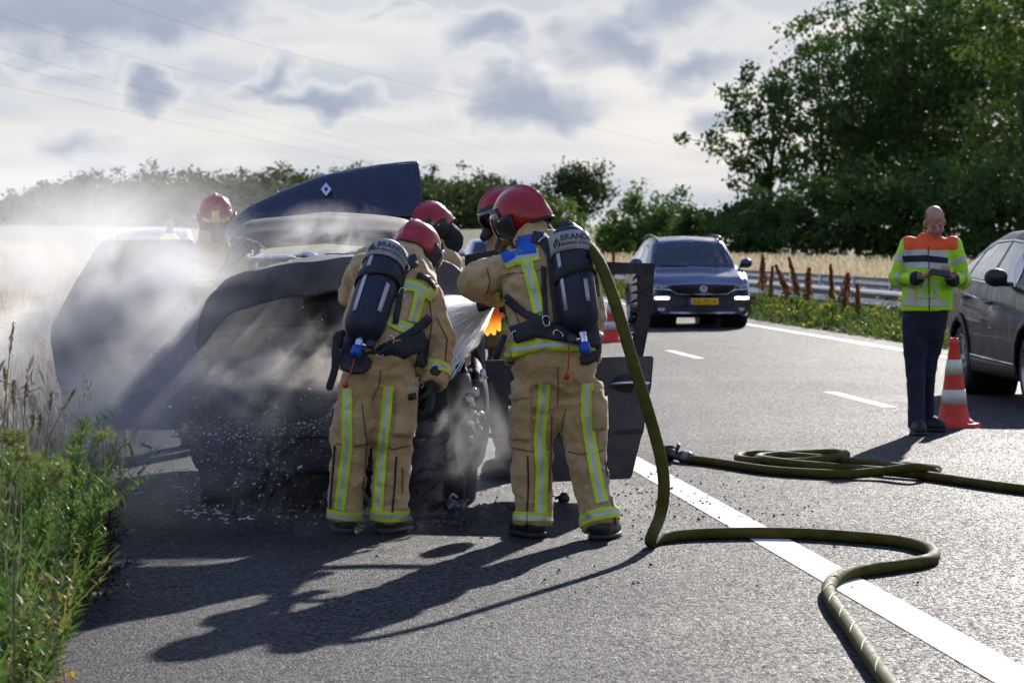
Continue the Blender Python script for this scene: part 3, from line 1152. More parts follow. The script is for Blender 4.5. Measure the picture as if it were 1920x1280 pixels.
def wheel(parent, x, y, r, w, side, spokes=10, local=True, flat=0.0, tm=None, rm=None, name='wheel'):
    bm = bmesh.new()
    prof = [(-w / 2, r * 0.70), (-w / 2, r * 0.90), (-w * 0.40, r * 0.985), (-w * 0.2, r), (w * 0.2, r), (w * 0.40, r * 0.985), (w / 2, r * 0.90), (w / 2, r * 0.70)]
    lathe(bm, (x, y, r - flat), (x + 1, y, r - flat), prof, 36, close=False)
    tyre = mk(name, bm, tm or M_TYRE, parent, local=local)
    bm = bmesh.new()
    xo = x + side * w * 0.42
    lathe(bm, (xo, y, r - flat), (xo + side, y, r - flat), [(0.0, r * 0.70), (0.015, r * 0.72), (0.02, r * 0.66), (-0.05, r * 0.62)], 36, close=False)
    lathe(bm, (xo - side * 0.03, y, r - flat), (xo + side, y, r - flat), [(0.0, r * 0.14), (0.03, r * 0.13), (0.035, 0.001)], 16, close=False)
    for k in range(spokes):
        a = 2 * math.pi * (k + (0.18 if k % 2 else -0.18)) / spokes
        mm = Matrix.Translation((xo - side * 0.02, y, r - flat)) @ Matrix.Rotation(a, 4, 'X')
        box(bm, 0, 0, r * 0.38, 0.02, r * 0.075, r * 0.60, 0.004, mtx=mm)
    q = mk('rim', bm, rm or M_ALLOY, tyre, local=local)
    bm = bmesh.new()
    lathe(bm, (xo - side * 0.10, y, r - flat), (xo + side, y, r - flat), [(0.0, r * 0.55), (0.004, r * 0.55), (0.005, 0.01)], 20, close=False)
    mk('brake_disc', bm, M_PLAS, tyre, local=local)
    return tyre


def arc_pts(y0, z0, r, a0, a1, n=18):
    return [(y0 + r * math.cos(a0 + (a1 - a0) * k / n), z0 + r * math.sin(a0 + (a1 - a0) * k / n)) for k in range(n + 1)]


def suv(label, group, keys, Ln, lat, s, paint, win, side_win, axles, wr, detail, rear_win):
    root = thing('parked_car', label, 'car', L(lat, s), rz=TH, group=group)
    v, f = car_mesh(keys, Ln)
    allb = BVHTree.FromPolygons([Vector(p) for p in v], [tuple(q) for q in f])
    c = v[f].mean(1)
    keep = np.ones(len(f), bool)
    for y0 in axles:
        keep &= ~((np.hypot(c[:, 1] - y0, c[:, 2] - wr * 0.98) < wr * 1.14) & (np.abs(c[:, 0]) > 0.55))
    for k in range(len(f)):
        if not keep[k]:
            continue
        x, y, z = c[k]
        if y < Ln * 0.5 and y > 0.5 and abs(x) < 0.78 and inside(win, x, z):
            keep[k] = False
        elif y > Ln * 0.72 and abs(x) < 0.7 and inside(rear_win, x, z):
            keep[k] = False
        elif abs(x) > 0.5:
            for sw in side_win:
                if inside(sw, y, z):
                    keep[k] = False
                    break
    body = mk('body', (v, f[keep]), paint, root, local=True)
    panel('windscreen', allb, win, 'y', M_GLASS, root, off=0.004, frm=-3)
    panel('rear_window', allb, rear_win, 'y', M_GLASSD, root, off=0.004, frm=8)
    for sgn in (-1, 1):
        for sw in side_win:
            panel('side_window', allb, sw, 'x', M_GLASSD, root, off=0.004, frm=3.0 * sgn)
    # cabin
    bm = bmesh.new()
    box(bm, 0, Ln * 0.5, 0.52, 1.5, Ln * 0.82, 0.36)
    box(bm, 0, 1.25, 0.88, 1.42, 0.5, 0.2, 0.04)
    mk('cabin_floor', bm, M_SEAT, root, local=True, smooth=False)
    for (sx, sy) in ((-0.37, 2.15), (0.37, 2.15), (-0.4, 3.0), (0.4, 3.0)):
        bm = bmesh.new()
        mm = Matrix.Translation((sx, sy, 0.95)) @ Matrix.Rotation(R(-14), 4, 'X')
        box(bm, 0, 0, 0.0, 0.48, 0.13, 0.62, 0.05, mtx=mm)
        box(bm, 0, 0.0, 0.43, 0.26, 0.09, 0.17, 0.035, mtx=mm)
        mk('seat', bm, M_SEAT, root, local=True)
    bm = bmesh.new()
    lathe(bm, (0.37, 1.55, 1.0), (0.37, 1.45, 1.04), [(-0.012, 0.17), (0.0, 0.185), (0.012, 0.17), (0.0, 0.16), (-0.012, 0.17)], 24, close=False)
    mk('steering_wheel', bm, M_PLAS, root, local=True)
    # wheels with arch trim
    hwm = max(k[1] for k in keys)
    for y0 in axles:
        for sgn in (-1, 1):
            wheel(root, sgn * (hwm - 0.135), y0, wr, 0.23, sgn)
            ring = [(y0 + wr * 1.30 * math.cos(a), wr + wr * 1.30 * math.sin(a)) for a in np.linspace(R(-28), R(208), 26)]
            ring += [(y0 + wr * 1.10 * math.cos(a), wr + wr * 1.10 * math.sin(a)) for a in np.linspace(R(208), R(-28), 26)]
            panel('arch_trim', allb, ring, 'x', M_PLAS, root, off=0.014, frm=3.0 * sgn, step=0.09, thick=0.012)
            bm = bmesh.new()
            lathe(bm, (sgn * 0.40, y0, wr), (sgn * 0.41, y0, wr), [(0, wr * 1.22), (0.0, 0.02)], 24, close=False)
            lathe(bm, (sgn * 0.40, y0, wr), (sgn, y0, wr), [(0, wr * 1.17), (0.42, wr * 1.17)], 24, close=False)
            mk('wheel_well', bm, M_INK, root, local=True)
    # sills, door seams, handles, mirrors, roof rails
    for sgn in (-1, 1):
        sill = [(axles[0] + wr * 1.2, 0.22), (axles[1] - wr * 1.2, 0.22), (axles[1] - wr * 1.25, 0.40), (axles[0] + wr * 1.25, 0.36)]
        panel('sill', allb, sill, 'x', M_PLAS, root, off=0.010, frm=3.0 * sgn, thick=0.01)
        trim = [(axles[0] + wr * 1.3, 0.372), (axles[1] - wr * 1.3, 0.412), (axles[1] - wr * 1.3, 0.428), (axles[0] + wr * 1.3, 0.388)]
        panel('sill_trim', allb, trim, 'x', M_CHROME, root, off=0.014, frm=3.0 * sgn, thick=0.006)
        for (ya, za, yb, zb) in detail['seams']:
            q = [(ya - 0.005, za), (ya + 0.005, za), (yb + 0.005, zb), (yb - 0.005, zb)]
            panel('door_seam', allb, q, 'x', M_INK, root, off=0.003, frm=3.0 * sgn)
        for (hy, hz) in detail['handles']:
            h = allb.ray_cast(Vector((3.0 * sgn, hy, hz)), Vector((-sgn, 0, 0)))[0]
            bm = bmesh.new()
            tube(bm, smooth_path([h + Vector((0.0, -0.11, 0)), h + Vector((sgn * 0.035, -0.06, 0.004)), h + Vector((sgn * 0.037, 0.06, 0.006)), h + Vector((0, 0.10, 0.004))], 4), 0.013, 8)
            ellipsoid(bm, h, (0.006, 0.07, 0.035))
            mk('door_handle', bm, paint if detail.get('paint_handles', True) else M_PLAS, root, local=True)
        my, mz = detail['mirror']
        h = allb.ray_cast(Vector((3.0 * sgn, my, mz)), Vector((-sgn, 0, 0)))[0]
        bm = bmesh.new()
        ellipsoid(bm, h + Vector((sgn * 0.155, -0.02, 0.07)), (0.115, 0.075, 0.085), seg=20)
        box(bm, h.x + sgn * 0.05, h.y, h.z + 0.01, 0.16, 0.06, 0.04, 0.015)
        mi = mk('mirror', remesh(bm, 0.014, 3), M_PLAS, root, local=True)
        bm = bmesh.new()
        cc = h + Vector((sgn * 0.155, -0.02, 0.07))
        ellipsoid(bm, cc + Vector((0, -0.012, 0.012)), (0.112, 0.072, 0.078), seg=20)
        mk('mirror_cap', bm, detail.get('cap', paint), mi, local=True)
        if detail.get('rails'):
            bm = bmesh.new()
            tube(bm, smooth_path([(sgn * 0.555, 1.85, 1.52), (sgn * 0.60, 2.0, 1.605), (sgn * 0.60, 2.9, 1.63), (sgn * 0.58, 3.6, 1.56), (sgn * 0.57, 3.75, 1.50)], 5), 0.02, 8)
            mk('roof_rail', bm, M_PLAS, root, local=True)
    if detail.get('window_trim'):
        for sgn in (-1, 1):
            o, i_ = detail['window_trim']
            ring = o + i_[::-1]
            for k in range(len(o)):
                k2 = (k + 1) % len(o)
                panel('window_trim', allb, [o[k], o[k2], i_[k2], i_[k]], 'x', M_CHROME, root, off=0.008, frm=3.0 * sgn, step=0.08, thick=0.004)
    return root, allb


TROC = [(0.0, 0.84, 0.24, 0.70, 0.76, 0.66), (0.08, 0.875, 0.20, 0.76, 0.80, 0.70), (0.35, 0.905, 0.18, 0.86, 0.91, 0.72), (0.7, 0.91, 0.18, 0.94, 0.98, 0.73), (1.0, 0.91, 0.18, 0.99, 1.03, 0.74),
        (1.15, 0.91, 0.18, 1.0, 1.09, 0.73), (1.5, 0.91, 0.18, 1.01, 1.36, 0.68), (1.78, 0.91, 0.18, 1.02, 1.53, 0.64), (2.3, 0.91, 0.18, 1.03, 1.60, 0.63), (3.0, 0.91, 0.18, 1.05, 1.59, 0.62),
        (3.6, 0.905, 0.20, 1.08, 1.50, 0.60), (3.9, 0.895, 0.26, 1.08, 1.25, 0.60), (4.1, 0.88, 0.30, 1.03, 1.07, 0.64), (4.2, 0.86, 0.34, 0.98, 1.0, 0.66)]
t_win = [(-0.70, 1.065), (-0.35, 1.085), (0, 1.09), (0.35, 1.085), (0.70, 1.065), (0.675, 1.18), (0.63, 1.33), (0.585, 1.47), (0.3, 1.51), (0, 1.517), (-0.3, 1.51), (-0.585, 1.47), (-0.63, 1.33), (-0.675, 1.18)]
t_rear = [(-0.56, 1.11), (0.56, 1.11), (0.50, 1.44), (-0.50, 1.44)]
t_side = [[(1.42, 1.07), (2.30, 1.09), (2.30, 1.44), (2.0, 1.43), (1.70, 1.30)], [(2.40, 1.09), (3.15, 1.12), (3.15, 1.40), (2.40, 1.44)], [(3.22, 1.12), (3.50, 1.15), (3.42, 1.33), (3.22, 1.38)]]
det = dict(seams=[(1.15, 0.42, 1.2, 1.02), (2.35, 0.42, 2.35, 1.06), (3.2, 0.55, 3.28, 1.08)], handles=[(2.15, 0.90), (3.02, 0.93)], mirror=(1.45, 1.06), rails=True)
troc, tb = suv('dark blue SUV with its running lights on, facing the camera behind the open car door', None, TROC, 4.22, 8.1, 54.3, M_BLUE, t_win, t_side, (0.80, 3.39), 0.33, det, t_rear)
FR = dict(axis='y', frm=-3.0, local=True)
panel('bumper', tb, [(-0.86, 0.30), (0.86, 0.30), (0.88, 0.585), (0.44, 0.585), (-0.44, 0.585), (-0.88, 0.585)], m=M_PLAS, parent=troc, off=0.006, **FR)
gri = panel('grille', tb, [(-0.56, 0.755), (0.56, 0.755), (0.44, 0.60), (-0.44, 0.60)], m=M_INK, parent=troc, off=0.008, **FR)
for z in (0.64, 0.68, 0.72):
    wd = 0.45 + (z - 0.60) * 0.75
    panel('grille_bar', tb, [(-wd, z - 0.008), (wd, z - 0.008), (wd, z + 0.008), (-wd, z + 0.008)], m=M_PLAS, parent=gri, off=0.016, thick=0.006, **FR)
panel('grille_trim', tb, [(-0.86, 0.680), (-0.57, 0.672), (-0.46, 0.592), (0.46, 0.592), (0.57, 0.672), (0.86, 0.680), (0.86, 0.694), (0.56, 0.688), (0.45, 0.608), (-0.45, 0.608), (-0.56, 0.688), (-0.86, 0.694)], m=M_CHROME, parent=troc, off=0.016, thick=0.006, **FR)
panel('lower_grille', tb, [(-0.52, 0.31), (0.52, 0.31), (0.58, 0.42), (-0.58, 0.42)], m=M_INK, parent=troc, off=0.010, **FR)
panel('skid_trim', tb, [(-0.55, 0.262), (0.55, 0.262), (0.58, 0.285), (-0.58, 0.285)], m=M_ALLOY, parent=troc, off=0.014, **FR)
for sg in (-1, 1):
    panel('headlight', tb, [(sg * 0.56, 0.69), (sg * 0.845, 0.70), (sg * 0.86, 0.765), (sg * 0.80, 0.785), (sg * 0.57, 0.755)], m=M_LENS, parent=troc, off=0.010, **FR)
    panel('running_light', tb, [(sg * 0.59, 0.507), (sg * 0.82, 0.507), (sg * 0.835, 0.53), (sg * 0.82, 0.555), (sg * 0.59, 0.555), (sg * 0.575, 0.53)], m=M_LAMP, parent=troc, off=0.018, thick=0.01, **FR)
    panel('fog_light', tb, [(sg * 0.66, 0.31), (sg * 0.78, 0.31), (sg * 0.78, 0.36), (sg * 0.66, 0.36)], m=M_LENS, parent=troc, off=0.012, **FR)
plate = mk('licence_plate', (lambda b: (box(b, 0.0, -0.085, 0.475, 0.52, 0.012, 0.115, 0.004), b)[1])(bmesh.new()), M_PLATE, troc, local=True)
bm = bmesh.new()
box(bm, -0.238, -0.0925, 0.475, 0.044, 0.004, 0.111)
mk('country_strip', bm, M_PLBL, plate, local=True, smooth=False)
me = text_mesh('ZG-751-V', 0.098, 0.001, bold=True)
mk('plate_lettering', map_mesh(me, lambda c: Vector((c.x * 1.02 + 0.02, -0.0935, 0.474 + c.y))), M_INK, plate, local=True, smooth=False)
# round badge with V over W
bm = bmesh.new()
lathe(bm, (0, -0.075, 0.69), (0, -1, 0.69), [(0, 0.062), (0.012, 0.066), (0.014, 0.055), (0.008, 0.052)], 28, close=False)
for (a, b_) in (((-0.030, 0.044), (0, -0.002)), ((0.030, 0.044), (0, -0.002)), ((-0.047, 0.02), (-0.022, -0.046)), ((-0.022, -0.046), (0, 0.0)), ((0, 0.0), (0.022, -0.046)), ((0.022, -0.046), (0.047, 0.02))):
    tube(bm, [(a[0], -0.086, 0.69 + a[1]), (b_[0], -0.086, 0.69 + b_[1])], 0.0062, 6)
mk('badge', bm, M_CHROME, troc, local=True)
# a driver behind the glass is only a dark shape, the wiper shows
bm = bmesh.new()
for x0 in (-0.1, 0.45):
    a = tb.ray_cast(Vector((x0, -3, 1.085)), Vector((0, 1, 0)))[0]
    b_ = tb.ray_cast(Vector((x0 - 0.5, -3, 1.10)), Vector((0, 1, 0)))[0]
    tube(bm, [a + Vector((0, -0.015, 0)), b_ + Vector((0, -0.015, 0))], 0.008, 5)
mk('wiper', bm, M_INK, troc, local=True)

CX5 = [(0.0, 0.82, 0.30, 0.80, 0.86, 0.62), (0.1, 0.87, 0.24, 0.88, 0.92, 0.68), (0.4, 0.91, 0.20, 0.97, 1.0, 0.72), (0.9, 0.92, 0.20, 1.05, 1.08, 0.74), (1.2, 0.92, 0.20, 1.07, 1.12, 0.74), (1.6, 0.92, 0.21, 1.08, 1.36, 0.66),
       (2.05, 0.92, 0.21, 1.09, 1.60, 0.58), (2.5, 0.92, 0.21, 1.10, 1.655, 0.565), (3.1, 0.92, 0.22, 1.13, 1.64, 0.56), (3.7, 0.92, 0.24, 1.17, 1.55, 0.555), (4.1, 0.91, 0.30, 1.18, 1.38, 0.58), (4.35, 0.89, 0.34, 1.13, 1.18, 0.64), (4.53, 0.86, 0.40, 1.0, 1.03, 0.66)]
m_win = [(-0.70, 1.12), (0, 1.14), (0.70, 1.12), (0.60, 1.38), (0.53, 1.54), (0, 1.58), (-0.53, 1.54), (-0.60, 1.38)]
m_rear = [(-0.55, 1.22), (0.55, 1.22), (0.46, 1.46), (-0.46, 1.46)]
m_side = [[(1.60, 1.13), (2.50, 1.145), (2.50, 1.53), (2.15, 1.51), (1.85, 1.36)], [(2.60, 1.15), (3.38, 1.18), (3.46, 1.44), (3.2, 1.51), (2.60, 1.53)], [(3.46, 1.185), (3.90, 1.23), (3.80, 1.33), (3.54, 1.43)]]
wt_o = [(1.52, 1.105), (2.55, 1.12), (3.42, 1.152), (3.98, 1.215), (3.86, 1.36), (3.5, 1.478), (3.2, 1.54), (2.55, 1.558), (2.13, 1.54), (1.80, 1.37)]
wt_i = [(1.58, 1.125), (2.55, 1.14), (3.42, 1.172), (3.94, 1.232), (3.82, 1.345), (3.49, 1.458), (3.2, 1.522), (2.55, 1.54), (2.15, 1.522), (1.83, 1.365)]
det2 = dict(seams=[(1.3, 0.42, 1.42, 1.08), (2.55, 0.42, 2.55, 1.12), (3.42, 0.75, 3.55, 1.14)], handles=[(2.38, 0.94), (3.36, 0.98)], mirror=(1.72, 1.12), window_trim=(wt_o, wt_i), cap=M_PLAS)
mazda, mb = suv('dark grey SUV with chrome window trim, cut off by the right edge', None, CX5, 4.53, 8.16, 27.4, M_GREY, m_win, m_side, (0.92, 3.62), 0.355, det2, m_rear)
det3 = dict(seams=[(1.15, 0.42, 1.2, 1.02), (2.35, 0.42, 2.35, 1.06)], handles=[(2.15, 0.90)], mirror=(1.45, 1.06))
suv('pale blue car far down the lane, its roof seen left of the blue shoulder patch', None, TROC, 4.22, 7.7, 93.0, M_SILV, t_win, t_side, (0.80, 3.39), 0.33, det3, t_rear)
suv('pale vehicle half lost in the smoke beyond the grass, left of the wreck', None, [(k[0], k[1], k[2], k[3] + 0.1, k[4] + 0.2, k[5] + 0.1) for k in TROC], 4.22, -1.75, 62.0, M_WHITEP, [(a, b_ + 0.18) for a, b_ in t_win], [[(a, b_ + 0.16) for a, b_ in q] for q in t_side], (0.80, 3.39), 0.33, det3, [(a, b_ + 0.18) for a, b_ in t_rear])

# ================================================================ people
M_TAN = mat('turnout_cloth', (0.44, 0.28, 0.118), rough=0.8, col2=(0.56, 0.375, 0.175), vscale=5, dirt=0.34, bump=0.55, bscale=9, bdist=0.022, stretch=(1, 1, 1.7), spec=0.25, sheen=0.35)
M_UNDER = mat('black_wool', (0.014, 0.014, 0.016), rough=0.9, var=0.3, bump=0.4, bscale=60)
M_HYEL = mat('reflective_yellow', (0.55, 0.72, 0.02), rough=0.55, var=0.10, vscale=9, dirt=0.12, bump=0.2, bscale=90, bdist=0.002)
M_HSIL = mat('reflective_silver', (0.50, 0.50, 0.49), rough=0.45, metal=0.25, var=0.10, vscale=9, dirt=0.12)
M_HELM = mat('helmet_red', (0.36, 0.004, 0.008), rough=0.28, var=0.15, vscale=14, spec=0.35, coat=0.4, coat_rough=0.12, dirt=0.28, bump=0.06, bscale=9)
M_RUB = mat('black_rubber', (0.017, 0.017, 0.019), rough=0.5, var=0.3, vscale=12, bump=0.2, bscale=50)
M_WEB = mat('black_webbing', (0.020, 0.020, 0.023), rough=0.75, var=0.25, vscale=20, bump=0.4, bscale=220, bdist=0.002)
M_NAVY = mat('tank_cover_navy', (0.010, 0.013, 0.030), rough=0.6, var=0.25, vscale=8, bump=0.35, bscale=22, bdist=0.008)
M_LABEL = mat('label_grey', (0.33, 0.325, 0.315), rough=0.6, var=0.12, vscale=12, dirt=0.15)
M_BKNOB = mat('blue_knob', (0.01, 0.07, 0.42), rough=0.4)
M_BPATCH = mat('blue_shoulder_cloth', (0.012, 0.09, 0.42), rough=0.75, var=0.15, bump=0.3, bscale=40)
M_RED = mat('red_cord', (0.45, 0.015, 0.015), rough=0.5)
M_GLOVE = mat('glove_leather', (0.022, 0.021, 0.020), rough=0.7, var=0.4, vscale=15, bump=0.5, bscale=45)
M_SKIN = mat('skin', (0.42, 0.22, 0.155), rough=0.5, var=0.10, vscale=18, bump=0.1, bscale=80)
M_HAIR = mat('short_hair', (0.10, 0.075, 0.055), rough=0.8, var=0.3, vscale=60)
M_EMBL = mat('yellow_emblem', (0.72, 0.58, 0.10), rough=0.4, var=0.1)
M_LIME = mat('hivis_lime', (0.42, 0.80, 0.012), rough=0.6, var=0.08, vscale=6, bump=0.35, bscale=16, bdist=0.008)
M_ORAN = mat('hivis_orange', (0.90, 0.10, 0.006), rough=0.6, var=0.06, vscale=6, bump=0.35, bscale=16, bdist=0.008)
M_DNAVY = mat('navy_cloth', (0.010, 0.012, 0.030), rough=0.85, var=0.25, vscale=6, bump=0.4, bscale=18, bdist=0.008)
M_SEAM = mat('cloth_seam', (0.13, 0.08, 0.035), rough=0.9, var=0.3)
YSY = [0, 0, 1, 1, 0, 0]          # yellow - silver - yellow tape
TAPE = [M_HYEL, M_HSIL]
CAMD = Vector((0, 1, 0))


def folds(amp, fz=13.0, seed=0):
    """cloth folds: mostly crosswise creases, domain-warped, plus soft dents"""
    def fn(co):
        wp = np.stack([fbm(co * 4, 2, seed), fbm(co * 4 + 7, 2, seed + 3), fbm(co * 4 + 19, 2, seed + 5)], 1)
        q = co * np.array([4.5, 4.5, fz]) + wp * 1.1
        r = 1 - np.abs(fbm(q, 2, seed + 9))
        return amp * (1.3 * (r - 0.6) + 0.8 * fbm(co * 7, 2, seed + 1))
    return fn


def hand(bm, wrist, tipdir, palm_n, curl=0.5, s=1.0, thumb=1):
    """palm with four unequal bent fingers and a thumb leaving the side of the palm"""
    d = Vector(tipdir).normalized()
    n = Vector(palm_n).normalized()
    n = (n - d * n.dot(d)).normalized()
    sd = d.cross(n)
    pc = Vector(wrist) + d * 0.052 * s
    tube(bm, [Vector(wrist), pc, Vector(wrist) + d * 0.092 * s], [0.028 * s, 0.040 * s, 0.040 * s], 10, flat=(n, 0.5))
    for k, (off, ln) in enumerate(((-0.030, 0.062), (-0.010, 0.075), (0.010, 0.080), (0.030, 0.070))):
        p = Vector(wrist) + d * 0.088 * s + sd * off * s * thumb * -1
        pts, dd = [p], d.copy()
        for j, seg in enumerate((0.45, 0.32, 0.25)):
            a = curl * (0.55 + 0.35 * j)
            dd = (dd * math.cos(a) + n * math.sin(a)).normalized()
            p = p + dd * ln * seg * s
            pts.append(p)
        tube(bm, pts, [0.0105 * s, 0.010 * s, 0.0092 * s, 0.008 * s], 8)
    b0 = Vector(wrist) + d * 0.030 * s + sd * 0.034 * s * thumb
    b1 = b0 + (d * 0.6 + sd * 0.6 * thumb + n * 0.4).normalized() * 0.038 * s
    b2 = b1 + (d * 0.8 + n * (0.5 + 0.4 * curl)).normalized() * 0.032 * s
    tube(bm, [b0, b1, b2], [0.014 * s, 0.012 * s, 0.010 * s], 8)


def boot(root, ankle, fwd, m=None):
    a = Vector(ankle)
    f = Vector((fwd[0], fwd[1], 0)).normalized()
    bm = bmesh.new()
    g = Vector((a.x, a.y, 0))
    tube(bm, [g + Vector((0, 0, 0.12)), g + Vector((0, 0, 0.09))], [0.058, 0.060], 12)
    tube(bm, [g - f * 0.035 + Vector((0, 0, 0.065)), g + f * 0.09 + Vector((0, 0, 0.062)), g + f * 0.17 + Vector((0, 0, 0.052))], [0.062, 0.060, 0.050], 12)
    me = remesh(bm, 0.011, 3)
    co, _ = mesh_arrays(me)
    co[:, 2] = np.maximum(co[:, 2], 0.012)
    me.vertices.foreach_set('co', co.astype(np.float32).ravel())
    b = mk('boot', me, m or M_RUB, root)
    bm = bmesh.new()
    pr = [(-0.10, 0.0), (-0.08, 0.045), (0.0, 0.058), (0.10, 0.060), (0.18, 0.050), (0.225, 0.0)]
    sd = Vector((-f.y, f.x, 0))
    lo = [g + f * t + sd * w_ for t, w_ in pr] + [g + f * t - sd * w_ for t, w_ in pr[-2:0:-1]]
    v0 = [bm.verts.new(p + Vector((0, 0, 0.002))) for p in lo]
    v1 = [bm.verts.new(p + Vector((0, 0, 0.030))) for p in lo]
    bm.faces.new(v0)
    bm.faces.new(v1)
    for k in range(len(lo)):
        bm.faces.new((v0[k], v0[(k + 1) % len(lo)], v1[(k + 1) % len(lo)], v1[k]))
    mk('sole', bm, M_INK, b)
    return b


def helmet(root, c, fwd, up, s=1.0, emblem=False, visor_down=True, curtain=True):
    f = Vector(fwd).normalized()
    u = Vector(up)
    u = (u - f * u.dot(f)).normalized()
    r = f.cross(u)
    M = Matrix((r, f, u)).transposed().to_4x4()
    M.translation = Vector(c)
    az = np.linspace(0, 2 * math.pi, 64, endpoint=False)
    verts, faces = [], []
    nr = 22

    def rim(a):
        b = abs((a + math.pi) % (2 * math.pi) - math.pi)       # 0 front, pi back
        return np.interp(b, [0, 0.55, 0.95, 1.3, 1.75, 2.2, math.pi], [12, 8, -24, -38, -36, -27, -24])
    top = len(verts)
    for i in range(nr + 1):
        for a in az:
            el = 90 - (90 - rim(a)) * (i / nr)
            e = R(el)
            x, y, z = math.sin(a) * math.cos(e), math.cos(a) * math.cos(e), math.sin(e)
            px, py, pz = 0.128 * x, 0.158 * y, 0.148 * z
            back = max(0, -math.cos(a))
            if el < 5:
                k = min(1.0, (5 - el) / 30)
                px *= 1 + 0.10 * k * back
                py *= 1 + 0.24 * k * back
            if el > -12:
                cr = math.exp(-(px / 0.017) ** 2) * min(1, (el + 12) / 30)
                n = Vector((x / 0.128, y / 0.158, z / 0.148)).normalized()
                px, py, pz = px + n.x * 0.013 * cr, py + n.y * 0.013 * cr, pz + n.z * 0.013 * cr
            verts.append(M @ (Vector((px, py, pz)) * s))
    m = len(az)
    for i in range(nr):
        for j in range(m):
            faces.append((i * m + j, i * m + (j + 1) % m, (i + 1) * m + (j + 1) % m, (i + 1) * m + j))
    h = mk('helmet', (verts, faces), M_HELM, root)
    sd = h.modifiers.new('solid', 'SOLIDIFY')
    sd.thickness, sd.offset = 0.008, -1
    # rubber edge round the rim
    bm = bmesh.new()
    edge = verts[nr * m:(nr + 1) * m]
    tube(bm, edge + [edge[0]], 0.0065 * s, 6, cap=False)
    mk('rim_seal', bm, M_RUB, h)

    def patch(a0, a1, e0, e1, rad, n1=14, n2=8):
        g = []
        for i in range(n2 + 1):
            row = []
            for j in range(n1 + 1):
                a, e = R(a0 + (a1 - a0) * j / n1), R(e0 + (e1 - e0) * i / n2)
                row.append(M @ (Vector((0.128 * math.sin(a) * math.cos(e), 0.158 * math.cos(a) * math.cos(e), 0.148 * math.sin(e))) * s * rad))
            g.append(row)
        return grid_faces(g)[:2]
    if visor_down:
        o = mk('visor', patch(-72, 72, 14, -42, 1.10), M_VISOR, h)
        sd = o.modifiers.new('solid', 'SOLIDIFY')
        sd.thickness = 0.003
    o = mk('brow_band', patch(-68, 68, 24, 9, 1.055, 14, 4), M_RUB if not emblem else M_HELM, h)
    sd = o.modifiers.new('solid', 'SOLIDIFY')
    sd.thickness = 0.012
    for q in (-1, 1):
        o = mk('ear_cover', patch(q * 60, q * 100, 2, -44, 1.06, 6, 6), M_RUB, h)
        sd = o.modifiers.new('solid', 'SOLIDIFY')
        sd.thickness = 0.018
        bm = bmesh.new()
        ellipsoid(bm, M @ Vector((q * 0.134 * s, 0.045 * s, -0.01 * s)), (0.016, 0.016, 0.016), seg=10)
        mk('visor_pivot', bm, M_CHROME, h)
    if emblem:
        v, fc = patch(-13, 13, 36, 6, 1.10, 6, 6)
        o = mk('emblem', (v, fc), M_EMBL, h)
        sd = o.modifiers.new('solid', 'SOLIDIFY')
        sd.thickness = 0.01
        for q in (-1, 1):
            v, fc = patch(q * 16, q * 46, 13, 3, 1.085, 6, 3)
            o = mk('emblem_wing', (v, fc), M_EMBL, h)
            sd = o.modifiers.new('solid', 'SOLIDIFY')
            sd.thickness = 0.006
    if curtain:
        # cloth hood and neck curtain under the rim, with a breathing mask in front
        bm = bmesh.new()
        tube(bm, [M @ Vector((0, -0.01, 0.03)), M @ Vector((0, -0.025, -0.09)), M @ Vector((0, -0.045, -0.17))], [0.108 * s, 0.112 * s, 0.125 * s], 18)
        mk('neck_curtain', remesh(bm, 0.013, 2, folds(0.006, 9, 4)), M_UNDER, h)
        bm = bmesh.new()
        tube(bm, [M @ Vector((0, 0.06, -0.06)), M @ Vector((0, 0.135, -0.085))], [0.075 * s, 0.045 * s], 14)
        tube(bm, [M @ Vector((0, 0.13, -0.09)), M @ Vector((0, 0.175, -0.115))], [0.032 * s, 0.034 * s], 12)
        mk('mask', remesh(bm, 0.011, 2), M_RUB, h)
    return h, M


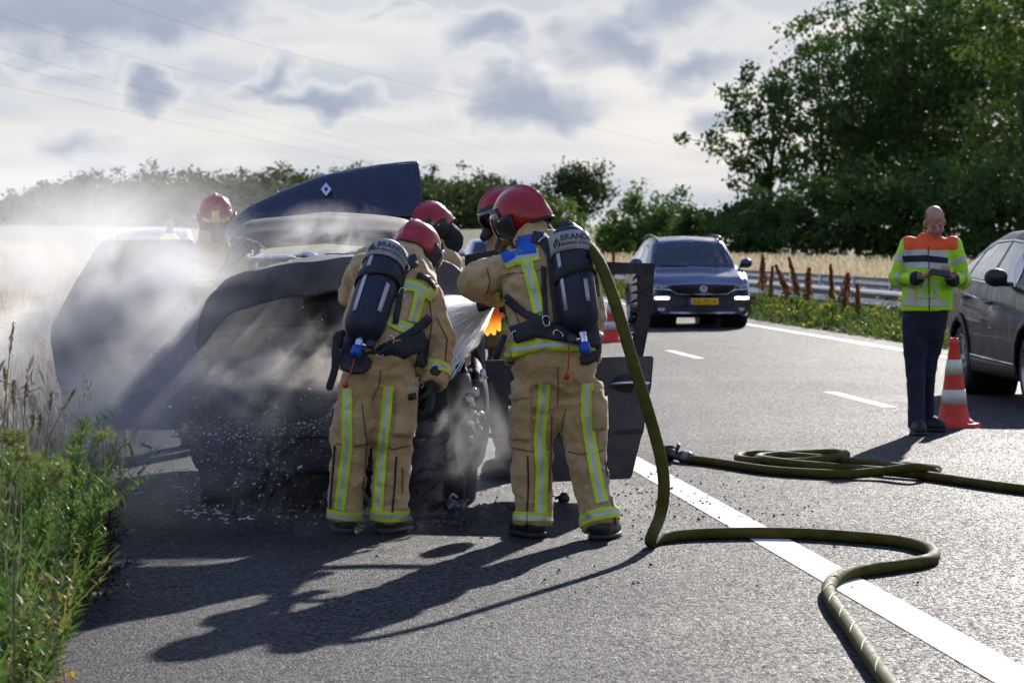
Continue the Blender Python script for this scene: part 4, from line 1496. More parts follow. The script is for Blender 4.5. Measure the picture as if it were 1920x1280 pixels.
def fighter(label, J, sc=1.0, seed=0, glove=('L', 'R'), fw=(0, 1), bodyw=1.0, jr=None, hem_w=0.25):
    """a firefighter in turnout gear: continuous body under jacket, trousers, boots and gloves"""
    base = (J['ankL'] + J['ankR']) / 2
    root = thing('person', label, 'person', (base.x, base.y, 0), group='firefighters round the wreck')
    side = (J['shR'] - J['shL']).normalized()
    dep = Vector((-side.y, side.x, 0)).normalized()
    jr = jr or [hem_w, 0.235, 0.25, 0.225, 0.10]
    tor = [J['hem'], J['waist'], J['chest'], J['upper'], J['neck']]
    bm = bmesh.new()
    tube(bm, [J['hem'].lerp(J['waist'], 0.35)] + tor[1:], [jr[0] * 0.62] + [x * 0.78 for x in jr[1:4]] + [0.065], 16, flat=(dep, 0.62))
    tube(bm, [J['neck'], J['head']], [0.06, 0.06], 10)
    ellipsoid(bm, J['head'], (0.088, 0.10, 0.118))
    for k in 'LR':
        tube(bm, [J['hip' + k], J['knee' + k], J['ank' + k]], [0.082, 0.070, 0.05], 12)
        tube(bm, [J['upper'].lerp(J['sh' + k], 0.6), J['sh' + k], J['el' + k], J['wr' + k]], [0.08, 0.07, 0.055, 0.04], 12)
    body = mk('body', remesh(bm, 0.02, 2), M_UNDER, root)
    # trousers
    bm = bmesh.new()
    tube(bm, [J['hem'] + Vector((0, 0, 0.06)), (J['hipL'] + J['hipR']) / 2 + Vector((0, 0, 0.02)), (J['hipL'] + J['hipR']) / 2 - Vector((0, 0, 0.10))], [hem_w * 0.85, hem_w * 0.86, hem_w * 0.60], 18, flat=(dep, 0.72))
    for k in 'LR':
        h_, kn, an = J['hip' + k], J['knee' + k], J['ank' + k]
        lr = J.get('legr', (0.125, 0.122, 0.112, 0.102, 0.101))
        low = Vector((an.x, an.y, 0.062))
        tube(bm, [h_, h_.lerp(kn, 0.5), kn, kn.lerp(low, 0.55), low], lr, 16, cap=False)
    tro = remesh(bm, 0.0105, 4, folds(0.016, 11, seed))
    tr = mk('trousers', tro, M_TAN, root)
    tbv = bvh_of(tro)
    # jacket
    bm = bmesh.new()
    tube(bm, tor, jr, 18, flat=(dep, 0.70), cap=False)
    ellipsoid(bm, J['upper'], (jr[3] * 0.9, 0.15, 0.10), seg=14)
    for k in 'LR':
        ar = J.get('arm' + k, (0.10, 0.098, 0.086, 0.070))
        tube(bm, [J['upper'].lerp(J['sh' + k], 0.55), J['sh' + k], J['el' + k], J['wr' + k]], [ar[0] * 1.05, ar[0], ar[2], ar[3]], 14, cap=False)
        ellipsoid(bm, J['sh' + k], (ar[1], ar[1], ar[1]))
        ellipsoid(bm, J['el' + k], (ar[2] * 1.05,) * 3)
    tube(bm, [J['upper'], J['neck'], J['neck'].lerp(J['head'], 0.35)], [0.13, 0.105, 0.098], 14, cap=False)
    jak = remesh(bm, 0.0105, 4, folds(0.016, 8, seed + 40))
    jk = mk('jacket', jak, M_TAN, root)
    jbv = bvh_of(jak)
    for k in 'LR':
        boot(root, J['ank' + k], J.get('toe' + k, fw))
        bm = bmesh.new()
        hd = J.get('hd' + k, J['wr' + k] + (J['wr' + k] - J['el' + k]).normalized() * 0.1)
        wr = J['wr' + k]
        tube(bm, [wr - (hd - wr) * 0.5, wr], [0.055, 0.045], 12)
        hand(bm, wr, hd - wr, J.get('pn' + k, Vector((0, 0, -1)) if abs((hd - wr).normalized().z) < 0.8 else Vector((0, 1, 0))), J.get('curl' + k, 0.6), 1.22, 1 if k == 'L' else -1)
        mk('glove', remesh(bm, 0.008, 2), M_GLOVE, root)
    return root, jk, jbv, tr, tbv


def cuff_tape(nm, bvh, a, b, t, parent, w_=0.055, rout=0.3):
    return band(nm, bvh, Vector(a).lerp(Vector(b), t), Vector(b) - Vector(a), w_, TAPE, parent, off=0.006, rout=rout, pick=YSY)


def breathing_set(root, jbv, top, bot, r, belt_pts, straps, buckles, txt_rot, cord_end, seed=0, cord_start=None):
    top, bot = Vector(top), Vector(bot)
    ax = (top - bot).normalized()
    ln = (top - bot).length
    front = (-CAMD - ax * (-CAMD).dot(ax)).normalized()
    sd = front.cross(ax) * -1.0                          # to the image right
    if sd.x < 0:
        sd = -sd
    bm = bmesh.new()
    prof = [(0.0, 0.03), (0.012, 0.055), (0.04, r * 0.84), (0.08, r * 0.98), (0.12, r), (ln - 0.10, r * 0.985), (ln - 0.045, r * 0.93), (ln - 0.012, r * 0.70), (ln, r * 0.35), (ln + 0.002, 0.002)]
    lathe(bm, bot, top, prof, 36)
    me = bpy.data.meshes.new('air_tank')
    bmesh.ops.subdivide_edges(bm, edges=[e for e in bm.edges if e.calc_length() > 0.1], cuts=14)
    bm.to_mesh(me)
    bm.free()
    tank = mk('air_tank', me, M_NAVY, root)

    def cyl(ang, t, rr):
        return bot + ax * t + (front * math.cos(ang) + sd * math.sin(ang)) * rr

    def wrap(nm, a0, a1, t0, t1, m, rr, par, n=24, thick=0.004, skew=0.0):
        g = [[cyl(a0 + (a1 - a0) * j / n, t0 + (t1 - t0) * i / 3 + skew * math.sin(a0 + (a1 - a0) * j / n), rr) for j in range(n + 1)] for i in range(4)]
        v, f, _ = grid_faces(g)
        o = mk(nm, (v, f), m, par)
        s_ = o.modifiers.new('solid', 'SOLIDIFY')
        s_.thickness, s_.offset = thick, 1
        return o
    lab = wrap('label_band', -2.2, 2.2, ln - 0.155, ln - 0.05, M_LABEL, r * 1.0 + 0.003, tank)
    for (s, size, t, a0) in (('BRANDWEER', 0.046, ln - 0.088, txt_rot), ('Brabant-Zuidoost', 0.027, ln - 0.120, txt_rot)):
        me = text_mesh(s, size, 0.0, bold=True)
        xs = [v.co.x for v in me.vertices]
        x0 = min(xs)
        mk('lettering', map_mesh(me, lambda c: cyl(a0 + (c.x - x0) / (r + 0.009), t + c.y, r + 0.0098)), M_INK, lab, smooth=False)
    # flame-like crest left of the words
    bm = bmesh.new()
    for q in (-1, 0, 1):
        pts = []
        for k in range(7):
            tt = k / 6
            xx = q * 0.017 * math.sin(math.pi * (0.25 + 0.75 * tt)) if q else 0.0
            pts.append(cyl(txt_rot - 0.26 + xx / r, ln - 0.125 + 0.042 * tt + (0.0 if q else 0.008), r + 0.0095))
        tube(bm, pts, [0.0035, 0.0045, 0.0042, 0.0036, 0.003, 0.0022, 0.0012], 6)
    mk('crest', bm, M_INK, lab)
    wrap('tank_strap', -2.4, 2.4, ln - 0.285, ln - 0.225, M_WEB, r + 0.006, tank, thick=0.006, skew=0.02)
    for (a, t0, t1) in ((-0.72, 0.10, ln - 0.16), (0.52, 0.13, ln - 0.32)):
        wrap('reflective_strip', a - 0.11, a + 0.11, t0, t1, M_HSIL, r + 0.003, tank, n=4, thick=0.002)
    # back plate between tank and coat
    bm = bmesh.new()
    pb = [bot - ax * 0.05 + front * -(r + 0.02), bot + ax * ln * 0.5 - front * (r + 0.022), top + ax * 0.02 - front * (r + 0.03)]
    tube(bm, pb, [0.10, 0.085, 0.075], 12, flat=(front, 0.28))
    mk('back_plate', remesh(bm, 0.014, 2), M_RUB, root)
    # valve with blue hand wheel and gauge
    bm = bmesh.new()
    v0 = bot - ax * 0.002
    tube(bm, [v0, v0 - ax * 0.06], [0.022, 0.020], 12)
    tube(bm, [v0 - ax * 0.035, v0 - ax * 0.035 + sd * -0.055 * (1 if seed else -1)], [0.013, 0.012], 10)
    val = mk('valve', bm, M_CHROME, root)
    bm = bmesh.new()
    lathe(bm, v0 - ax * 0.055, v0 - ax * 0.2, [(0, 0.018), (0.006, 0.028), (0.04, 0.031), (0.058, 0.027), (0.062, 0.012)], 14)
    mk('hand_wheel', bm, M_BKNOB, val)
    bm = bmesh.new()
    g0 = v0 - ax * 0.03 + sd * (0.06 if not seed else -0.06)
    lathe(bm, g0 + front * 0.01, g0 + front * 0.1, [(0, 0.024), (0.018, 0.026), (0.022, 0.020)], 16)
    tube(bm, smooth_path([g0, g0 + sd * 0.05 - ax * 0.03, g0 + sd * 0.09 + ax * 0.02], 5), 0.006, 6)
    mk('pressure_gauge', bm, M_RUB, val)
    # harness
    for (pts, wd) in straps:
        ribbon('harness_strap', jbv, pts, wd, CAMD, M_WEB, root, off=0.016, nc=3, thick=0.008)
    for (pts, wd) in belt_pts:
        ribbon('waist_belt', jbv, pts, wd, CAMD, M_WEB, root, off=0.024, nc=4, thick=0.014)
    for (p, ang) in buckles:
        h = jbv.ray_cast(Vector(p) - CAMD * 1.5, CAMD)
        q = (h[0] if h[0] is not None else Vector(p)) - CAMD * 0.032
        bm = bmesh.new()
        ring = []
        for k in range(17):
            a = 2 * math.pi * k / 16
            x, z = 0.017 * math.copysign(abs(math.cos(a)) ** 0.6, math.cos(a)), 0.026 * math.copysign(abs(math.sin(a)) ** 0.6, math.sin(a))
            ring.append(q + Vector((x * math.cos(ang) - z * math.sin(ang), 0, x * math.sin(ang) + z * math.cos(ang))))
        tube(bm, ring, 0.0035, 6, cap=False)
        mk('buckle', bm, M_CHROME, root)
    # red alarm cord
    bm = bmesh.new()
    a = Vector(cord_start) if cord_start is not None else v0 - ax * 0.09 - front * 0.03
    b = Vector(cord_end)
    tube(bm, smooth_path([a, a.lerp(b, 0.5) + Vector((0.004, 0, 0)), b], 6), 0.0045, 6)
    ellipsoid(bm, b, (0.016, 0.014, 0.017), seg=10)
    mk('alarm_cord', bm, M_RED, root)
    return tank


def pix(d0):
    return lambda u, v, dd=0.0: P(u, v, d0 + dd)


# ---------------------------------------------------------------- firefighter at the open door side (back to the camera)
q = pix(16.25)
J = dict(hipL=q(1003, 715, .03), hipR=q(1087, 715, .03), kneeL=q(1001, 838, .04), kneeR=q(1096, 842, .0), ankL=q(998, 985), ankR=q(1128, 985, -.12),
         hem=q(1037, 676, 0), waist=q(1035, 610, .05), chest=q(1033, 545, .12), upper=q(1030, 488, .19), neck=q(1003, 452, .26), head=q(972, 412, .36),
         shL=q(957, 508, .17), shR=q(1098, 508, .14), elL=q(898, 528, .30), elR=q(1110, 602, .14), wrL=q(935, 556, .62), wrR=q(1085, 610, .45),
         armL=(0.105, 0.10, 0.10, 0.08), armR=(0.085, 0.085, 0.08, 0.07), toeL=(-0.45, 0.9), toeR=(0.35, 0.9))
f2, jk, jbv, tr, tbv = fighter('firefighter with a blue shoulder patch and air tank, standing upright beside the open door', J, seed=3, hem_w=0.255)
helmet(f2, q(976, 404, .36), (-0.80, 0.52, -0.30), (-0.25, 0.1, 1), 1.02)
Q = lambda pts: [q(*p, -0.3) for p in pts]
ribbon('reflective_tape', tbv, Q([(1022, 722), (1019, 760), (1012, 830), (1016, 880), (1014, 968)]), 0.062, CAMD, TAPE, tr, pick=YSY, off=0.007)
ribbon('reflective_tape', tbv, Q([(1103, 722), (1102, 780), (1108, 830), (1120, 900), (1130, 945)]), 0.062, CAMD, TAPE, tr, pick=YSY, off=0.007)
for k in 'LR':
    cuff_tape('reflective_tape', tbv, J['knee' + k], J['ank' + k], 0.90, tr, 0.06, 0.19)
ribbon('zip', tbv, Q([(990, 860), (991, 920), (988, 990)]), 0.009, CAMD, M_INK, tr, off=0.006, nc=1)
ribbon('zip', tbv, Q([(1136, 870), (1146, 920), (1155, 985)]), 0.009, CAMD, M_INK, tr, off=0.006, nc=1)
ribbon('pocket', tbv, Q([(973, 745), (972, 830)]), 0.125, CAMD, M_TAN, tr, off=0.014, nc=5, thick=0.016)
ribbon('pocket_flap', tbv, Q([(976, 724), (976, 752)]), 0.10, CAMD, M_TAN, tr, off=0.026, nc=5, thick=0.012)
ribbon('pocket', tbv, Q([(1124, 735), (1126, 810)]), 0.07, CAMD, M_TAN, tr, off=0.014, nc=4, thick=0.016)
ribbon('hem_tape', jbv, Q([(938, 662), (985, 655), (1040, 648), (1090, 646), (1135, 648)]), 0.066, CAMD, TAPE, jk, pick=YSY, off=0.008)
ribbon('shoulder_tape', jbv, Q([(945, 494), (975, 484), (1012, 477)]), 0.062, CAMD, TAPE, jk, pick=YSY, off=0.008)
ribbon('back_tape', jbv, Q([(989, 492), (1000, 535), (1012, 588)]), 0.062, CAMD, TAPE, jk, pick=YSY, off=0.010)
ribbon('side_tape', jbv, Q([(930, 568), (950, 556)]), 0.055, CAMD, TAPE, jk, pick=YSY, off=0.008)
ribbon('side_tape', jbv, Q([(1112, 482), (1116, 520)]), 0.055, CAMD, TAPE, jk, pick=YSY, off=0.008)
ribbon('tail_tape', jbv, Q([(1014, 626), (1015, 645)]), 0.055, CAMD, TAPE, jk, pick=YSY, off=0.010)
ribbon('shoulder_patch', jbv, Q([(938, 478), (970, 462), (1005, 457)]), 0.10, CAMD, M_BPATCH, jk, off=0.010, nc=6, step=0.012)
ribbon('hem_seam', jbv, Q([(950, 683), (1040, 684), (1125, 680)]), 0.008, CAMD, M_INK, jk, off=0.004, nc=1)
for pts in ([(1046, 690), (1048, 730), (1046, 765)], [(962, 846), (1000, 852), (1040, 846)], [(1052, 850), (1095, 856), (1135, 850)], [(1062, 770), (1050, 840), (1050, 920)], [(1036, 780), (1034, 850), (1032, 930)]):
    ribbon('trouser_seam', tbv, Q(pts), 0.006, CAMD, M_SEAM, tr, off=0.004, nc=1)
for pts in ([(950, 515), (985, 512), (1030, 505)], [(955, 560), (975, 610), (972, 650)], [(912, 505), (918, 530), (912, 553)]):
    ribbon('jacket_seam', jbv, Q(pts), 0.006, CAMD, M_SEAM, jk, off=0.004, nc=1)
breathing_set(f2, jbv, q(1064, 428, .02), q(1092, 622, -.18), 0.101,
              [(Q([(965, 632), (1000, 618), (1060, 628), (1125, 640)]), 0.085)],
              [(Q([(1000, 446), (1020, 450), (1036, 475), (1044, 540), (1050, 610)]), 0.060), (Q([(948, 558), (985, 590), (1045, 618)]), 0.042), (Q([(1020, 500), (1024, 600)]), 0.025), (Q([(1095, 460), (1110, 500), (1118, 560)]), 0.045)],
              [(q(1020, 452, -.1), -0.9), (q(1024, 601, -.1), 0.2), (q(1046, 626, -.1), 0.9), (q(967, 630, -.1), 0.3)], -0.42, q(1063, 706, -.22), seed=1, cord_start=q(1067, 648, -.20))
bm = bmesh.new()
tube(bm, smooth_path([q(945, 632, -.05), q(938, 650, -.1), q(931, 668, -.08)], 4), 0.018, 6, flat=(CAMD, 0.3))
mk('belt_end', bm, M_WEB, f2)
J2 = J

# ---------------------------------------------------------------- firefighter bent over the engine
q = pix(16.5)
J = dict(hipL=q(683, 712, .0), hipR=q(742, 712, .0), kneeL=q(657, 825, -.02), kneeR=q(737, 825, -.02), ankL=q(645, 980), ankR=q(729, 980, -.02),
         hem=q(712, 688, .0), waist=q(720, 622, .10), chest=q(742, 560, .27), upper=q(748, 512, .42), neck=q(765, 480, .52), head=q(784, 462, .62),
         shL=q(686, 508, .36), shR=q(800, 556, .30), elL=q(660, 552, .52), elR=q(820, 635, .16), wrL=q(690, 485, .85), wrR=q(811, 722, .02), hdR=q(803, 765, .02), pnR=Vector((-1, 0.3, 0)), curlR=0.35,
         armL=(0.09, 0.09, 0.085, 0.07), armR=(0.09, 0.09, 0.086, 0.068), legr=(0.118, 0.118, 0.108, 0.098, 0.095), toeL=(-0.2, 1), toeR=(0.45, 0.9))
f1, jk, jbv, tr, tbv = fighter('firefighter bent forward over the engine, one gloved hand hanging down', J, seed=11, hem_w=0.222, jr=[0.222, 0.218, 0.235, 0.20, 0.10])
helmet(f1, q(783, 466, .62), (0.42, 0.72, -0.55), (0.18, 0.55, 1), 1.0)
Q = lambda pts: [q(*p, -0.3) for p in pts]
ribbon('reflective_tape', tbv, Q([(648, 732), (647, 790), (648, 840), (640, 900), (632, 962)]), 0.055, CAMD, TAPE, tr, pick=YSY, off=0.007)
ribbon('reflective_tape', tbv, Q([(726, 728), (721, 790), (714, 850), (708, 920), (706, 962)]), 0.055, CAMD, TAPE, tr, pick=YSY, off=0.007)
for k in 'LR':
    cuff_tape('reflective_tape', tbv, J['knee' + k], J['ank' + k], 0.90, tr, 0.06, 0.19)
ribbon('zip', tbv, Q([(741, 860), (737, 920), (731, 990)]), 0.010, CAMD, M_INK, tr, off=0.006, nc=1)
ribbon('zip', tbv, Q([(624, 840), (619, 900), (613, 980)]), 0.010, CAMD, M_INK, tr, off=0.006, nc=1)
ribbon('pocket', tbv, Q([(765, 728), (758, 820)]), 0.12, CAMD, M_TAN, tr, off=0.014, nc=5, thick=0.016)
ribbon('pocket_tab', tbv, Q([(766, 740), (768, 752)]), 0.035, CAMD, M_INK, tr, off=0.026, nc=2, thick=0.006)
ribbon('back_tape', jbv, Q([(752, 535), (775, 540), (797, 556)]), 0.058, CAMD, TAPE, jk, pick=YSY, off=0.008)
ribbon('shoulder_tape', jbv, Q([(795, 548), (808, 562)]), 0.055, CAMD, TAPE, jk, pick=YSY, off=0.010)
ribbon('back_tape', jbv, Q([(784, 548), (777, 580), (770, 606)]), 0.055, CAMD, TAPE, jk, pick=YSY, off=0.010)
ribbon('waist_tape', jbv, Q([(725, 602), (745, 612), (772, 622), (790, 640)]), 0.055, CAMD, TAPE, jk, pick=YSY, off=0.008)
ribbon('side_tape', jbv, Q([(664, 505), (690, 510)]), 0.055, CAMD, TAPE, jk, pick=YSY, off=0.010)
ribbon('side_tape', jbv, Q([(680, 520), (668, 550), (660, 580)]), 0.045, CAMD, TAPE, jk, pick=YSY, off=0.010)
ribbon('shoulder_tab', jbv, Q([(776, 518), (800, 526)]), 0.03, CAMD, M_INK, jk, off=0.010, nc=2, thick=0.004)
ribbon('shoulder_tab', jbv, Q([(802, 526), (816, 538)]), 0.05, CAMD, M_INK, jk, off=0.010, nc=2, thick=0.004)
cuff_tape('cuff_tape', jbv, J['elR'], J['wrR'], 0.70, jk, 0.062, 0.2)
for pts in ([(712, 695), (708, 725), (694, 755)], [(626, 835), (655, 842), (688, 836)], [(700, 836), (735, 846), (775, 838)], [(676, 760), (684, 830), (676, 930)], [(752, 880), (752, 930)]):
    ribbon('trouser_seam', tbv, Q(pts), 0.006, CAMD, M_SEAM, tr, off=0.004, nc=1)
for pts in ([(800, 560), (806, 610), (800, 660)], [(815, 600), (835, 640), (832, 690)]):
    ribbon('jacket_seam', jbv, Q(pts), 0.006, CAMD, M_SEAM, jk, off=0.004, nc=1)
breathing_set(f1, jbv, q(731, 462, .22), q(676, 634, -.19), 0.108,
              [(Q([(640, 668), (680, 678), (740, 662), (792, 640)]), 0.09), (Q([(790, 640), (792, 665), (786, 690)]), 0.06)],
              [(Q([(775, 490), (758, 496), (745, 512), (736, 560)]), 0.065), (Q([(700, 664), (735, 648), (775, 622), (800, 600)]), 0.045), (Q([(740, 520), (745, 560), (738, 610)]), 0.03)],
              [(q(757, 500, -.1), 0.6), (q(732, 639, -.1), -0.25), (q(711, 660, -.1), 0.45), (q(752, 550, -.1), -0.3)], -0.55, q(648, 722, -.26))
bm = bmesh.new()
tube(bm, smooth_path([q(642, 625, -.12), q(630, 650, -.16), q(628, 690, -.18), q(618, 725, -.18)], 5), 0.02, 8, flat=(CAMD, 0.35))
ellipsoid(bm, q(634, 638, -.14), (0.03, 0.03, 0.05))
mk('belt_end', bm, M_WEB, f1)
J1 = J


# ---------------------------------------------------------------- firefighters behind and beside the wreck
def standing(u, d, face, head_uv, lean=(0, 0), h=1.0):
    """a standing figure at pixel column u, depth d, turned to face (x, y)"""
    f = Vector((face[0], face[1], 0)).normalized()
    r = Vector((f.y, -f.x, 0))
    c = P(u, HOR, d)
    c.z = 0
    le = Vector((lean[0], lean[1], 0))

    def pt(x, y, z):
        return c + r * x + f * y + Vector((0, 0, z * h)) + le * (max(0, z - 0.9) / 0.6)
    hd = P(head_uv[0], head_uv[1], d + lean[1])
    up = pt(0, 0.02, 1.38)
    return dict(hipL=pt(-0.1, 0, .92), hipR=pt(.1, 0, .92), kneeL=pt(-.12, .04, .5), kneeR=pt(.12, .02, .5), ankL=pt(-.14, 0, .1), ankR=pt(.14, -.05, .1), hem=pt(0, 0, .86), waist=pt(0, 0, 1.05),
                chest=pt(0, 0.01, 1.25), upper=up, neck=up.lerp(hd, 0.55), head=hd, shL=pt(-.19, 0, 1.38), shR=pt(.19, 0, 1.38), elL=pt(-.27, .12, 1.12), elR=pt(.27, .12, 1.12),
                wrL=pt(-.18, .36, 1.1), wrR=pt(.18, .36, 1.1), toeL=tuple(f.xy), toeR=tuple(f.xy))


def fighter_tapes(J, jk, jbv, tr, tbv, face):
    f = Vector((face[0], face[1], 0)).normalized()
    for z in (0.25, 0.72):
        band('chest_tape', jbv, J['hem'].lerp(J['upper'], z), Vector((0, 0, 1)), 0.06, TAPE, jk, pick=YSY, rout=0.45, seg=48)
    for k in 'LR':
        cuff_tape('cuff_tape', jbv, J['el' + k], J['wr' + k], 0.8, jk, 0.055, 0.14)
        cuff_tape('ankle_tape', tbv, J['knee' + k], J['ank' + k], 0.85, tr, 0.06, 0.17)


J = standing(388, 23.4, (0.25, -1), (402, 412), (0.05, -0.05))
J['wrR'] = J['wrR'] + Vector((-0.1, 0, -0.1))
f3, jk, jbv, tr, tbv = fighter('firefighter with a yellow helmet emblem, half hidden by smoke behind the raised tailgate', J, seed=21)
fighter_tapes(J, jk, jbv, tr, tbv, (0.25, -1))
helmet(f3, P(404, 402, 23.35), (0.10, -0.86, -0.42), (0, -0.35, 1), 1.02, emblem=True, visor_down=False)
J = standing(848, 22.6, (-0.9, -0.4), (812, 430), (-0.14, -0.05))
f4, jk, jbv, tr, tbv = fighter('firefighter looking into the wreck, seen just above the nearest bent helmet', J, seed=31)
fighter_tapes(J, jk, jbv, tr, tbv, (-0.9, -0.4))
helmet(f4, P(808, 418, 22.55), (-0.66, -0.55, -0.52), (-0.5, -0.2, 1), 1.0)
J = standing(958, 20.5, (-1, -0.15), (942, 408), (-0.04, 0))
f5, jk, jbv, tr, tbv = fighter('firefighter almost hidden behind the one with the blue shoulder patch', J, seed=35)
fighter_tapes(J, jk, jbv, tr, tbv, (-1, -0.15))
helmet(f5, P(943, 396, 20.45), (-0.92, -0.22, -0.34), (-0.35, 0, 1), 1.0)

# ---------------------------------------------------------------- man in the hi-vis jacket, looking at his telephone
q = pix(25.0)
J = dict(hipL=q(1716, 592), hipR=q(1752, 592, .04), kneeL=q(1717, 700, -.04), kneeR=q(1737, 700, .10), ankL=q(1719, 795, -.15), ankR=q(1735, 786, .32),
         shL=q(1705, 461), shR=q(1785, 462), elL=q(1683, 522, .02), elR=q(1803, 524, .02), wrL=q(1722, 522, -.24), wrR=q(1783, 524, -.24))
ins = thing('person', 'bald man in orange and lime hi-vis jacket looking at his phone', 'person', (J['ankL'].x, J['ankL'].y + 0.1, 0))
hc = q(1753, 416, -.05)
bm = bmesh.new()
tube(bm, [q(1738, 575), q(1740, 545), q(1742, 500), q(1743, 462)], [0.13, 0.15, 0.165, 0.10], 16, flat=(CAMD, 0.60))
tube(bm, [q(1744, 462), q(1749, 436)], [0.060, 0.056], 12)
fwd = Vector((0.10, -0.90, -0.42)).normalized()
upv = Vector((-0.06, -0.42, 0.9)).normalized()
rgt = fwd.cross(upv)
HM = Matrix((rgt, fwd, upv)).transposed()
E = lambda x, y, z: hc + HM @ Vector((x, y, z))
ellipsoid(bm, E(0, -0.015, 0.035), (0.078, 0.098, 0.088), HM)          # cranium
ellipsoid(bm, E(0, 0.02, -0.04), (0.066, 0.074, 0.080), HM)            # face
ellipsoid(bm, E(0, 0.052, -0.098), (0.040, 0.036, 0.030), HM)          # chin
for s in (-1, 1):
    ellipsoid(bm, E(s * 0.030, 0.080, 0.008), (0.026, 0.014, 0.010), HM)     # brow
    ellipsoid(bm, E(s * 0.040, 0.066, -0.045), (0.022, 0.020, 0.022), HM)    # cheek
    ellipsoid(bm, E(s * 0.083, -0.012, -0.018), (0.010, 0.022, 0.034), HM)   # ear
tube(bm, [E(0, 0.088, 0.0), E(0, 0.106, -0.034)], [0.009, 0.014], 8)   # nose
ellipsoid(bm, E(0, 0.084, -0.070), (0.024, 0.011, 0.008), HM)          # lips
for k, c in (('L', 1), ('R', -1)):
    tube(bm, [J['hip' + k] + Vector((0, 0, 0.03)), J['knee' + k], J['ank' + k]], [0.07, 0.055, 0.045], 12)
    tube(bm, [q(1742, 468).lerp(J['sh' + k], 0.7), J['el' + k], J['wr' + k]], [0.06, 0.05, 0.032], 12)
hl_, hr_ = q(1745, 514, -.33), q(1774, 513, -.33)
hand(bm, J['wrL'], hl_ - J['wrL'], Vector((0.1, -0.2, 1)), 0.45, 1.05, 1)
hand(bm, J['wrR'], hr_ - J['wrR'], Vector((-0.3, -0.3, 1)), 0.75, 1.05, -1)
mk('body', remesh(bm, 0.0075, 2), M_SKIN, ins)
for s in (-1, 1):
    bm = bmesh.new()
    ellipsoid(bm, E(s * 0.030, 0.081, -0.016), (0.013, 0.007, 0.006), HM, seg=10)
    mk('eyelid', bm, mat('dark_skin', (0.26, 0.135, 0.10), rough=0.5), ins)  # lowered lids in a darker skin colour than the face
    bm = bmesh.new()
    tube(bm, [E(s * 0.014, 0.090, 0.010), E(s * 0.032, 0.090, 0.017), E(s * 0.048, 0.079, 0.012)], 0.0032, 6)
    mk('eyebrow', bm, M_HAIR, ins)
bm = bmesh.new()
tube(bm, [E(-0.020, 0.0925, -0.070), E(0, 0.0965, -0.068), E(0.020, 0.0925, -0.070)], 0.0028, 6)
mk('mouth', bm, MATS.get('lips') or mat('lips', (0.22, 0.075, 0.065), rough=0.5), ins)
# cropped hair round the sides and back
g = []
for i in range(9):
    row = []
    for j in range(25):
        a = R(75 + 210 * j / 24)
        e = R(-22 + 52 * i / 8)
        row.append(E(0.0795 * math.sin(a) * math.cos(e), -0.015 + 0.0995 * math.cos(a) * math.cos(e), 0.035 + 0.0895 * math.sin(e)))
    g.append(row)
v, f, _ = grid_faces(g)
mk('hair', (v, f), M_HAIR, ins)
bm = bmesh.new()
tube(bm, [q(1738, 572), (J['hipL'] + J['hipR']) / 2 + Vector((0, 0, -0.09))], [0.185, 0.17], 16, flat=(CAMD, 0.72))
for k in 'LR':
    kn, an = J['knee' + k], J['ank' + k]
    low = Vector((an.x, an.y, 0.06))
    tube(bm, [J['hip' + k], J['hip' + k].lerp(kn, 0.5), kn, kn.lerp(low, 0.6), low], [0.108, 0.096, 0.078, 0.070, 0.072], 14, cap=False)
mk('trousers', remesh(bm, 0.011, 3, folds(0.006, 10, 61)), M_DNAVY, ins)
boot(ins, J['ankL'], (0.05, -1), M_INK)
boot(ins, J['ankR'], (0.6, -0.8), M_INK)
bm = bmesh.new()
tube(bm, [q(1738, 583), q(1738, 555), q(1741, 512), q(1743, 462), q(1746, 438)], [0.208, 0.205, 0.207, 0.180, 0.080], 18, flat=(CAMD, 0.70), cap=False)
for k in 'LR':
    tube(bm, [q(1742, 466).lerp(J['sh' + k], 0.6), J['sh' + k], J['el' + k], J['el' + k].lerp(J['wr' + k], 0.85)], [0.085, 0.082, 0.078, 0.062], 14, cap=False)
    ellipsoid(bm, J['sh' + k], (0.084, 0.082, 0.082))
    ellipsoid(bm, J['el' + k], (0.082,) * 3)
jme = remesh(bm, 0.009, 3, folds(0.006, 9, 66))
jb = bvh_of(jme)
cen = np.empty(len(jme.polygons) * 3)
jme.polygons.foreach_get('center', cen)
cen = cen.reshape(-1, 3)
uu = CU + cen[:, 0] / cen[:, 1] * FPX
vvp = HOR - (cen[:, 2] - CAMH) / cen[:, 1] * FPX
tor = (uu > 1692 + (vvp - 440) * 0.10) & (uu < 1797 - (vvp - 440) * 0.10)
idx = np.where(tor & (vvp < 469), 1, 0)
jm = mk('jacket', jme, [M_LIME, M_ORAN], ins, idx=idx)
QI = lambda pts: [q(*p, -0.4) for p in pts]
ribbon('silver_tape', jb, QI([(1702, 474.5), (1744, 473), (1788, 478)]), 0.046, CAMD, M_HSIL, jm, off=0.007, nc=3)
ribbon('navy_tape', jb, QI([(1702, 486), (1744, 485), (1787, 490)]), 0.052, CAMD, M_DNAVY, jm, off=0.007, nc=3)
ribbon('silver_tape', jb, QI([(1701, 498), (1744, 497.5), (1786, 500)]), 0.046, CAMD, M_HSIL, jm, off=0.007, nc=3)
ribbon('silver_tape', jb, QI([(1690, 567), (1740, 569), (1786, 570)]), 0.050, CAMD, M_HSIL, jm, off=0.007, nc=3)
ribbon('silver_tape', jb, QI([(1718, 535), (1717, 566)]), 0.05, CAMD, M_HSIL, jm, off=0.007, nc=2)
ribbon('zip', jb, QI([(1749, 462), (1750, 520), (1750, 583)]), 0.008, CAMD, M_INK, jm, off=0.010, nc=1)
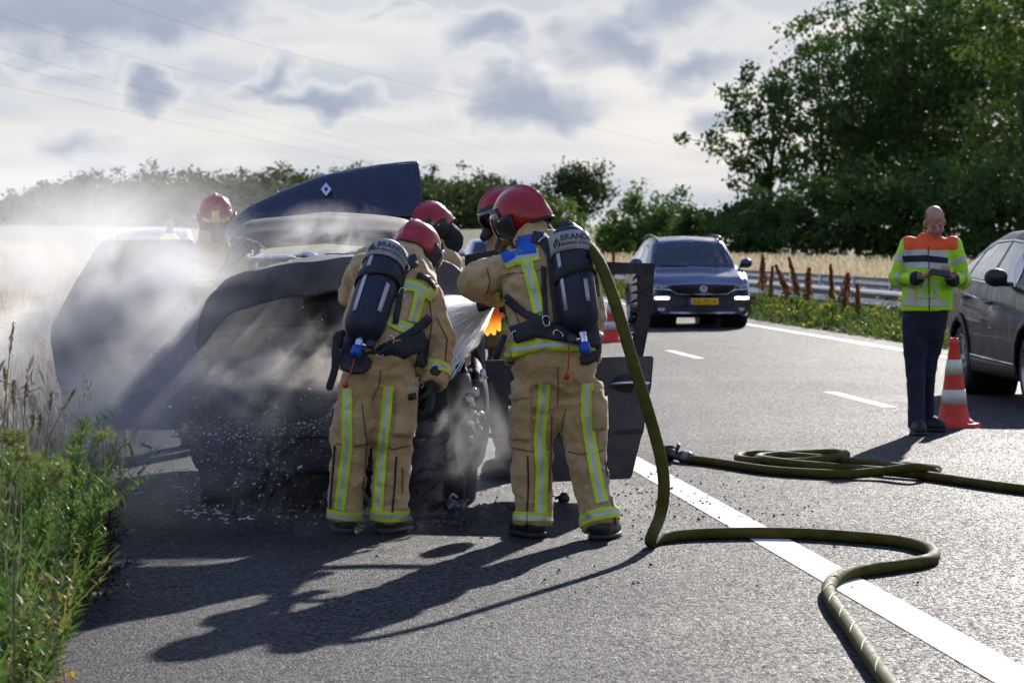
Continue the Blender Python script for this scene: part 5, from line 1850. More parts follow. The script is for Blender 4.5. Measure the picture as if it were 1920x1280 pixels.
ribbon('triangle_sign', jb, QI([(1730, 556), (1770, 557)]), 0.024, CAMD, M_HSIL, jm, off=0.010, nc=2)
ribbon('triangle_sign', jb, QI([(1732, 556), (1744, 528)]), 0.022, CAMD, M_HSIL, jm, off=0.011, nc=2)
ribbon('triangle_sign', jb, QI([(1768, 556), (1757, 528)]), 0.022, CAMD, M_HSIL, jm, off=0.012, nc=2)
for k in 'LR':
    band('sleeve_tape', jb, J['sh' + k].lerp(J['el' + k], 0.42), J['el' + k] - J['sh' + k], 0.05, M_HSIL, jm, rout=0.13)
    band('sleeve_tape', jb, J['el' + k].lerp(J['wr' + k], 0.30), J['wr' + k] - J['el' + k], 0.05, M_HSIL, jm, rout=0.13)
    bm = bmesh.new()
    tube(bm, [J['el' + k].lerp(J['wr' + k], 0.78), J['el' + k].lerp(J['wr' + k], 0.97)], [0.062, 0.052], 14)
    mk('cuff', bm, M_DNAVY, ins)
bm = bmesh.new()
lathe(bm, q(1744, 452, .04), q(1742, 432, .10), [(0, 0.085), (0.03, 0.076), (0.055, 0.078), (0.052, 0.070), (0.0, 0.072)], 22, close=False)
mk('collar', bm, M_DNAVY, ins)
ph = thing('mobile_phone', 'black mobile phone held in both hands by the bald man', 'phone', q(1763, 512, -.36))
bm = bmesh.new()
mm = Matrix.Translation(q(1763, 512, -.38)) @ Matrix.Rotation(R(8), 4, 'Y') @ Matrix.Rotation(R(-52), 4, 'X')
box(bm, 0, 0, 0, 0.145, 0.009, 0.072, 0.003, mtx=mm)
mk('phone_case', bm, M_INK, ph)
bm = bmesh.new()
box(bm, 0, -0.0055, 0, 0.136, 0.001, 0.064, mtx=mm)
mk('screen', bm, M_RUB, ph, smooth=False)
# far figure in a hi-vis vest
J = standing(318, 55.0, (0, -1), (318, 419), (0, 0), 1.08)
c0 = P(318, HOR, 55.0)
far = thing('person', 'distant person in a lime vest, seen over the smoke beside the red helmet', 'person', (c0.x, c0.y, 0.1))
bm = bmesh.new()
tube(bm, [J['hem'], J['waist'], J['chest'], J['upper'], J['neck']], [0.17, 0.17, 0.19, 0.17, 0.07], 12, flat=(CAMD, 0.66))
ellipsoid(bm, J['head'], (0.08, 0.095, 0.115))
tube(bm, [J['neck'], J['head']], [0.055, 0.055], 8)
for k in 'LR':
    tube(bm, [J['hip' + k], J['knee' + k], J['ank' + k]], [0.09, 0.07, 0.055], 10)
    tube(bm, [J['upper'].lerp(J['sh' + k], 0.7), J['sh' + k], J['el' + k], J['wr' + k]], [0.07, 0.065, 0.05, 0.04], 10)
mk('body', remesh(bm, 0.02, 2), M_DNAVY, far)
bm = bmesh.new()
tube(bm, [J['hem'] + Vector((0, 0, 0.05)), J['waist'], J['chest'], J['upper']], [0.19, 0.19, 0.21, 0.19], 12, flat=(CAMD, 0.66))
mk('vest', bm, M_LIME, far)
bm = bmesh.new()
ellipsoid(bm, J['head'] + Vector((0, -0.02, -0.01)), (0.078, 0.085, 0.105))
mk('face', bm, M_SKIN, far)
bm = bmesh.new()
ellipsoid(bm, J['head'] + Vector((0, 0.02, 0.035)), (0.086, 0.095, 0.095))
mk('hair', bm, M_HAIR, far)

# ================================================================ the burnt car
M_CHAR = mat('charred_metal', (0.012, 0.011, 0.011), rough=0.75, col2=(0.050, 0.045, 0.043), vscale=7, bump=0.8, bscale=26, bdist=0.01)
M_ASH = mat('ash_grey_steel', (0.045, 0.042, 0.040), rough=0.7, col2=(0.12, 0.11, 0.105), vscale=6, metal=0.2, dirt=0.4, bump=0.4, bscale=40)
M_HOODG = mat('scorched_bonnet', (0.030, 0.030, 0.032), rough=0.55, col2=(0.13, 0.12, 0.11), vscale=2.2, dirt=0.5, bump=0.25, bscale=30)
M_WBLUE = mat('wreck_paint_blue', (0.008, 0.011, 0.032), rough=0.32, coat=0.35, coat_rough=0.15, var=0.4, vscale=7, dirt=0.55, bump=0.05, bscale=20)
M_DOOR = mat('sooty_door_paint', (0.060, 0.063, 0.075), rough=0.42, col2=(0.10, 0.10, 0.11), vscale=4, dirt=0.35, metal=0.2)
M_FOIL = mat('torn_metal', (0.45, 0.45, 0.46), rough=0.3, metal=0.9, var=0.3, vscale=20, bump=0.8, bscale=30)
M_FOAM = mat('foam', (0.70, 0.70, 0.69), rough=0.8, var=0.1, bump=0.6, bscale=40)

WL, WS, WHW = 0.575, 17.62, 0.86
wreck = thing('burnt_car', 'burnt-out dark blue car with bonnet and tailgate up, smoking on the hard shoulder', 'car', L(WL, WS), rz=TH)
WK = [(0.0, 0.80, 0.26, 0.66, 0.72, 0.62), (0.12, 0.84, 0.22, 0.74, 0.79, 0.66), (0.5, 0.865, 0.20, 0.86, 0.90, 0.70), (0.95, 0.87, 0.18, 0.92, 0.98, 0.72), (1.15, 0.87, 0.18, 0.95, 1.04, 0.72), (1.6, 0.87, 0.18, 0.97, 1.38, 0.63),
      (2.0, 0.87, 0.18, 0.98, 1.575, 0.57), (2.4, 0.87, 0.18, 0.99, 1.66, 0.56), (3.0, 0.87, 0.18, 1.0, 1.685, 0.56), (3.6, 0.87, 0.2, 1.02, 1.64, 0.55), (4.0, 0.86, 0.24, 1.02, 1.56, 0.55), (4.25, 0.84, 0.30, 1.0, 1.42, 0.56), (4.35, 0.82, 0.36, 0.96, 1.2, 0.58)]
v, f = car_mesh(WK, 4.35)
wb = BVHTree.FromPolygons([Vector(p) for p in v], [tuple(k) for k in f])
v = v + (np.stack([fbm(v * 3, 2, 1), fbm(v * 3 + 9, 2, 2), fbm(v * 3 + 21, 2, 3)], 1) * 0.012)
c = v[f].mean(1)
keep = np.ones(len(f), bool)
for y0 in (0.85, 3.45):
    keep &= ~((np.hypot(c[:, 1] - y0, c[:, 2] - 0.30) < 0.37) & (np.abs(c[:, 0]) > 0.55))
keep &= ~((c[:, 1] < 1.08) & (c[:, 2] > 0.55) & (np.abs(c[:, 0]) < 0.76))
keep &= ~((c[:, 1] < 0.10) & (c[:, 2] > 0.30))
keep &= ~((c[:, 1] < 0.02))
w_win = [(-0.72, 1.03), (0, 1.05), (0.72, 1.03), (0.60, 1.36), (0.525, 1.52), (0, 1.555), (-0.525, 1.52), (-0.60, 1.36)]
w_side = [[(1.45, 1.02), (2.5, 1.02), (2.5, 1.50), (2.2, 1.49), (1.85, 1.36)], [(2.6, 1.02), (3.4, 1.04), (3.4, 1.50), (2.6, 1.50)], [(3.5, 1.05), (3.95, 1.08), (3.9, 1.42), (3.5, 1.48)]]
for k in range(len(f)):
    x, y, z = c[k]
    if keep[k]:
        if 1.0 < y < 2.3 and abs(x) < 0.8 and inside(w_win, x, z):
            keep[k] = False
        elif abs(x) > 0.5 and any(inside(sw, y, z) for sw in w_side):
            keep[k] = False
        elif abs(x) > 0.8 and 1.15 < y < 2.55 and 0.32 < z < 1.0:      # the open door apertures
            keep[k] = False
        elif y > 4.1 and abs(x) < 0.6 and 0.75 < z < 1.55:
            keep[k] = False
M_WSHELL = mat('burnt_shell', (0.009, 0.011, 0.020), rough=0.6, col2=(0.022, 0.023, 0.030), vscale=5, dirt=0.5, spec=0.22, bump=0.2, bscale=25)
wbody = mk('body', (v, f[keep]), M_WSHELL, wreck, local=True)
sd = wbody.modifiers.new('solid', 'SOLIDIFY')
sd.thickness = 0.015
ti = wreck.matrix_basis.inverted()


def loc(u, v_, d):
    return ti @ P(u, v_, d)


def sheet(name, rows, m, par, thick=0.02, n=8, rough=0.004, seed=0, nrm=1):
    """skin lofted through rows of points, dented by fire"""
    den = [smooth_path(r, n) for r in rows]
    k = min(len(r) for r in den)
    cols = [smooth_path([den[i][j] for i in range(len(den))], 5) for j in range(k)]
    g = [[cols[j][i] for j in range(k)] for i in range(len(cols[0]))]
    vv_, ff_, _ = grid_faces(g)
    a = np.array([tuple(p) for p in vv_])
    a += np.stack([fbm(a * 6, 3, seed), fbm(a * 6 + 9, 3, seed + 1), fbm(a * 6 + 17, 3, seed + 2)], 1) * rough
    o = mk(name, (a, np.array(ff_)), m, par, local=True)
    s_ = o.modifiers.new('solid', 'SOLIDIFY')
    s_.thickness, s_.offset = thick, 0
    return o


# bonnet, sprung open: nose, crease and top skin
bot_e = [(370, 665), (392, 632), (430, 592), (480, 572), (560, 556), (640, 548), (720, 548), (800, 560), (850, 594), (885, 640), (908, 692)]
top_e = [(371, 650), (379, 590), (402, 550), (450, 514), (540, 497), (640, 486), (740, 484), (830, 494), (868, 526), (894, 590), (909, 678)]
mid_e = [((a[0] + b[0]) / 2, (a[1] + b[1]) / 2 - 3) for a, b in zip(bot_e, top_e)]
bak_e = [(392, 640), (400, 588), (420, 548), (465, 512), (545, 488), (640, 478), (735, 477), (820, 490), (850, 525), (870, 585), (880, 660)]
bonnet = sheet('bonnet', [[loc(a, b, 17.74) for a, b in bot_e], [loc(a, b, 17.755) for a, b in mid_e], [loc(a, b + 4, 17.78) for a, b in top_e], [loc(a, b, 17.795) for a, b in top_e], [loc(a, b, 17.83) for a, b in top_e], [loc(a, b + 4, 18.2) for a, b in bak_e], [loc(a, b + 6, 18.80) for a, b in bak_e]], M_HOODG, wreck, 0.012, 5, 0.014, 3)
# tailgate, hanging open and twisted, one strut gone
te = [(424, 437), (440, 412), (480, 386), (560, 350), (640, 326), (715, 314), (770, 308), (783, 309)]
tm = [(428, 446), (446, 428), (486, 408), (562, 380), (640, 360), (716, 350), (774, 346), (789, 352)]
tl = [(432, 458), (450, 446), (495, 432), (565, 420), (640, 412), (720, 410), (775, 410), (793, 412)]
tail = sheet('tailgate', [[loc(a, b + 6, 23.05) for a, b in te], [loc(a, b, 22.98) for a, b in te], [loc(a, b, 22.86) for a, b in tm], [loc(a, b, 22.70) for a, b in tl]], M_WBLUE, wreck, 0.035, 5, 0.004, 8)
bm = bmesh.new()
e0 = loc(611, 355, 22.85)
fx = Vector((1, 0, 0))
fz = Vector((0, 0.6, 1)).normalized()
outer = [(0, 0.058), (0.039, 0.0), (0, -0.058), (-0.039, 0.0)]
for sgn in (0,):
    ro = [bm.verts.new(e0 + Vector((0, -0.045, 0)) + fx * a + fz * b) for a, b in outer]
    ri = [bm.verts.new(e0 + Vector((0, -0.052, 0)) + fx * a * 0.42 + fz * b * 0.42) for a, b in outer]
    rb = [bm.verts.new(e0 + Vector((0, -0.020, 0)) + fx * a + fz * b) for a, b in outer]
    for k in range(4):
        bm.faces.new((ro[k], ro[(k + 1) % 4], ri[(k + 1) % 4], ri[k]))
        bm.faces.new((ro[k], ro[(k + 1) % 4], rb[(k + 1) % 4], rb[k]))
mk('diamond_badge', bm, M_CHROME, tail, local=True, smooth=False)
bm = bmesh.new()
tube(bm, smooth_path([loc(a, b, 22.97) for a, b in te[3:]], 4), 0.012, 6)
mk('edge_drip', bm, M_FOIL, tail, local=True)
bm = bmesh.new()
tube(bm, [loc(770, 412, 22.1), loc(778, 470, 21.6)], 0.014, 8)
mk('gas_strut', bm, M_CHAR, tail, local=True)
# windscreen frame remains
for pts, r_, m_ in (([(472, 446, 19.60), (445, 480, 19.3), (412, 532, 18.95)], 0.030, M_ASH), ([(478, 446, 19.58), (482, 470, 19.5), (480, 500, 19.4)], 0.02, M_FOIL), ([(740, 446, 19.60), (780, 480, 19.3), (815, 530, 18.95)], 0.030, M_ASH)):
    bm = bmesh.new()
    tube(bm, smooth_path([loc(*p) for p in pts], 5), r_, 8)
    mk('pillar', bm, m_, wreck, local=True)
bm = bmesh.new()
tube(bm, smooth_path([loc(448, 446, 19.62), loc(480, 441, 19.62), loc(600, 439, 19.6), loc(740, 444, 19.62)], 6), 0.010, 6)
mk('header_trim', bm, M_FOIL, wreck, local=True)
bm = bmesh.new()
tube(bm, smooth_path([loc(463, 448, 19.5), loc(482, 455, 19.45), loc(497, 466, 19.4)], 4), [0.008] * 9, 5)
mk('wiper_arm', bm, M_FOIL, wreck, local=True)
bm = bmesh.new()
rr = random.Random(3)
for k in range(46):
    u_ = rr.uniform(470, 735)
    ellipsoid(bm, loc(u_, 478 + rr.uniform(-4, 5) + abs(u_ - 610) * 0.03, 18.9 + rr.uniform(-.1, .1)), (rr.uniform(.02, .06), .05, rr.uniform(.006, .02)), seg=8)
fo = mk('foam_blanket', remesh(bm, 0.014, 1), M_FOAM, wreck, local=True)
# doors
door = [(190, 450), (362, 449), (367, 520), (368, 620), (362, 720), (345, 806), (135, 806), (104, 700), (95, 640), (96, 610), (140, 530)]


def slab(name, poly, dfun, m, par, thick=0.045, bev=0.008):
    bm_ = bmesh.new()
    vs0 = [bm_.verts.new(loc(a, b, dfun(a))) for a, b in poly]
    fc = bm_.faces.new(vs0)
    q_ = bmesh.ops.extrude_face_region(bm_, geom=[fc])
    bmesh.ops.translate(bm_, vec=(0, thick, 0), verts=[x for x in q_['geom'] if isinstance(x, bmesh.types.BMVert)])
    if bev:
        bmesh.ops.bevel(bm_, geom=bm_.edges[:], offset=bev, segments=2, affect='EDGES')
    return mk(name, bm_, m, par, local=True, smooth=False)


dl = lambda u_: 18.95 - (367 - u_) / 270 * 0.25
ld = slab('front_door', door, dl, M_DOOR, wreck)
ld['label'] = 'open door swung out to the left, grey with soot and veiled in smoke'
slab('window_frame', [(198, 462), (350, 460), (352, 560), (250, 600), (152, 574), (150, 545)], lambda a: dl(a) - 0.008, M_HOODG, ld, 0.01, 0.003)
dr = lambda u_: 18.75 - (u_ - 905) / 320 * 0.15
rd = slab('front_door', [(905, 676), (1226, 667), (1222, 720), (1208, 800), (1207, 812), (1203, 818), (1184, 897), (1040, 903), (962, 905), (925, 830), (908, 740)], dr, M_DOOR, wreck)
rd['label'] = 'open door swung out to the right, dull grey, its window burnt out'
slab('window_bar', [(872, 478), (940, 466), (1060, 489), (1228, 494), (1227, 514), (1060, 512), (940, 490), (872, 500)], lambda a: dr(a) + 0.01, M_CHAR, rd, 0.03, 0.004)
slab('window_bar', [(1195, 512), (1228, 494), (1221, 590), (1206, 669), (1180, 669), (1196, 590)], lambda a: dr(a) + 0.012, M_CHAR, rd, 0.03, 0.004)
slab('door_crease', [(915, 812), (1205, 804), (1204, 812), (915, 821)], lambda a: dr(a) - 0.012, M_ASH, rd, 0.014, 0.003)
bm = bmesh.new()
ellipsoid(bm, loc(1180, 718, dr(1180)), (0.105, 0.008, 0.058), seg=18)
mk('handle_cup', bm, M_CHAR, rd, local=True)
bm = bmesh.new()
tube(bm, smooth_path([loc(1146, 722, dr(1146) - .01), loc(1160, 719, dr(1160) - .035), loc(1195, 717, dr(1195) - .035), loc(1214, 718, dr(1214) - .01)], 5), 0.016, 8, flat=(Vector((0, 0, 1)), 0.8))
mk('door_handle', bm, M_CHROME, rd, local=True)
slab('door_mirror', [(1068, 592), (1092, 578), (1112, 590), (1120, 622), (1108, 662), (1078, 664), (1066, 640)], lambda a: 18.35, M_DOOR, rd, 0.12, 0.015)
bm = bmesh.new()
rr = random.Random(9)
for k in range(9):
    u_ = 1196 - k * 1.2 + rr.uniform(-4, 4)
    p0 = loc(u_, 515 + k * 16, dr(1190) + 0.0)
    tube(bm, [p0, p0 + Vector((rr.uniform(-.06, .0), 0, rr.uniform(-.05, .02)))], [0.014, 0.004], 6)
tag(mk('burnt_seal', remesh(bm, 0.008, 1), M_CHAR, rd, local=True), kind='stuff')
# engine bay and burnt front
bm = bmesh.new()
for (x, y, z, a, b, h) in ((0, 0.55, 0.55, 0.75, 0.42, 0.34), (-0.1, 0.42, 0.72, 0.34, 0.3, 0.14), (0.28, 0.5, 0.70, 0.24, 0.28, 0.18), (-0.42, 0.55, 0.66, 0.22, 0.26, 0.22), (0.1, 0.8, 0.78, 0.8, 0.15, 0.12), (0, 1.0, 0.62, 1.4, 0.10, 0.75)):
    box(bm, x, y, z, a, b, h, 0.03)
for k in range(16):
    a = Vector((rr.uniform(-.6, .6), rr.uniform(.2, .8), rr.uniform(.5, .85)))
    tube(bm, smooth_path([a, a + Vector((rr.uniform(-.2, .2), rr.uniform(-.1, .1), rr.uniform(-.1, .15))), a + Vector((rr.uniform(-.35, .35), rr.uniform(-.1, .1), rr.uniform(-.15, .05)))], 4), rr.uniform(0.012, 0.03), 6)
mk('engine', remesh(bm, 0.014, 1, lambda co: 0.012 * fbm(co * 12, 3, 4)), M_CHAR, wreck, local=True)
for sg in (-1, 1):
    bm = bmesh.new()
    lathe(bm, (sg * 0.56, 0.85, 0.6), (sg * 0.56, 0.85, 1.0), [(0, 0.11), (0.12, 0.10), (0.15, 0.13), (0.20, 0.12), (0.21, 0.02)], 18)
    mk('strut_tower', bm, M_ASH, wreck, local=True)
    bm = bmesh.new()
    box(bm, sg * 0.50, 0.06, 0.24, 0.15, 0.05, 0.36, 0.012)
    box(bm, sg * 0.50, 0.35, 0.28, 0.11, 0.6, 0.13, 0.012)
    ch = mk('chassis_rail', remesh(bm, 0.010, 1, lambda co: 0.007 * fbm(co * 14, 3, 7)), M_ASH, wreck, local=True)
    bm = bmesh.new()
    lathe(bm, (sg * 0.49, 0.034, 0.30), (sg * 0.49, 0.0, 0.30), [(0, 0.018), (0.003, 0.018), (0.0035, 0.002)], 14)
    mk('rail_hole', bm, M_INK, ch, local=True)
    wheel(wreck, sg * 0.72, 0.85, 0.29, 0.18, sg, 8, tm=M_CHAR, rm=M_ASH, flat=0.02)
    wheel(wreck, sg * 0.72, 3.45, 0.29, 0.18, sg, 8, tm=M_CHAR, rm=M_ASH, flat=0.02)
bm = bmesh.new()
box(bm, 0, 0.03, 0.475, 1.25, 0.07, 0.085, 0.012)
mk('bumper_beam', remesh(bm, 0.012, 1, lambda co: 0.010 * fbm(co * 9, 3, 6)), M_CHAR, wreck, local=True)
bm = bmesh.new()
box(bm, 0, 0.12, 0.27, 0.84, 0.05, 0.40, 0.01)
for k in range(20):
    box(bm, -0.4 + 0.042 * k, 0.09, 0.27, 0.006, 0.02, 0.36)
for k in range(34):
    p0 = Vector((rr.uniform(-.55, .55), rr.uniform(-.06, .06), rr.uniform(.02, .42)))
    tube(bm, smooth_path([p0, p0 + Vector((rr.uniform(-.12, .12), rr.uniform(-.05, .02), rr.uniform(-.12, .02))), p0 + Vector((rr.uniform(-.2, .2), rr.uniform(-.06, .02), -p0.z + .015))], 3), rr.uniform(.008, .028), 6)
mk('radiator', remesh(bm, 0.012, 1, lambda co: 0.014 * fbm(co * 11, 3, 9)), M_CHAR, wreck, local=True)
bm = bmesh.new()
box(bm, -0.08, 0.045, 0.405, 0.12, 0.03, 0.05, 0.005)
mk('bracket', bm, M_ASH, wreck, local=True, smooth=False)
# scorched skins either side of the nose
for sg in (-1, 1):
    rows = []
    for zz in (0.30, 0.5, 0.66, 0.78):
        rows.append([Vector((sg * (0.60 + 0.22 * t + 0.03 * math.sin(9 * t + zz * 14)), 0.02 + 0.55 * t * t + 0.04 * math.sin(zz * 20 + 6 * t), zz + 0.05 * t)) for t in (0, 0.25, 0.5, 0.75, 1)])
    sheet('front_wing', rows, M_CHAR if sg < 0 else M_ASH, wreck, 0.012, 5, 0.02, 14 + sg)
bm = bmesh.new()
for k in range(15):
    p0 = loc(895 + rr.uniform(-14, 10), 690 + k * 9 + rr.uniform(-6, 6), 17.62 + rr.uniform(-.04, .1))
    tube(bm, [p0, p0 + Vector((rr.uniform(-.04, .04), rr.uniform(-.03, .03), rr.uniform(-.06, .06)))], [rr.uniform(.012, .03), 0.006], 6, flat=((0, 1, 0), 0.3))
tag(mk('torn_edge', remesh(bm, 0.007, 0), M_FOIL, wreck, local=True), kind='stuff')
# gutted cabin
bm = bmesh.new()
box(bm, 0, 2.7, 0.42, 1.5, 2.9, 0.30)
box(bm, 0, 1.22, 0.78, 1.5, 0.16, 0.42, 0.04)
box(bm, 0, 3.75, 0.85, 1.45, 0.16, 0.86, 0.05)
box(bm, 0, 2.62, 0.9, 0.5, 0.12, 0.5, 0.05)
mk('cabin_shell', bm, M_CHAR, wreck, local=True, smooth=False)
for (x, y) in ((-0.38, 2.35), (0.38, 2.35), (-0.4, 3.3), (0.4, 3.3)):
    bm = bmesh.new()
    mm_ = Matrix.Translation((x, y + .16, .95)) @ Matrix.Rotation(R(-12), 4, 'X')
    box(bm, 0, 0, 0, .42, .07, .72, .03, mtx=mm_)
    box(bm, 0, -.05, .43, .24, .07, .14, .03, mtx=mm_)
    for k in range(4):
        tube(bm, smooth_path([(x - .2 + .13 * k, y - .3, .62), (x - .2 + .13 * k, y, .60), (x - .2 + .13 * k, y + .12, .95), (x - .2 + .13 * k, y + .2, 1.25)], 4), 0.014, 6)
    tube(bm, [(x - .22, y + .2, 1.25), (x + .22, y + .2, 1.25)], 0.018, 6)
    mk('seat_frame', remesh(bm, 0.012, 1), M_CHAR, wreck, local=True)
bm = bmesh.new()
lathe(bm, (0.4, 1.75, 1.0), (0.4, 1.65, 1.05), [(-0.012, 0.17), (0.0, 0.185), (0.012, 0.17), (0.0, 0.16), (-0.012, 0.17)], 24, close=False)
mk('steering_wheel', bm, M_CHAR, wreck, local=True)


# ---------------------------------------------------------------- flames in the wheel arch
def flame_mat():
    m = bpy.data.materials.new('flame')
    m.use_nodes = True
    t = NT(m.node_tree)
    t.n.remove(t.n['Principled BSDF'])
    em = t.node('ShaderNodeEmission')
    sp = t.node('ShaderNodeSeparateXYZ')
    t.link(t.coord('Generated'), sp.inputs[0])
    t.set(em.inputs[0], t.mix(t.ramp(sp.outputs[2], 0.0, 0.8), (1.0, 0.50, 0.06, 1), (0.75, 0.06, 0.008, 1)))
    t.set(em.inputs[1], t.ramp(sp.outputs[2], 0.0, 1.0, 1.0, 0.12))
    tr = t.node('ShaderNodeBsdfTransparent')
    mx = t.node('ShaderNodeMixShader')
    t.set(mx.inputs[0], t.ramp(t.math('ADD', sp.outputs[2], t.math('MULTIPLY', t.noise(t.coord('Object'), 22.0), 0.4)), 1.15, 0.55, 0.05, 0.85))
    t.link(tr.outputs[0], mx.inputs[1])
    t.link(em.outputs[0], mx.inputs[2])
    t.link(mx.outputs[0], t.n['Material Output'].inputs[0])
    return m


M_FLAME = flame_mat()
fl = thing('flame', 'small orange flame between the bonnet corner and the firefighter with the blue patch', 'flame', P(925, 622, 17.5))
for (u_, v0, v1, r_) in ((914, 626, 590, .022), (926, 624, 566, .026), (936, 618, 572, .020), (920, 622, 575, .018)):
    bm = bmesh.new()
    a, b = P(u_, v0, 17.45), P(u_ + 3, v1, 17.45)
    tube(bm, smooth_path([a, a.lerp(b, .4) + Vector((-.012, 0, 0)), a.lerp(b, .75) + Vector((.012, 0, 0)), b], 5), [r_ * x for x in np.interp(np.linspace(0, 1, 16), [0, .25, .6, 1], [.5, 1, .7, .06])], 12)
    mk('flame_tongue', bm, M_FLAME, fl)

# ---------------------------------------------------------------- hoses
M_HOSE = mat('hose_olive', (0.060, 0.054, 0.007), rough=0.75, spec=0.14, col2=(0.105, 0.090, 0.014), vscale=9, dirt=0.3, bump=0.5, bscale=160, bdist=0.003)
M_HOSEW = mat('hose_scuff', (0.17, 0.16, 0.08), rough=0.6, var=0.3)
HR = 0.031
gz = lambda a, b, z=HR: G(a, b, z)
air = [P(1040, 520, 16.72), P(1072, 478, 16.56), P(1096, 458, 16.36), P(1120, 484, 16.12), P(1142, 535, 15.96), P(1165, 605, 15.86), P(1190, 690, 15.84), P(1218, 780, 15.82), P(1239, 860, 15.80), P(1245, 915, 15.79), P(1238, 965, 15.8)]
gnd = [gz(1220, 1012, .05), gz(1234, 1009), gz(1290, 1002), gz(1390, 999), gz(1500, 1000), gz(1600, 1006), gz(1690, 1015), gz(1738, 1027), gz(1752, 1040), gz(1735, 1051), gz(1680, 1060), gz(1610, 1070), gz(1568, 1083), gz(1553, 1104), gz(1563, 1132), gz(1592, 1172), gz(1622, 1218), gz(1662, 1275), gz(1730, 1360), gz(1800, 1450)]
path = smooth_path(air + gnd, 10)
for p in path:
    p.z = max(p.z, HR)
hose = thing('fire_hose', 'olive fire hose rising from the road to the shoulder of the firefighter by the door', 'hose', gnd[0])
bm = bmesh.new()
tube(bm, path, HR, 14)
mk('hose_line', bm, M_HOSE, hose)
# scuffed spiral wraps on the stretch nearest the camera
near = smooth_path(gnd[12:19], 16)
bm = bmesh.new()
for k in range(4, len(near) - 6, 11):
    pts = []
    for j in range(9):
        a = -1.25 + 2.3 * j / 8
        i = min(len(near) - 2, k + j)
        t = (near[i + 1] - near[i]).normalized()
        s_ = t.cross(Vector((0, 0, 1))).normalized()
        pts.append(near[i] + (s_ * math.sin(a) + Vector((0, 0, 1)) * math.cos(a)) * (HR + 0.0005))
    tube(bm, pts, [0.001, .002, .003, .004, .004, .004, .003, .002, .001], 6)
mk('scuff_marks', bm, M_HOSEW, hose)
bm = bmesh.new()
n0 = P(938, 566, 16.85)
lathe(bm, n0 + Vector((0.10, 0, 0.02)), n0 + Vector((-0.12, 0.05, -0.02)), [(0, 0.025), (0.05, 0.03), (0.1, 0.03), (0.14, 0.024), (0.2, 0.036), (0.23, 0.036), (0.235, 0.02)], 16)
tube(bm, [n0 + Vector((0.03, 0, 0)), n0 + Vector((0.05, 0, -0.11))], [0.016, 0.018], 8)
mk('spray_nozzle', bm, M_RUB, hose)
tube_pts = [P(1040, 520, 16.72), P(1005, 550, 16.90), n0 + Vector((0.10, 0, 0.02))]
bm = bmesh.new()
tube(bm, smooth_path(tube_pts, 6), HR * 0.95, 10)
mk('hose_end', bm, M_HOSE, hose)

HR2 = 0.031
g2 = lambda a, b, z=HR2: G(a, b, z)
p2 = [g2(1296, 861), g2(1340, 866), g2(1450, 882), g2(1570, 889), g2(1650, 884, .05), g2(1715, 876, .09), g2(1750, 877, .06), g2(1757, 881), g2(1745, 885, .04), g2(1700, 878, .035), g2(1620, 868), g2(1530, 859), g2(1440, 852), g2(1396, 853), g2(1384, 857), g2(1394, 862),
      g2(1440, 866), g2(1500, 866), g2(1560, 859, .05), g2(1586, 853, .05), g2(1570, 849), g2(1500, 851), g2(1440, 855), g2(1422, 859), g2(1440, 863, .05), g2(1500, 871, .05), g2(1600, 879), g2(1680, 885, .035), g2(1740, 892), g2(1830, 905), g2(1920, 917), g2(2060, 935)]
pp = smooth_path(p2, 8)
for p in pp:
    p.z = max(p.z, HR2)
hose2 = thing('fire_hose', 'second olive fire hose lying in flat loops on the traffic lane', 'hose', p2[0])
bm = bmesh.new()
tube(bm, pp, HR2, 12)
mk('hose_line', bm, M_HOSE, hose2)
bm = bmesh.new()
a, b = G(1250, 848, 0.055), g2(1300, 861)
ln = (b - a).length
lathe(bm, a, b, [(0, 0.030), (0.0, 0.056), (0.05, 0.058), (0.055, 0.045), (0.07, 0.036), (ln * 0.55, 0.034), (ln * 0.6, 0.044), (ln * 0.72, 0.046), (ln * 0.75, 0.036), (ln, 0.034)], 20)
nz = mk('nozzle', bm, M_RUB, hose2)
bm = bmesh.new()
m0 = a.lerp(b, 0.45)
tube(bm, smooth_path([m0 + Vector((-.02, -.05, .02)), m0 + Vector((0, -.05, .07)), m0 + Vector((0, .05, .07)), m0 + Vector((-.02, .05, .02))], 5), 0.010, 8)
mk('shutoff_lever', bm, M_RUB, nz)
bm = bmesh.new()
lathe(bm, a.lerp(b, 0.74), b, [(0, 0.046), (0.03, 0.048), (0.06, 0.040), (0.062, 0.03)], 16)
mk('coupling', bm, mat('coupling_alloy', (0.16, 0.19, 0.22), rough=0.35, metal=0.8, var=0.2), nz)

# ---------------------------------------------------------------- traffic cones
M_CRED = mat('cone_red', (0.62, 0.028, 0.012), rough=0.5, var=0.10, vscale=9, dirt=0.10)
M_CWHI = mat('cone_white', (0.62, 0.60, 0.55), rough=0.45, var=0.08, vscale=12, dirt=0.12)


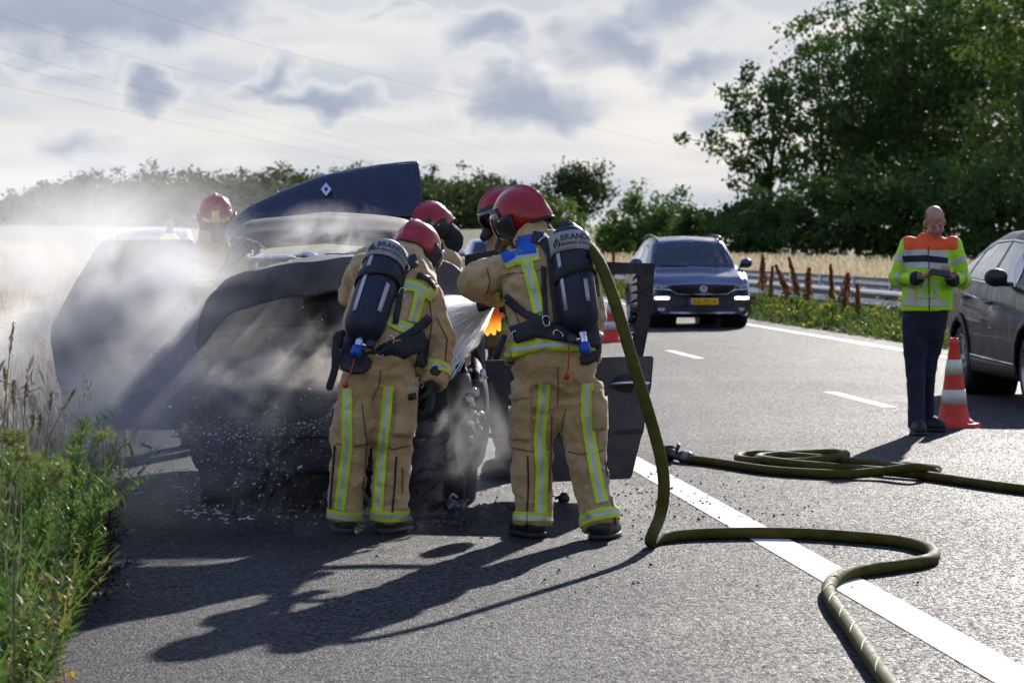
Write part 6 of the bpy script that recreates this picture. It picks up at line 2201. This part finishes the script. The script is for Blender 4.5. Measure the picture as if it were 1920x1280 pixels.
def cone(label, base, h=0.74, rz=0.3):
    root = thing('traffic_cone', label, 'cone', base, rz, group='traffic cones')
    rad = lambda t: 0.032 + (0.128 - 0.032) * (1 - t)            # t = 0 at the base collar, 1 at the tip
    zz = lambda t: 0.06 + (h - 0.06) * t
    bm = bmesh.new()
    prof = [(0.03, 0.175), (0.045, 0.172), (0.06, 0.150), (0.075, 0.132)] + [(zz(t), rad(t)) for t in (0.05, 0.3, 0.6, 0.9)] + [(zz(0.93), 0.046), (zz(0.955), 0.047), (zz(0.97), 0.036), (zz(1.0), 0.030), (zz(0.99), 0.02)]
    lathe(bm, (0, 0, 0), (0, 0, 1), prof, 32, close=False)
    mk('cone_shell', bm, M_CRED, root, local=True)
    for (t0, t1) in ((0.19, 0.37), (0.555, 0.735)):
        bm = bmesh.new()
        lathe(bm, (0, 0, 0), (0, 0, 1), [(zz(t0), rad(t0)), (zz(t0), rad(t0) + 0.003), (zz(t1), rad(t1) + 0.003), (zz(t1), rad(t1))], 32, close=False)
        mk('reflective_band', bm, M_CWHI, root, local=True)
    bm = bmesh.new()
    n = 8
    ring0 = [bm.verts.new((0.235 * math.cos(2 * math.pi * (k + .5) / n), 0.235 * math.sin(2 * math.pi * (k + .5) / n), 0.004)) for k in range(n)]
    ring1 = [bm.verts.new((0.225 * math.cos(2 * math.pi * (k + .5) / n), 0.225 * math.sin(2 * math.pi * (k + .5) / n), 0.034)) for k in range(n)]
    bm.faces.new(ring0)
    bm.faces.new(ring1)
    for k in range(n):
        bm.faces.new((ring0[k], ring0[(k + 1) % n], ring1[(k + 1) % n], ring1[k]))
    mk('base_plate', bm, M_CRED, root, local=True, smooth=False)
    return root


cone('red and white traffic cone standing beside the bald man', G(1788, 800))
cone('red and white traffic cone seen through the burnt-out door window', G(1146, 641), rz=0.1)

# ---------------------------------------------------------------- bits on the road
dm = thing('metal_scrap', 'crumpled pale metal scrap on the wet road between the two firefighters', 'debris', G(857, 955))
g0 = G(857, 955)
xs, ysr = np.meshgrid(np.linspace(-.072, .072, 18), np.linspace(-.10, .10, 16))
a = np.stack([xs.ravel(), ysr.ravel(), 0 * xs.ravel()], 1)
msk = (a[:, 0] / .075) ** 2 + (a[:, 1] / .11) ** 2 < 1
a[:, 2] = 0.035 + 0.03 * fbm(a * 14, 3, 2) + 0.05 * (0.6 - np.abs(a[:, 1]) * 6) * 0.6
g = [[Vector((g0.x, g0.y, 0)) + Vector(a[i * 18 + j]) if msk[i * 18 + j] else None for j in range(18)] for i in range(16)]
vv, ff, _ = grid_faces(g)
o = mk('bent_plate', (vv, ff), M_FOIL, dm, smooth=False)
bm = bmesh.new()
tube(bm, smooth_path([g0 + Vector((-.05, 0, .05)), g0 + Vector((-.03, 0, .09)), g0 + Vector((0.0, .02, .07))], 4), 0.008, 6)
mk('torn_strip', bm, M_FOIL, dm)
bm = bmesh.new()
kb = G(1057, 940)
lathe(bm, kb + Vector((0, 0, 0.0)), kb + Vector((0.004, 0, 0.1)), [(0.0, 0.03), (0.012, 0.036), (0.03, 0.034), (0.036, 0.026), (0.05, 0.022), (0.056, 0.010)], 12)
tube(bm, [kb + Vector((-.02, 0, .03)), kb + Vector((-.045, .01, .02))], [.012, .009], 6)
tag(mk('melted_knob', bm, M_INK, None), 'small black melted knob on the road between the trouser legs by the door', 'debris')
dr_ = np.random.default_rng(8)
n = 700
vsd, fsd = [], []
for k in range(n):
    zone = dr_.random()
    if zone < 0.45:
        p = G(dr_.uniform(420, 960), dr_.uniform(945, 1000), 0.0)
    elif zone < 0.75:
        p = L(dr_.normal(2.55, 0.35), dr_.uniform(17.0, 20.6))
    else:
        p = L(dr_.uniform(-0.3, 3.2), dr_.uniform(13.5, 19.5))
    r = dr_.uniform(0.003, 0.013) * (1.6 if zone < 0.45 else 1)
    q = np.array([[1, 0, 0], [-.6, .8, 0], [-.5, -.9, 0], [0, 0, 1.0]]) * r * dr_.uniform(0.6, 1.4, (4, 1)) + np.array([p.x, p.y, 0.006])
    q[:3, 2] = 0.005
    vsd.append(q)
    fsd.append(np.array([[0, 1, 3], [1, 2, 3], [2, 0, 3]]) + 4 * k)
tag(mk('charred_crumbs', (np.concatenate(vsd), np.concatenate(fsd)), M_CHAR, smooth=False), 'charred crumbs strewn over the road and the solid white line', 'debris', kind='stuff')
# foam flecks on the wet asphalt
bm = bmesh.new()
rr = random.Random(12)
for k in range(120):
    u_, v_ = (rr.uniform(330, 640), rr.gauss(962, 9)) if k < 90 else ((rr.uniform(230, 420), rr.gauss(930, 14)) if k < 130 else (rr.uniform(640, 960), rr.gauss(972, 8)))
    p = G(u_, v_)
    ellipsoid(bm, p + Vector((0, 0, 0.004)), (rr.lognormvariate(-4.9, .6), rr.lognormvariate(-4.2, .6), rr.uniform(.003, .006)), seg=8)
tag(mk('foam_flecks', bm, M_FOAM), 'white foam flecks floating on the wet road in front of the wreck', 'foam', kind='stuff')

# ================================================================ plants at the near left corner
fg = np.random.default_rng(23)


def leafy_stems(base, h, lean, per, leaf, rng, asp=0.24, drop=0.0, start=0.12):
    """stems with lance-shaped leaves all the way up; returns (stem verts/faces, leaf verts/faces)"""
    n = len(base)
    st = blades(base, h, 0.007, lean, rng, bend=0.1)
    k = np.repeat(np.arange(n), per)
    t = rng.uniform(start, 1.0, len(k))
    hh_ = np.broadcast_to(h, (n,))[k]
    ln = lean[k]
    pos = base[k] + np.stack([ln[:, 0] * hh_ * t ** 1.6, ln[:, 1] * hh_ * t ** 1.6, hh_ * t * (1 - 0.1 * np.hypot(ln[:, 0], ln[:, 1]))], 1)
    a = rng.uniform(0, 2 * np.pi, len(k))
    up = rng.uniform(0.1, 1.1, len(k)) - drop + t * 0.5
    ax = np.stack([np.cos(a), np.sin(a), up], 1)
    ax /= np.linalg.norm(ax, axis=1)[:, None]
    sd_ = np.cross(ax, np.array([0, 0, 1.0]))
    sd_ /= np.linalg.norm(sd_, axis=1)[:, None] + 1e-9
    nn = np.cross(sd_, ax)
    s = (leaf * rng.uniform(0.55, 1.3, len(k)) * (1.15 - 0.5 * t))[:, None]
    p0 = pos
    m1 = pos + ax * s * 0.35 + sd_ * s * asp * 0.5 + nn * s * 0.04
    m2 = pos + ax * s * 0.35 - sd_ * s * asp * 0.5 + nn * s * 0.04
    m0 = pos + ax * s * 0.40 - nn * s * 0.02
    tip_ = pos + ax * s - nn * s * rng.uniform(0.0, 0.28, (len(k), 1))
    v_ = np.stack([p0, m1, m0, m2, tip_], 1).reshape(-1, 3)
    o = np.arange(len(k))[:, None] * 5
    f_ = np.concatenate([o + np.array([0, 1, 4, 2]), o + np.array([0, 2, 4, 3])], 0)
    return st, (v_, f_)


def edge_pts(n, s0, s1, w0, w1, rng):
    s = rng.uniform(s0, s1, n)
    lat = -0.72 - rng.uniform(w0, w1, n)
    return np.stack([lat * math.cos(TH) - s * math.sin(TH), s * math.cos(TH) + lat * math.sin(TH), hl(lat)], 1), lat, s


b0, la, ss = edge_pts(900, 9.6, 15.4, -0.04, 1.5, fg)
hh = fg.uniform(0.30, 0.66, len(b0)) * np.interp(-la, [0.66, 0.9, 1.6], [0.6, 1.0, 1.2])
ln_ = fg.normal(size=(len(b0), 2)) * 0.16 + np.array([0.10, -0.02])
st, lv = leafy_stems(b0, hh, ln_, 36, 0.085, fg)
tag(mk('leafy_weeds', joinvf([st, lv]), M_WEED, smooth=False), 'dense bright green weeds in the near left corner', 'weeds', kind='stuff')
b0, la, ss = edge_pts(420, 9.6, 16.5, -0.08, 1.4, fg)
st, lv = leafy_stems(b0, fg.uniform(0.25, 0.62, len(b0)), fg.normal(size=(len(b0), 2)) * 0.2 + np.array([0.12, 0]), 22, 0.07, fg, asp=0.32)
tag(mk('yellowing_weeds', joinvf([st, lv]), mat('weed_yellowing', (0.14, 0.16, 0.035), rough=0.5, col2=(0.27, 0.25, 0.07), vscale=4, transl=0.45), smooth=False), 'yellowing weeds mixed through the green ones in the near left corner', 'weeds', kind='stuff')
b0, la, ss = edge_pts(260, 9.8, 17.0, 0.0, 1.6, fg)
hh = fg.uniform(0.5, 0.95, len(b0))
tip = b0 + np.stack([np.zeros(len(b0)), np.zeros(len(b0)), hh * 0.97], 1)
tag(mk('dry_stems', joinvf([blades(b0, hh, 0.004, fg.normal(size=(len(b0), 2)) * 0.08, fg), leaf_cards(np.repeat(tip, 6, 0) + fg.normal(size=(len(b0) * 6, 3)) * np.array([0.006, 0.006, 0.035]), 0.028, 0.25, np.array([0, 0, 1.4]), fg)]), M_STALK, smooth=False), 'thin dry grass stems rising out of the weeds', 'grass', kind='stuff')
b0, la, ss = edge_pts(2600, 9.4, 17.6, 0.0, 1.8, fg)
tag(mk('corner_grass', blades(b0, fg.uniform(0.12, 0.5, len(b0)), 0.007, fg.normal(size=(len(b0), 2)) * 0.35 + np.array([0.1, 0]), fg), M_GRASS, smooth=False), 'green grass blades under the weeds in the near left corner', 'grass', kind='stuff')
b0, la, ss = edge_pts(420, 12.5, 18.5, 0.0, 0.9, fg)
st, lv = leafy_stems(b0, fg.uniform(0.12, 0.36, len(b0)), fg.normal(size=(len(b0), 2)) * 0.4, 9, 0.07, fg, drop=0.8)
tag(mk('scorched_weeds', joinvf([st, lv]), M_DEAD, smooth=False), 'scorched brown weeds at the edge of the soot', 'weeds', kind='stuff')
# single tall plants
TALL = [(128, 1010, 785, 12.9, 0.10, 70, M_WEED, 'tallest green weed with a pointed tip, left of the soot'), (92, 1040, 850, 12.2, -0.1, 60, M_WEED, 'tall green weed just left of the tallest one'),
        (160, 1060, 905, 12.8, 0.22, 55, M_WEED, 'green weed leaning over the pavement edge'), (40, 1050, 850, 12.0, -0.05, 60, M_WEED, 'tall green weed at the left edge of the photo'),
        (205, 1075, 935, 13.6, 0.12, 45, M_DEAD, 'blackened curled weed nearest the wreck'), (178, 1085, 955, 13.4, -0.1, 40, M_DEAD, 'smaller blackened weed beside the curled one')]
for i, (u, vb, vt, d, lean, per, m_, lab) in enumerate(TALL):
    b = P(u - lean * 60, vb, d)
    b.z = max(0.0, float(hl(np.array([b.x + 0.0872 * b.y]))[0]))
    hgt = P(u, vt, d).z - b.z
    root = thing('wild_plant', lab, 'plant', b, group='tall weeds at the pavement edge')
    st, lv = leafy_stems(np.zeros((1, 3)), np.array([hgt]), np.array([[lean, 0.0]]), per * 2, 0.11 if m_ is M_WEED else 0.085, fg, asp=0.17, drop=0.0 if m_ is M_WEED else 0.9)
    mk('leaves', lv, m_, root, smooth=False, local=True)
    bm = bmesh.new()
    tube(bm, smooth_path([(0, 0, 0), (lean * hgt * 0.33, 0, hgt * 0.5), (lean * hgt, 0, hgt * 0.99)], 4), [0.006] * 5 + [0.005, 0.004, 0.003, 0.002], 6)
    mk('stem', bm, M_STEM if m_ is M_WEED else M_DEAD, root, local=True)
    sub = 9
    bs = np.stack([np.full(sub, lean * hgt * 0.4), np.zeros(sub), np.linspace(0.15, 0.8, sub) * hgt], 1)
    st2, lv2 = leafy_stems(bs, np.full(sub, hgt * 0.28), fg.normal(size=(sub, 2)) * 0.7, 22, 0.075, fg, asp=0.18)
    mk('side_shoots', joinvf([st2, lv2]), m_, root, smooth=False, local=True)
# grass stalks with seed heads against the smoke
STALK = [((0, 850), (25, 605), 13, 'highest thin grass stalk at the left edge'), ((15, 850), (8, 690), 12.5, 'thick-headed grass stalk at the left edge'), ((22, 860), (25, 715), 12.5, 'dark thin grass stalk beside the left edge'),
         ((35, 870), (50, 718), 12.6, 'slender grass stalk leaning away from the left edge'), ((80, 860), (97, 735), 12.8, 'upright grass stalk with a fine dark head'), ((60, 880), (140, 730), 12.9, 'grass stalk leaning far over to the right'),
         ((50, 880), (62, 780), 12.6, 'short grass stalk between the taller ones'), ((62, 880), (76, 778), 12.6, 'short drooping grass stalk next to its twin'),
         ((100, 1000), (232, 836), 13.4, 'long thin grass stalk arching over the soot'), ((150, 1000), (216, 935), 13.6, 'grass stalk with a hanging head above the curled weed'), ((170, 1020), (196, 925), 13.4, 'bent grass stalk with a drooping seed head'),
         ((120, 1160), (40, 1000), 11.6, 'dry straw stalk crossing the weeds diagonally')]
for i, (a, b, d, lab) in enumerate(STALK):
    p0, p1 = P(a[0], a[1], d), P(b[0], b[1], d + 0.1)
    p0.z -= 0.25
    root = thing('grass_stalk', lab, 'grass stalk', p0, group='grass stalks at the left edge')
    droop = i in (8, 9, 10)
    mid = p0.lerp(p1, 0.55) + Vector((-(p1.x - p0.x) * 0.22, 0, 0.03 if not droop else 0.06))
    pts = smooth_path([p0, mid, p1] + ([p1 + Vector((0.04, 0, -0.035))] if droop else []), 8)
    bm = bmesh.new()
    tube(bm, pts, np.interp(np.linspace(0, 1, len(pts)), [0, 1], [0.0032, 0.0014]), 5)
    mk('stalk', bm, M_STALK, root)
    n = 60
    t = fg.uniform(0.74, 1.0, n)
    pp_ = np.array([tuple(pts[int(x * (len(pts) - 1))].lerp(pts[min(len(pts) - 1, int(x * (len(pts) - 1)) + 1)], (x * (len(pts) - 1)) % 1)) for x in t]) + fg.normal(size=(n, 3)) * 0.004
    dr2 = np.array(tuple((pts[-1] - pts[-4]).normalized()))
    mk('seed_head', leaf_cards(pp_, 0.020, 0.28, dr2 * 1.6, fg), M_STALK, root, smooth=False)
# an umbel close to the lens, out of focus
for (u, v_, d, lab, m_) in ((25, 820, 8.2, 'blurred pale green flower heads at the left edge, close to the camera', M_LEAFL), (105, 845, 8.0, 'blurred yellow-green flower heads in front of the tallest weed', M_LEAFL)):
    top_ = P(u, v_, d)
    root = thing('umbel_plant', lab, 'plant', (top_.x, top_.y, 0.0), group='plants close to the camera')
    bm = bmesh.new()
    cs = []
    for k in range(4):
        c_ = Vector((fg.normal() * 0.05, fg.normal() * 0.04, top_.z + fg.normal() * 0.05))
        cs.append(c_)
        tube(bm, smooth_path([(0, 0, 0.1), (0, 0, top_.z * 0.75), c_], 5), 0.0011, 5)
    mk('stems', bm, M_STEM, root, local=True)
    pts = np.concatenate([np.array(tuple(c_)) + fg.normal(size=(60, 3)) * np.array([0.018, 0.018, 0.012]) for c_ in cs])
    tag(mk('flower_heads', leaf_cards(pts, 0.016, 0.6, rng=fg), mat('umbel_green', (0.12, 0.17, 0.03), rough=0.6, col2=(0.22, 0.24, 0.05), vscale=20, transl=0.4), root, smooth=False, local=True), kind='stuff')
YLAB = ['yellow flower nearest the left edge of the photo', 'lowest yellow flower left of the pair', 'left one of the pair of yellow flowers at the weeds edge', 'right one of the pair of yellow flowers at the weeds edge', 'highest yellow flower at the left edge', 'yellow flower between the highest one and the pair', 'yellow flower cut by the bottom edge of the photo']
yf = [(40, 1215), (75, 1270), (120, 1262), (135, 1268), (20, 1200), (55, 1255), (108, 1278)]
for i, (u, v_) in enumerate(yf):
    c_ = P(u, v_, 10.9)
    root = thing('yellow_flower', YLAB[i], 'flower', c_, group='yellow flowers in the near left corner')
    pts = np.array(tuple(c_)) + fg.normal(size=(16, 3)) * 0.007
    mk('petals', leaf_cards(pts, 0.016, 0.7, rng=fg), M_YEL, root, smooth=False)
    bm = bmesh.new()
    tube(bm, [c_ + Vector((0.01, 0.03, -0.25)), c_], 0.0018, 5)
    mk('stem', bm, M_STEM, root)

# ================================================================ smoke, spray and haze
def smoke(name, label, c, r, dens, nscale, lo, hi, col=(0.86, 0.86, 0.88), aniso=0.5, stretch=(1, 1, 1), seed=0.0, soft=0.25, step=0.6, flow=(0, 0, 0)):
    """a bank of smoke: an uneven body of real volume that thins out towards its edge"""
    bm = bmesh.new()
    ellipsoid(bm, c, r, seg=24)
    m = bpy.data.materials.new(name + '_volume')
    m.use_nodes = True
    t = NT(m.node_tree)
    t.n.remove(t.n['Principled BSDF'])
    pv = t.node('ShaderNodeVolumePrincipled')
    pv.inputs['Color'].default_value = c4(col)
    pv.inputs['Anisotropy'].default_value = aniso
    co = t.coord('Object')
    q = t.vmath('DIVIDE', t.vmath('SUBTRACT', co, tuple(c)), tuple(r))
    edge = t.ramp(t.vmath('LENGTH', q), 1.0, soft)
    p = t.mapping(co, scale=stretch, rot=flow, loc=(seed, seed * 1.7, -seed))
    n1 = t.noise(p, nscale, 3.5, 0.6, dist=0.9)
    d = t.math('MULTIPLY', t.math('MULTIPLY', edge, t.ramp(n1, lo, hi)), dens)
    t.set(pv.inputs['Density'], d)
    t.link(pv.outputs[0], t.n['Material Output'].inputs['Volume'])
    try:
        m.cycles.volume_step_rate = step
    except Exception:
        pass
    o = mk(name, bm, m)
    return tag(o, label, 'smoke', 'smoke from the burning car', 'stuff')


smoke('smoke_bank', 'pale smoke drifting over the open door and grass on the left', tuple(P(170, 620, 18.1)), (1.40, 1.4, 1.08), 2.2, 1.5, 0.36, 0.70, col=(0.82, 0.83, 0.85), aniso=0.45, stretch=(1, 0.8, 1.3), flow=(0, 0.5, 0), seed=2.0, soft=0.2)
smoke('smoke_layer', 'low smoke creeping over the road left of the wreck', tuple(P(290, 790, 17.3)), (1.35, 1.2, 0.80), 1.1, 2.0, 0.38, 0.70, col=(0.90, 0.90, 0.92), aniso=0.5, stretch=(1, 0.8, 1.2), flow=(0, 0.6, 0), seed=5.0)
smoke('smoke_cloud', 'brownish smoke boiling out of the engine bay', tuple(P(545, 690, 17.5)), (0.85, 0.70, 0.52), 2.8, 2.9, 0.44, 0.68, col=(0.90, 0.86, 0.82), aniso=0.5, seed=8.0, flow=(0, 0.6, 0), step=0.45)
smoke('smoke_puff', 'bluish white puff hanging at the hinge of the left door', tuple(P(325, 520, 18.4)), (0.26, 0.3, 0.32), 2.2, 4.5, 0.36, 0.66, col=(0.70, 0.76, 0.85), aniso=0.3, seed=11.0)
smoke('smoke_wisp', 'thin smoke rising between the two nearest firefighters', tuple(P(870, 850, 17.25)), (0.34, 0.34, 0.50), 2.4, 4.0, 0.42, 0.7, aniso=0.45, seed=14.0, stretch=(1, 1, 0.6))
smoke('smoke_veil', 'thin smoke drifting over the missing windscreen', tuple(P(625, 455, 19.2)), (0.50, 0.5, 0.30), 1.6, 4.0, 0.42, 0.75, aniso=0.5, seed=17.0)
smoke('smoke_drift', 'distant grey smoke in front of the far wood on the left', tuple(P(150, 395, 27.0)), (2.3, 3.5, 0.75), 0.14, 0.9, 0.34, 0.75, aniso=0.45, seed=20.0)
smoke('smoke_trail', 'faint smoke over the road below the trouser legs', tuple(P(560, 985, 16.6)), (1.0, 0.7, 0.16), 0.8, 3.0, 0.4, 0.75, aniso=0.4, seed=23.0)

# water: a fan of fine spray from the nozzle, drops thrown off the wreck
n_tip = P(928, 566, 16.88)
s_end = P(800, 640, 17.6)
bm = bmesh.new()
lathe(bm, n_tip, s_end, [(0.0, 0.012), (0.12, 0.05), (0.3, 0.115), (0.5, 0.18), ((s_end - n_tip).length, 0.22)], 20)
m = bpy.data.materials.new('spray_mist')
m.use_nodes = True
t = NT(m.node_tree)
t.n.remove(t.n['Principled BSDF'])
pv = t.node('ShaderNodeVolumePrincipled')
pv.inputs['Color'].default_value = (0.97, 0.97, 0.97, 1)
pv.inputs['Anisotropy'].default_value = 0.65
dn = t.vmath('LENGTH', t.vmath('SUBTRACT', t.coord('Object'), tuple(n_tip)))
t.set(pv.inputs['Density'], t.ramp(dn, 0.0, 0.75, 9.0, 1.2))
t.link(pv.outputs[0], t.n['Material Output'].inputs['Volume'])
tag(mk('water_spray', bm, m), 'bright fan of water sprayed from the nozzle into the engine bay', 'spray', kind='stuff')
# the jet itself: a sheaf of fine streaks
sr = np.random.default_rng(77)
axv = np.array(tuple((s_end - n_tip).normalized()))
n = 2600
t0 = sr.uniform(0, 1, n) ** 0.8 * (s_end - n_tip).length
lnz = sr.uniform(0.05, 0.16, n)
ang = sr.uniform(0, 2 * np.pi, n)
rad = np.sqrt(sr.uniform(0, 1, n)) * 0.30
e1 = np.cross(axv, [0, 0, 1.0])
e1 /= np.linalg.norm(e1)
e2 = np.cross(axv, e1)
dv = axv + (e1 * np.cos(ang)[:, None] + e2 * np.sin(ang)[:, None]) * rad[:, None]
dv /= np.linalg.norm(dv, axis=1)[:, None]
p0 = np.array(tuple(n_tip)) + dv * t0[:, None]
p1 = p0 + dv * lnz[:, None]
wv_ = np.cross(dv, [0, 1.0, 0])
wv_ = wv_ / np.linalg.norm(wv_, axis=1)[:, None] * sr.uniform(0.001, 0.0028, n)[:, None]
vs_ = np.stack([p0 - wv_, p0 + wv_, p1 + wv_, p1 - wv_], 1).reshape(-1, 3)
M_JET = mat('water_streak', (0.93, 0.94, 0.95), rough=0.2, transl=0.75, spec=0.6)
tag(mk('water_jet', (vs_, np.arange(4 * n).reshape(n, 4)), M_JET, smooth=False), 'fine white water streaks fanning out of the nozzle', 'water', kind='stuff')
M_DROP = mat('water_drop', (0.80, 0.82, 0.85), rough=0.08, spec=1.0, transl=0.5)
wd = np.random.default_rng(31)
oc_v = np.array([[1, 0, 0], [-1, 0, 0], [0, 1, 0], [0, -1, 0], [0, 0, 1], [0, 0, -1]], float)
oc_f = np.array([[0, 2, 4], [2, 1, 4], [1, 3, 4], [3, 0, 4], [2, 0, 5], [1, 2, 5], [3, 1, 5], [0, 3, 5]])
vs_, fs_ = [], []
n = 2000
for k in range(n):
    z = wd.random()
    if z < 0.5:
        u, v_ = wd.normal(430, 90), wd.normal(850, 80)
        d = wd.uniform(16.9, 17.5)
    elif z < 0.7:
        u = wd.uniform(400, 620)
        v_ = 815 - (u - 430) * 0.12 + wd.normal(0, 14)
        d = wd.uniform(17.2, 17.5)
    else:
        u, v_ = wd.normal(330, 130), wd.normal(690, 70)
        d = wd.uniform(17.2, 18.4)
    p = P(u, v_, d)
    if p.z < 0.02:
        continue
    r = wd.lognormal(math.log(0.0032), 0.5)
    if 0.5 <= z:
        r *= 0.75
    vv_ = oc_v * r
    vv_[:, 0] += vv_[:, 2] * wd.normal(0.6, 0.4)
    vs_.append(vv_ + np.array(tuple(p)))
    fs_.append(oc_f + 6 * len(fs_))
tag(mk('water_drops', (np.concatenate(vs_), np.concatenate(fs_)), M_DROP), 'white water drops flying in front of the wreck', 'drops', kind='stuff')
